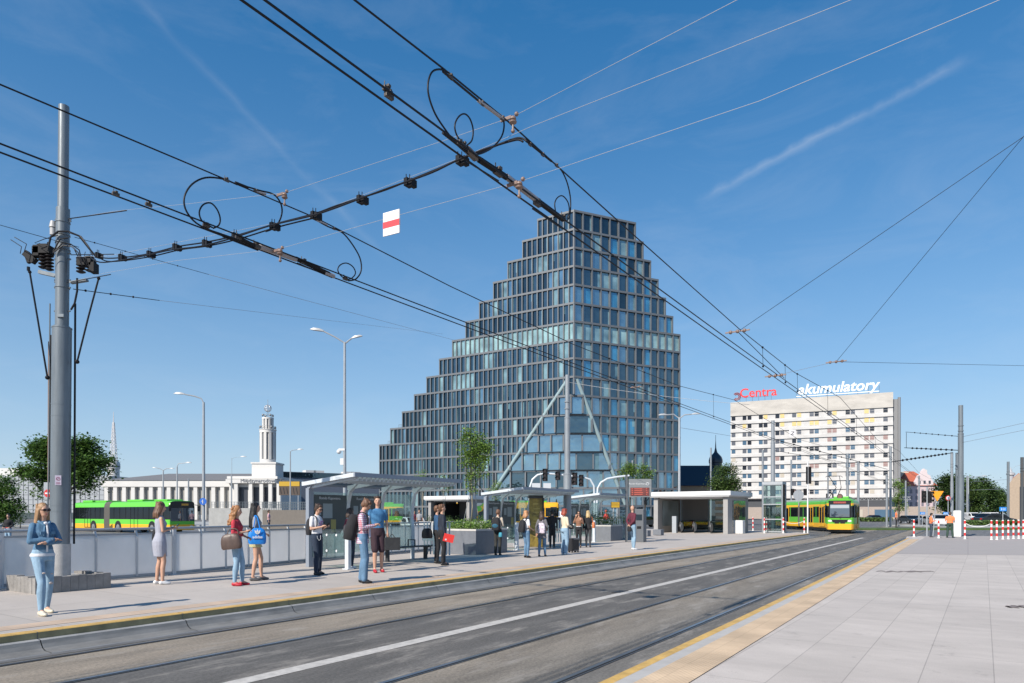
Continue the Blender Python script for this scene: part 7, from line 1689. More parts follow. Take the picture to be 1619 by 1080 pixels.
def person(key, label, px, pyf, pyt, face, sex='m', arms=('down', 'down'), top=None, sleeve='short', bottom=None, legs='long', shoes=None, hair='short', hairm=None, head=(0, 0), feet=((.0, .0), (.0, .0)),
           dress=None, jacket=None, skin=SKIN, glasses=False, vox=None, k_w=1.0, zg=PZ, extra=None, lean=0.0, helmet=None, coat=None, tuck=0.0):
    g = G(px, pyf, zg); H = (CZ-(pyt-HY)/F*g.y)-zg; s = H/1.78; f = V((face[0], face[1], 0)).normalized(); rot = math.atan2(f.y, f.x)-math.pi/2
    o = thing('person', label, 'person', g, rot); PEOPLE[key] = (g, rot, s)
    vx = vox or (.010 if g.y < 13 else (.013 if g.y < 22 else (.018 if g.y < 30 else .026)))
    def fin(mb): mb.v = [(x*s*k_w, y*s*k_w, z*s) for x, y, z in mb.v]; return mb
    T = TORSO_F if sex == 'f' else TORSO_M
    HM = Matrix.Translation((0, 0, 1.52)) @ Matrix.Rotation(math.radians(head[1]), 4, 'Z') @ Matrix.Rotation(math.radians(-head[0]), 4, 'X') @ Matrix.Translation((0, 0, -1.52))
    R3 = HM.to_3x3(); hp = lambda x, y, z: HM @ V((x, y, z))
    # skeleton points
    hips = {}; 
    L = {}
    for sd, ft in ((1, feet[0]), (-1, feet[1])):
        hip = V((.088*sd, 0, .92)); ank = V((.095*sd+ft[0], -.02+ft[1], .085)); kn = hip.lerp(ank, .5)+V((0, .035+abs(ft[1])*.18, .0)); L[sd] = (hip, kn, ank)
    A = {}
    for sd, nm in ((1, arms[0]), (-1, arms[1])):
        e, w, d = (ARMS[nm] if isinstance(nm, str) else nm); A[sd] = (V((.178*sd*(.86 if sex == 'f' else 1.0), -.012, 1.408)), V((e[0]*sd, e[1], e[2])), V((w[0]*sd, w[1]+(.03 if (nm == 'crossed' and sd < 0) else 0), w[2]-(.05 if (nm == 'crossed' and sd < 0) else 0))), V((d[0]*sd, d[1], d[2])), sd)
    ar = .86 if sex == 'f' else .94
    k_w = k_w*(.93 if sex == 'f' else .92)
    # --- body
    b = MB(); b.loft(body_rings(T)); b.cap((0, -.01, 1.45), .056, hp(0, .005, 1.575), .05, 10)
    b.ell(hp(0, .005, 1.665), (.076, .094, .108), 16, 12, R3); b.ell(hp(0, .035, 1.597), (.054, .058, .048), 12, 8, R3); b.cap(hp(0, .085, 1.668), .012, hp(0, .112, 1.632), .016, 8); b.ell(hp(0, .072, 1.685), (.06, .025, .018), 10, 6, R3)
    for sd in (1, -1): b.ell(hp(.077*sd, 0, 1.645), (.011, .022, .032), 8, 6, R3)
    for sd in (1, -1):
        h, kn, an = L[sd]; lw_ = 1.0 if sex == 'm' else .98
        b.cap(h, .088*lw_, kn, .056*lw_, 12); b.cap(kn, .056*lw_, kn.lerp(an, .35)-V((0, .012, 0)), .056*lw_, 12); b.cap(kn.lerp(an, .35)-V((0, .012, 0)), .056*lw_, an, .034, 12); b.cap(an, .036, an+V((0, .12, -.05)), .028, 8)
        sh, el, wr, d, _ = A[sd]; b.cap(sh, .054*ar, el, .040*ar, 10); b.cap(el, .040*ar, wr, .026*ar, 10)
    me = remesh(fin(b), vx, 4)
    hx = MB()
    for sd in (1, -1):
        sh, el, wr, d, _ = A[sd]; hand(hx, wr, d, -sd, .9 if arms[0 if sd > 0 else 1] in ('phone', 'bent', 'up', 'front') else .45, 1.0 if sex == 'm' else .92)
    attach('body', me, skin, o, fin(hx))
    # --- face details
    fm = MB()
    for sd in (1, -1): fm.ell(hp(.030*sd, .090, 1.668), (.013, .009, .008), 8, 6, R3)
    fin(fm).build('eyes', M_eye, o, local=True, smooth=True)
    fm = MB(); fm.ell(hp(0, .092, 1.600), (.024, .010, .007), 8, 6, R3); fin(fm).build('mouth', M_lip, o, local=True, smooth=True)
    if glasses:
        fm = MB()
        for sd in (1, -1): fm.ell(hp(.036*sd, .102, 1.668), (.032, .012, .023), 12, 8, R3); fm.seg(hp(.066*sd, .095, 1.672), hp(.080*sd, .0, 1.668), .006, .008)
        fm.seg(hp(-.03, .106, 1.674), hp(.03, .106, 1.674), .006, .006); fin(fm).build('sunglasses', mat('sunglass', (.025, .012, .012), .08), o, local=True, smooth=True)
    # --- lower garment
    def legs_mb(r0, r1, r2, zcut=None, flare=0.0):
        c = MB()
        c.loft(body_rings([(z, cx, cy, rx, ry) for z, cx, cy, rx, ry in T[:3]], off=.014)+body_rings([(1.05, 0, 0, T[2][3]-.01, T[2][4]-.01)], off=.014))
        for sd in (1, -1):
            h, kn, an = L[sd]
            if zcut is None:
                cf = kn.lerp(an, .35)-V((0, .012, 0)); c.cap(h, r0, kn, r1, 12); c.cap(kn, r1, cf, max(r1*.97, .069), 12); c.cap(cf, max(r1*.97, .069), an+V((0, 0, .02)), r2, 12)
            else: c.cap(h, r0, h.lerp(kn, zcut), r1, 12)
        return c
    if bottom is not None and dress is None:
        if legs == 'long': c = legs_mb(.100, .072, .058)
        elif legs == 'slim': c = legs_mb(.097, .064, .045)
        elif legs == 'wide': c = legs_mb(.104, .082, .076)
        elif legs == 'shorts': c = legs_mb(.108, .092, 0, .92)
        attach('trousers' if legs != 'shorts' else 'shorts', remesh(fin(c), vx, 3), bottom, o)
    # --- upper garment
    def top_mb(off, slv, zlow=.93, extra_=()):
        c = MB(); lv = [t for t in T if t[0] >= zlow-.02]
        if zlow < .86: lv = [(zlow, 0, 0, .19, .15)]+list(T)
        c.loft(body_rings(lv, off=off)); c.cap((0, -.012, 1.44), .072+off, (0, -.008, 1.475), .060, 10)
        for sd in (1, -1):
            sh, el, wr, d, _ = A[sd]; c.cap(sh, .058*ar+off*.6, sh.lerp(el, .45), .054*ar+off*.6, 10)
            if slv == 'none': continue
            if slv == 'short': c.cap(sh.lerp(el, .4), .054*ar+off*.6, sh.lerp(el, .68), .050*ar+off*.6, 10)
            elif slv == 'mid': c.cap(sh.lerp(el, .4), .056*ar+off*.7, el, .049*ar+off*.6, 10); c.cap(el, .049*ar+off*.6, el.lerp(wr, .35), .044*ar+off*.6, 10)
            else: c.cap(sh.lerp(el, .4), .056*ar+off*.7, el, .047*ar+off*.6, 10); c.cap(el, .047*ar+off*.6, wr, .034*ar+off*.6, 10)
        return c
    if dress is not None:
        dm, zl, rr, slv = dress; c = top_mb(.008, slv, .93) if slv != 'none' else MB()
        lv = [(zl, 0, .01, rr, rr*.82), ((zl+.86)*.5, 0, -.005, (rr+.192)*.5, .132), (.85, 0, -.012, .188, .138), (.93, 0, -.015, .183, .136)] + [t for t in T if t[0] > .95]
        c.loft(body_rings(lv, off=.011)); 
        if slv == 'none':
            for sd in (1, -1): c.cap((.11*sd, .04, 1.36), .035, (.085*sd, -.02, 1.455), .028, 8)
        attach('dress', remesh(fin(c), vx, 3), dm, o)
    if top is not None: attach('shirt', remesh(fin(top_mb(.012, sleeve, .93-tuck*0)), vx, 3), top, o)
    if jacket is not None:
        jm, jlow, slv = jacket; c = top_mb(.017, slv, jlow); attach('jacket', remesh(fin(c), vx, 3), jm, o)
    # --- shoes
    if shoes is not None:
        c = MB()
        for sd in (1, -1):
            h, kn, an = L[sd]; q = V((an.x, an.y, 0)); c.ell(q+V((0, -.025, .045)), (.040, .055, .045), 12, 8); c.ell(q+V((.006*sd, .085, .032)), (.046, .105, .034), 14, 8); c.ell(q+V((.006*sd, .04, .05)), (.040, .08, .042), 12, 8)
        sm = remesh(fin(c), min(vx, .016), 3)
        for v in sm.vertices: v.co.z = max(v.co.z, .004)
        attach('shoes', sm, shoes, o)
    # --- hair
    if hair and hairm:
        c = MB(); rg_ = random.Random(len(key)*7+int(px))
        if hair in ('short', 'mop'):
            c.ell(hp(0, -.016, 1.688), (.084, .098, .098), 16, 12, R3); c.ell(hp(0, -.045, 1.635), (.078, .07, .075), 14, 10, R3); c.ell(hp(0, .045, 1.745), (.062, .05, .03), 12, 8, R3)
            if hair == 'mop':
                c.ell(hp(0, .045, 1.735), (.078, .062, .042), 12, 8, R3)
                for sd in (1, -1): c.ell(hp(.07*sd, .0, 1.67), (.028, .055, .06), 10, 8, R3)
        else:
            c.ell(hp(0, -.014, 1.688), (.086, .100, .100), 16, 12, R3)
            ln = {'long': 1.22, 'mid': 1.44, 'bob': 1.52, 'curly': 1.36, 'verylong': 1.14}[hair]
            for i in range(9):
                th = math.pi*(i/8)*1.16-math.pi*.08; x = .074*math.cos(th); y = -.02-.072*math.sin(th); lt = ln+rg_.uniform(-.03, .03)+(.05 if i in (0, 8) else 0)
                e = V((x*1.22, y*1.15-.03, lt)); mid = V((x*1.3, y*1.12-.02, (1.60+lt)/2))
                c.cap(hp(x, y, 1.66), .034, mid, .034, 8); c.cap(mid, .034, e, .020, 8)
                if hair == 'curly':
                    for k in range(9): q = hp(x, y, 1.70).lerp(e, rg_.random()); c.ell(q+V((rg_.uniform(-.03, .03), rg_.uniform(-.05, .01), 0)), rg_.uniform(.026, .044), 8, 6)
            if hair in ('bob',): c.ell(hp(0, .05, 1.735), (.072, .05, .035), 12, 8, R3)
        for i in range(26 if hair not in ('short', 'mop') else 14):
            th = rg_.uniform(0, 2*math.pi); q = hp(.080*math.cos(th), -.03+.078*math.sin(th)*(1 if math.sin(th) < 0 else .35), 1.70+rg_.uniform(-.03, .06)); dz = rg_.uniform(.05, .10); 
            if hair not in ('short', 'mop') and math.sin(th) < .2: dz = rg_.uniform(.15, 1.62-ln)
            c.cap(q, .018, q+V((.012*math.cos(th)+rg_.uniform(-.01, .01), -.02 if math.sin(th) < 0 else .0, -dz)), .008, 6)
        attach('hair', remesh(fin(c), vx*.8, 2), hairm, o)
    if helmet is not None:
        c = MB(); c.ell(hp(0, -.01, 1.72), (.10, .125, .085), 16, 10, R3); fin(c).build('cap', helmet, o, local=True, smooth=True)
    if extra: extra(o, s, hp, A, L, fin)
    return o
def near(key, x, y, z):
    g, rot, s = PEOPLE[key]; return V(g)+Matrix.Rotation(rot, 3, 'Z') @ V((x*s, y*s, z*s))
def bag(name, label, cat, key, c, r, m, straps=(), tilt=(0, 0, 0), box_=False, pocket=None, parts=None, voxel=.012, rotz=0.0):
    g, rot, s = PEOPLE[key]; loc = near(key, *c); o = thing(name, label, cat, loc, rot+rotz)
    R_ = Matrix.Rotation(math.radians(tilt[0]), 3, 'X') @ Matrix.Rotation(math.radians(tilt[1]), 3, 'Y')
    b = MB()
    if box_: b.obox((0, 0, 0), R_ @ V((r[0]*s, 0, 0)), R_ @ V((0, r[1]*s, 0)), R_ @ V((0, 0, r[2]*s)))
    else:
        rings = []
        for t in (-1, -.8, -.4, .1, .55, .85, 1.0):
            q = {-1: .86, -.8: .98, -.4: 1.0, .1: .98, .55: .90, .85: .72, 1.0: .45}[t]
            ring = []
            for j in range(20):
                th = 2*math.pi*j/20; cx = math.copysign(abs(math.cos(th))**.6, math.cos(th)); cy = math.copysign(abs(math.sin(th))**.6, math.sin(th)); ring.append(R_ @ V((cx*r[0]*q*s, cy*r[1]*q*s, t*r[2]*s)))
            rings.append(ring)
        b.loft(rings)
    b.build('bag_body', m, o, local=True, smooth=not box_, bevel=.012 if box_ else 0)
    Mi = Matrix.Rotation(rot+rotz, 3, 'Z').inverted()
    if pocket:
        b = MB(); b.ell(R_ @ V((0, pocket[0]*s, pocket[1]*s)), (r[0]*.8*s, r[1]*.45*s, r[2]*.42*s), 14, 8, None); b.build('pocket', pocket[2], o, local=True, smooth=True)
    for st in straps:
        pts = [Mi @ (near(key, *p)-loc) for p in st[1:]]; b = MB(); b.tube(smooth_pts(pts), st[0], 6); b.build('strap', m, o, local=True, smooth=True)
    if parts: parts(o, s, R_)
    return o
c_denim = cloth('denim_light', (.24, .36, .47), .22); c_denim2 = cloth('denim_mid', (.10, .19, .30), .25); c_denim3 = cloth('denim_dark', (.018, .030, .055), .25); c_jack = cloth('denim_jacket', (.075, .165, .27), .3)
c_white = cloth('white', (.66, .66, .68), .05); c_black = cloth('black', (.014, .014, .017), .2); c_grey = cloth('grey_dress', (.33, .34, .40), .08); c_red = cloth('red_blouse', (.42, .03, .05), .45, sc=18)
c_cardi = cloth('grey_knit', (.25, .26, .28), .08); c_yel = cloth('straw_dress', (.50, .46, .25), .15); c_blue = cloth('blue_tee', (.05, .17, .33), .1); c_short = cloth('maroon_shorts', (.035, .016, .024), .15)
c_navy = cloth('navy_shirt', (.016, .022, .038), .15); c_royal = cloth('blue_shirt', (.025, .075, .16), .1); c_beige = cloth('beige_shirt', (.48, .41, .33), .08); c_cargo = cloth('cargo_dark', (.03, .03, .028), .2)
c_cream = cloth('cream_sweater', (.62, .53, .39), .08); c_coat = cloth('grey_coat', (.13, .125, .135), .12); c_suede = cloth('suede_brown', (.26, .13, .08), .15); c_maroon = cloth('maroon_sweater', (.11, .018, .035), .12)
c_orange = cloth('orange_vest', (.85, .22, .08), .12); c_green = cloth('dark_green', (.03, .06, .045), .15)
sh_white = mat('shoe_white', (.70, .70, .70), .5); sh_black = mat('shoe_black', (.015, .015, .016), .4); sh_red = mat('shoe_red', (.42, .015, .03), .5); sh_grey = mat('shoe_grey', (.08, .08, .085), .6, noise=.2); sh_gold = mat('shoe_pale', (.58, .53, .42), .35)
h_blond = hairmat('blond', (.30, .175, .085)); h_brown = hairmat('brown', (.13, .065, .035)); h_ginger = hairmat('ginger_blond', (.32, .15, .06)); h_black = hairmat('black', (.012, .010, .010)); h_dark = hairmat('dark_brown', (.05, .028, .018)); h_red = hairmat('red', (.28, .045, .02)); h_bl2 = hairmat('pale_blond', (.50, .36, .18))
# plaid
def plaid():
    m = bpy.data.materials.new('cloth_plaid'); m.use_nodes = True; nt_ = m.node_tree; b = nt_.nodes['Principled BSDF']; b.inputs['Roughness'].default_value = .85; tc = nt_.nodes.new('ShaderNodeTexCoord'); prev = None
    mp = nt_.nodes.new('ShaderNodeMapping'); mp.inputs['Rotation'].default_value = (0, 0, .5); nt_.links.new(tc.outputs['Object'], mp.inputs['Vector'])
    base = nt_.nodes.new('ShaderNodeRGB'); base.outputs[0].default_value = (.60, .58, .62, 1); prev = base.outputs[0]
    for ax, sc_, col, ph in (('X', 22, (.10, .16, .34, 1), 0), ('Z', 22, (.10, .16, .34, 1), 0), ('X', 22, (.45, .06, .08, 1), 1.7), ('Z', 22, (.45, .06, .08, 1), 1.7)):
        w_ = nt_.nodes.new('ShaderNodeTexWave'); w_.wave_type = 'BANDS'; w_.bands_direction = ax; w_.inputs['Scale'].default_value = sc_/3.14; w_.inputs['Phase Offset'].default_value = ph
        nt_.links.new(mp.outputs['Vector'], w_.inputs['Vector']); r = nt_.nodes.new('ShaderNodeMapRange'); r.inputs['From Min'].default_value = .72; r.inputs['From Max'].default_value = .85; r.inputs['To Max'].default_value = .6; nt_.links.new(w_.outputs['Fac'], r.inputs['Value'])
        x = nt_.nodes.new('ShaderNodeMixRGB'); x.inputs['Color2'].default_value = col; nt_.links.new(prev, x.inputs['Color1']); nt_.links.new(r.outputs[0], x.inputs['Fac']); prev = x.outputs['Color']
    nt_.links.new(prev, b.inputs['Base Color']); return m
c_plaid = plaid()
# ---- 1 woman in denim
def ex1(o, s, hp, A, L, fin):
    m_ = MB(); m_.tube([(0.0, .124, 1.42), (.0, .148, 1.28), (0, .13, 1.12), (0, .125, 1.0)], .016, 8); m_.ell((0, .09, 1.45), (.04, .03, .03), 10, 6); fin(m_).build('tee_front', c_white, o, local=True, smooth=True)
    m_ = MB(); m_.loft(body_rings([(.93, 0, -.012, .193, .143), (.95, 0, -.012, .193, .143), (.975, 0, -.01, .18, .135)], 20)); fin(m_).build('tee_hem', c_white, o, local=True, smooth=True)
    m_ = MB()
    for sd in (1, -1): m_.cap((.03*sd, .10, 1.42), .018, (.085*sd, .05, 1.475), .02, 8); m_.cap((.085*sd, .05, 1.475), .02, (.06*sd, -.07, 1.49), .02, 8); m_.cap((.035*sd, .115, 1.40), .013, (.055*sd, .14, 1.26), .011, 8); m_.obox((.085*sd, .148, 1.30), (.035, 0, 0), (0, .008, 0), (0, 0, .022))
    fin(m_).build('collar', cloth('denim_collar', (.12, .24, .36), .2), o, local=True, smooth=True)
    m_ = MB(); w = A[1][2]; m_.cyl(w+V((.028, 0, 0)), w+V((.012, 0, 0)), .032, n=12); fin(m_).build('wrist_watch', M_galv, o, local=True)
    m_ = MB(); kn = L[-1][1]; m_.ell(kn+V((0, .055, -.01)), (.035, .018, .022), 8, 6); m_.ell(kn+V((.0, .066, .14)), (.03, .02, .012), 8, 6); k2 = L[1][1]; m_.ell(k2+V((0, .062, .17)), (.03, .02, .014), 8, 6); fin(m_).build('ripped_patches', mat('rip_pale', (.50, .42, .38), .8), o, local=True, smooth=True)
person('denim', 'woman with long blond hair, sunglasses and denim jacket standing with crossed arms', 68, 971, 795, (.88, -.47), 'f', ('crossed', 'crossed'), None, 'short', c_denim, 'slim', sh_gold, 'verylong', h_blond, head=(2, 4), feet=((.05, .24), (-.03, -.10)), jacket=(c_jack, 1.0, 'long'), glasses=True, extra=ex1, vox=.009)
# ---- 2 grey dress
person('dress', 'woman with long brown hair in a sleeveless grey dress, seen from behind by the bus', 253, 924, 793, (.75, .66), 'f', ('phone', 'phone'), None, 'none', None, None, sh_white, 'mid', h_brown, head=(8, 5), feet=((.03, .04), (-.02, -.02)), dress=(c_grey, .60, .155, 'none'), vox=.011)
bag('handbag', 'black handbag hanging at the hip of the woman in the grey dress', 'bag', 'dress', (-.25, .03, 1.03), (.05, .13, .13), c_black, straps=((.008, (-.24, .0, 1.15), (-.20, .02, 1.3), (-.08, .0, 1.48)),))
# ---- 3 red blouse
person('red', 'woman with curly ginger hair in a red patterned blouse and jeans', 374, 926, 799, (1, .05), 'f', ('phone', 'bent'), c_red, 'mid', c_denim, 'slim', sh_red, 'curly', h_ginger, head=(6, 0), feet=((.03, .02), (0, .12)), vox=.012)
bag('tote_bag', 'big brown leather tote on the arm of the woman in red', 'bag', 'red', (.27, -.02, .99), (.075, .22, .17), cloth('brown_leather', (.085, .055, .045), .25, .45), straps=((.012, (.25, .12, 1.13), (.24, .10, 1.24), (.24, .0, 1.27), (.24, -.08, 1.24), (.26, -.12, 1.12)),), tilt=(6, 0, 0))
# ---- 4 dark haired with blue bag
person('blackhair', 'woman with long black hair, grey cardigan and straw-coloured dress, carrying a blue shopper', 404, 918, 794, (.92, .40), 'f', ('bent', 'down'), None, 'short', None, None, sh_grey, 'long', h_black, head=(2, -6), feet=((.0, -.05), (0, .16)), dress=(c_yel, .76, .175, 'none'), jacket=(c_cardi, 1.02, 'long'), vox=.012)
def ex4(o, s, R_):
    m_ = MB(); x = .088*s
    for a_ in (-32, 0, 32):
        c = V((x, 0, .04*s)); d_ = V((0, math.sin(math.radians(a_)), math.cos(math.radians(a_)))); t = V((0, d_.z, -d_.y)); p0 = c; p1 = c+d_*.12*s
        m_.loft([[p0+t*.004, c+d_*.05*s+t*.026*s, p1, c+d_*.05*s-t*.026*s, p0-t*.004], [q+V((.006, 0, 0)) for q in (p0+t*.004, c+d_*.05*s+t*.026*s, p1, c+d_*.05*s-t*.026*s, p0-t*.004)]])
    m_.build('leaf_mark', M_wpaint, o, local=True)
    t_ = text('wordmark', 'adidas', .085*s, Matrix.Identity(4), M_wpaint, None, extrude=.002, offset=.002); t_.data.transform(frame_matrix((x+.004, 0, -.02*s), (0, 1, 0), (1, 0, 0))); t_.parent = o
bag('shopper_bag', 'bright blue cloth shopper with a white three-leaf mark, between the two women', 'bag', 'blackhair', (.30, .02, 1.02), (.07, .19, .18), cloth('bag_blue', (.01, .20, .62), .08, .5), straps=((.012, (.28, .08, 1.18), (.22, .03, 1.42), (.16, -.01, 1.48)), (.012, (.28, -.06, 1.18), (.24, -.02, 1.42), (.17, -.03, 1.47))), parts=ex4)
# ---- 5 man in white tee
def ex5(o, s, hp, A, L, fin):
    m_ = MB(); m_.tube([(.03, .15, .99), (.04, .165, .90), (.08, .15, .86), (.12, .125, .92), (.125, .12, .98)], .005, 5); fin(m_).build('earphone_cable', M_wpaint, o, local=True, smooth=True)
    m_ = MB(); 
    for i, (x, z, w_) in enumerate(((-.05, 1.33, .10), (.0, 1.29, .12), (-.02, 1.25, .11), (.02, 1.21, .08))): m_.obox((x, .130+.003*(i % 2), z), (w_*.5, 0, 0), (0, .012, 0), (0, 0, .012))
    fin(m_).build('shirt_print', mat('print_violet', (.25, .13, .30), .8, noise=.6, nscale=25), o, local=True)
person('whitetee', 'man in a printed white T-shirt and sunglasses looking down at his phone', 501, 909, 796, (.90, -.43), 'm', ('phone', 'phone'), c_white, 'short', c_denim3, 'long', sh_black, 'short', h_dark, head=(22, 6), feet=((.03, .10), (-.04, -.02)), glasses=True, extra=ex5, vox=.012)
def straps2(k=1.0): return ((.014, (.10, -.13, 1.38), (.105, -.06, 1.47), (.11, .06, 1.45), (.12, .115, 1.30), (.13, .06, 1.14), (.12, -.10, 1.08)), (.014, (-.10, -.13, 1.38), (-.105, -.06, 1.47), (-.11, .06, 1.45), (-.12, .115, 1.30), (-.13, .06, 1.14), (-.12, -.10, 1.08)))
bag('backpack', 'dark backpack on the man in the white T-shirt', 'backpack', 'whitetee', (0, -.19, 1.20), (.14, .08, .21), cloth('pack_dark', (.02, .02, .024), .2), straps=straps2())
# ---- 6 partly hidden person
person('hidden', 'dark-haired person in maroon mostly hidden behind the backpack of the man in plaid', 554, 899, 803, (.6, .8), 'f', ('down', 'down'), c_maroon, 'long', c_denim3, 'slim', sh_white, 'bob', h_dark, vox=.016)
bag('shoulder_bag', 'grey shoulder bag of the partly hidden person in maroon', 'bag', 'hidden', (-.24, .0, 1.0), (.06, .14, .13), c_cardi, straps=((.008, (-.22, .0, 1.12), (-.16, .02, 1.35), (.06, .0, 1.49)),))
# ---- 7 man in plaid
def ex7(o, s, hp, A, L, fin):
    m_ = MB(); m_.loft(body_rings([(.83, 0, -.012, .188, .145), (.88, 0, -.010, .186, .142), (.96, 0, -.01, .172, .13)], 20)); fin(m_).build('shirt_tail', c_plaid, o, local=True, smooth=True)
    m_ = MB(); m_.loft([[V((x*.11, .118+.02*t, 1.40-.44*t)) for x in (-1, 1)]+[V((x*.11, .145+.02*t, 1.40-.44*t)) for x in (1, -1)] for t in (0, .5, 1)]); fin(m_).build('tee_front', cloth('pale_lilac', (.50, .50, .60), .05), o, local=True)
person('plaid', 'tall man in a pale plaid shirt and blue jeans looking down at his phone', 574, 922, 787, (1, .12), 'm', ('phone', 'phone'), c_plaid, 'long', c_denim2, 'wide', sh_black, 'mop', h_brown, head=(32, 0), feet=((.02, .06), (0, -.02)), extra=ex7, vox=.012)
bag('backpack', 'bulky black backpack on the man in the plaid shirt', 'backpack', 'plaid', (0, -.235, 1.17), (.17, .12, .27), c_black, straps=straps2(), tilt=(-12, 0, 0), pocket=(-.10, -.08, cloth('pack_grey', (.035, .035, .04), .2)))
# ---- 8 man in blue tee
person('bluetee', 'tall young man in a blue V-neck T-shirt and dark maroon shorts', 597, 905, 784, (.45, -.90), 'm', ('down', 'down'), c_blue, 'short', c_short, 'shorts', sh_red, 'short', h_dark, head=(0, -14), feet=((.0, .10), (-.02, -.02)), vox=.012)
bag('laptop_bag', 'flat dark grey bag held low by the man in the blue T-shirt', 'bag', 'bluetee', (-.33, .06, .66), (.19, .035, .15), cloth('bag_charcoal', (.035, .036, .038), .15), straps=((.010, (-.40, .06, .80), (-.33, .04, .88), (-.26, .06, .80)),), box_=True)
# ---- 9 pair
person('behindman', 'man in a blue shirt standing directly behind the man in black with one hand out', 691, 891, 799, (.95, .30), 'm', ('down', 'front'), c_royal, 'long', c_black, 'long', sh_black, 'short', h_brown, vox=.015)
person('blackman', 'man in a dark shirt and black trousers holding a red folder', 699, 894, 797, (.93, .36), 'm', ('down', 'down'), c_navy, 'long', c_black, 'long', sh_black, 'short', h_brown, head=(0, -5), feet=((0, .02), (0, .10)), vox=.014)
bag('messenger_bag', 'black messenger bag hanging behind the man in black', 'bag', 'behindman', (.12, -.33, .93), (.12, .16, .15), c_black, straps=((.010, (.10, -.28, 1.08), (.06, -.16, 1.32), (-.05, -.04, 1.48)),))
g_, r_, s_ = PEOPLE['blackman']; o = thing('folder', 'bright red document folder in the hand of the man in black', 'folder', near('blackman', .27, .12, .80), r_)
m_ = MB(); m_.obox((0, 0, 0), (.008, 0, 0), (0, .155, -.035), (0, .030, .115)); m_.build('cover', mat('folder_red', (.78, .05, .04), .4), o, local=True); m_ = MB(); m_.obox((.010, -.09, -.04), (.002, 0, 0), (0, .025, 0), (0, 0, .022)); m_.build('label_patch', M_wpaint, o, local=True)
# ---- 10 man with backpack seen from behind
person('packman', 'man in a beige shirt and dark cargo trousers seen from behind beside the planter', 787, 878, 805, (.35, .95), 'm', ('phone', 'bent'), c_beige, 'long', c_cargo, 'long', sh_black, 'short', h_brown, head=(14, -25), vox=.016)
bag('backpack', 'black backpack with blue trim on the man in beige', 'backpack', 'packman', (0, -.20, 1.22), (.17, .10, .25), c_black, straps=straps2(), pocket=(-.07, -.08, cloth('pack_blue', (.02, .10, .16), .3)))
bag('sun_cap', 'grey and turquoise cap hanging at the hip of the man in beige', 'cap', 'packman', (.17, -.14, .80), (.07, .06, .09), cloth('turquoise', (.05, .25, .33), .3))
# ---- 11 woman white tee with backpack
person('wtee', 'woman with bobbed ginger-blond hair in a white T-shirt and blue jeans', 832, 882, 807, (.80, .60), 'f', ('bent', 'bent'), c_white, 'short', c_denim2, 'slim', sh_black, 'bob', hairmat('strawberry', (.40, .20, .09)), head=(4, -10), feet=((0, .02), (0, .05)), vox=.016)
bag('backpack', 'plain black backpack on the woman in the white T-shirt', 'backpack', 'wtee', (0, -.20, 1.19), (.15, .09, .23), c_black, straps=straps2(), tilt=(-8, 0, 0))
# ---- 12 grey coat
person('coat', 'woman with dark hair in a long grey cardigan coat seen from behind', 857, 880, 808, (.30, .95), 'f', ('bent', 'down'), c_black, 'long', c_denim2, 'slim', sh_black, 'mid', h_dark, feet=((.03, .05), (-.03, 0)), jacket=(c_coat, .72, 'long'), vox=.016)
bag('drawstring_bag', 'white and pink floral drawstring bag on the woman in the grey coat', 'bag', 'coat', (.03, -.20, 1.12), (.15, .07, .20), mat('cloth_floral', (.55, .48, .54), .8, noise=.7, nscale=16), straps=((.008, (.03, -.15, 1.30), (.06, -.08, 1.45)),))
# ---- 13 dark person behind
person('dark', 'person in black behind the glass of the middle shelter, beside the gold poster', 873, 866, 806, (.1, 1), 'm', ('down', 'bent'), c_black, 'long', c_black, 'long', sh_black, 'short', h_black, vox=.02)
# ---- 14 redhead
person('redhead', 'woman with short red hair in a cream sweater and pale jeans', 893, 877, 804, (.80, .45), 'f', ('bent', 'crossed'), c_cream, 'long', c_denim, 'wide', sh_white, 'bob', h_red, head=(0, 8), k_w=1.12, vox=.017)
g_, r_, s_ = PEOPLE['redhead']; q = G(907, 873.5); o = thing('suitcase', 'black and grey trolley suitcase beside the redhead woman', 'suitcase', q, .6)
m_ = MB(); m_.box(-.20, .20, -.12, .12, .06, .58); m_.build('shell', mat('case_grey', (.10, .10, .105), .35, noise=.1), o, local=True, bevel=.03)
m_ = MB(); m_.box(-.205, -.10, -.125, .125, .07, .57); m_.box(-.17, .17, -.14, -.121, .12, .52); m_.build('front_pocket', c_black, o, local=True, bevel=.01)
m_ = MB(); m_.seg((-.10, .10, .58), (-.10, .14, .98), .018, .018); m_.seg((.10, .10, .58), (.10, .14, .98), .018, .018); m_.seg((-.11, .14, .98), (.11, .14, .98), .03, .03); m_.build('trolley_handle', M_galv, o, local=True)
for x in (-.15, .15):
    m_ = MB(); m_.cyl((x-.02, .09, .05), (x+.02, .09, .05), .05, n=14); m_.build('wheel', M_black, o, local=True); m_ = MB(); m_.cyl((x-.02, -.09, .03), (x+.02, -.09, .03), .03, n=10); m_.build('foot', M_black, o, local=True)
bag('handbag', 'dark handbag held in front of the redhead woman', 'bag', 'redhead', (.12, .22, 1.08), (.10, .06, .09), c_black)
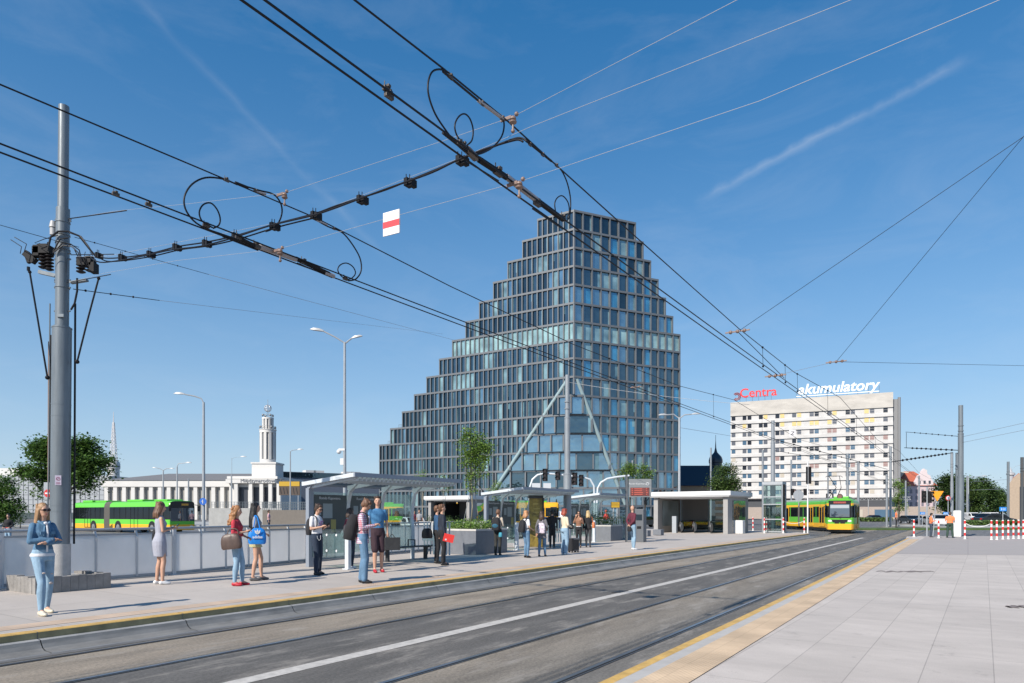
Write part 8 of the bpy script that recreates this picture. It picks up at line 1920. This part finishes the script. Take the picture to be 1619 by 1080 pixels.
# ---- 15, 16
person('suede', 'woman in sunglasses with a brown jacket facing the camera behind the suitcase', 915, 866, 808, (-.25, -.95), 'f', ('up', 'strap'), c_white, 'long', c_black, 'slim', sh_black, 'mid', h_dark, jacket=(c_suede, .98, 'long'), glasses=True, vox=.02)
person('blonde', 'blonde woman in a black coat seen from behind, with an orange handbag', 930, 865.5, 807, (.2, .97), 'f', ('strap', 'down'), c_black, 'long', mat('cloth_dark_grey', (.05, .052, .06), .85), 'slim', sh_black, 'mid', h_bl2, jacket=(c_black, .88, 'long'), vox=.02)
bag('handbag', 'orange leather handbag on the shoulder of the blonde woman', 'bag', 'blonde', (.26, -.05, 1.08), (.07, .13, .15), mat('leather_orange', (.55, .17, .06), .5), straps=((.009, (.25, .02, 1.2), (.20, .0, 1.42), (.16, -.02, 1.45), (.24, -.08, 1.2)),))
# ---- 17 maroon man
person('maroon', 'bald man in a maroon sweater and pale jeans with his hands behind his back', 1000, 869.5, 799, (.86, .50), 'm', ('back', 'back'), c_maroon, 'long', c_denim, 'slim', sh_white, None, None, head=(-2, -6), feet=((.0, .03), (0, .12)), vox=.018)
bag('shoulder_bag', 'small black bag hanging behind the bald man in maroon', 'bag', 'maroon', (.05, -.20, .84), (.10, .05, .10), c_black, straps=((.007, (.05, -.16, .95), (.0, -.12, 1.3), (-.08, -.04, 1.47)),))
# ---- 18 seated/leaning person in red by the bar fence
person('leaner', 'person in a red top and cap leaning on the bar fence by the farthest shelter', 958, 843, 806, (.7, .7), 'f', ('front', 'front'), cloth('red_plain', (.50, .05, .05), .1), 'long', c_black, 'long', sh_black, 'short', h_red, head=(10, 0), vox=.026)
# ---- 19, 20 workers
person('worker1', 'worker in an orange vest and dark jeans with a phone beside the traffic light', 1472, 849.5, 811, (.9, -.35), 'm', ('phone', 'phone'), c_orange, 'long', cloth('work_jeans', (.04, .055, .08), .2), 'long', sh_black, 'short', h_black, head=(12, 0), vox=.026)
person('worker2', 'stout worker in an orange vest and dark green trousers at the white cabinet', 1502, 850.5, 809, (.55, .80), 'm', ('front', 'bent'), c_orange, 'short', c_green, 'long', sh_black, 'short', h_dark, k_w=1.22, feet=((.05, 0), (-.05, 0)), vox=.026)
# ---- 21+ people across the street (street level)
def street(key, label, px, Y, pyt, face, **k):
    pf = HY+CZ/Y*F; person(key, label, px, pf, pyt, face, zg=0.0, vox=.028, **k)
street('farred', 'person in dark jacket and red top across the street behind the fence', 13, 36, 812, (.2, -1), sex='f', arms=('bent', 'bent'), top=cloth('red_plain', (.5, .05, .05)), sleeve='short', bottom=c_denim, legs='slim', shoes=sh_white, hair='short', hairm=h_black, jacket=(c_black, 1.0, 'long'))
street('farpink', 'person in pink walking behind the woman with black hair', 425, 62, 806, (.8, .2), sex='f', top=cloth('pink_top', (.55, .33, .36)), sleeve='short', bottom=c_denim3, legs='slim', shoes=sh_white, hair='short', hairm=h_dark)
street('fargrey', 'person in grey seen beyond the nearest shelter, left of the white hatchback', 663, 60, 806, (-.2, -1), sex='m', top=c_cardi, sleeve='short', bottom=c_black, legs='slim', shoes=sh_black, hair='short', hairm=h_brown)
street('farmar', 'person in a dark red top next to the person in grey beyond the nearest shelter', 655, 64, 807, (.3, -1), sex='f', top=c_maroon, sleeve='short', bottom=c_denim3, legs='slim', shoes=sh_black, hair='bob', hairm=h_dark)
street('cyclist', 'worker in an orange top across the junction beside the pink house', 1417, 88, 806, (.8, -.4), sex='m', top=c_orange, sleeve='short', bottom=c_black, legs='long', shoes=sh_black, hair='short', hairm=h_dark)
for key in ('whitetee', 'plaid', 'red', 'dress'):
    g_, r_, s_ = PEOPLE[key]; names = {'whitetee': 'phone held by the man in the white T-shirt', 'plaid': 'phone held by the man in the plaid shirt', 'red': 'phone held by the woman in the red blouse', 'dress': 'phone held by the woman in the grey dress'}
    x = 0.04 if key == 'red' else 0.0; q = near(key, x, .335 if key != 'dress' else .33, 1.245); o = thing('phone', names[key], 'phone', q, r_, 'phones')
    m_ = MB(); m_.obox((0, 0, 0), (.036, 0, 0), (0, .05, .05), (0, -.003, .003)); m_.build('case', M_black, o, local=True); m_ = MB(); m_.obox((0, -.0035, .0035), (.031, 0, 0), (0, .044, .044), (0, -.0005, .0005)); m_.build('screen', mat('phone_screen', (.05, .06, .08), .1), o, local=True)
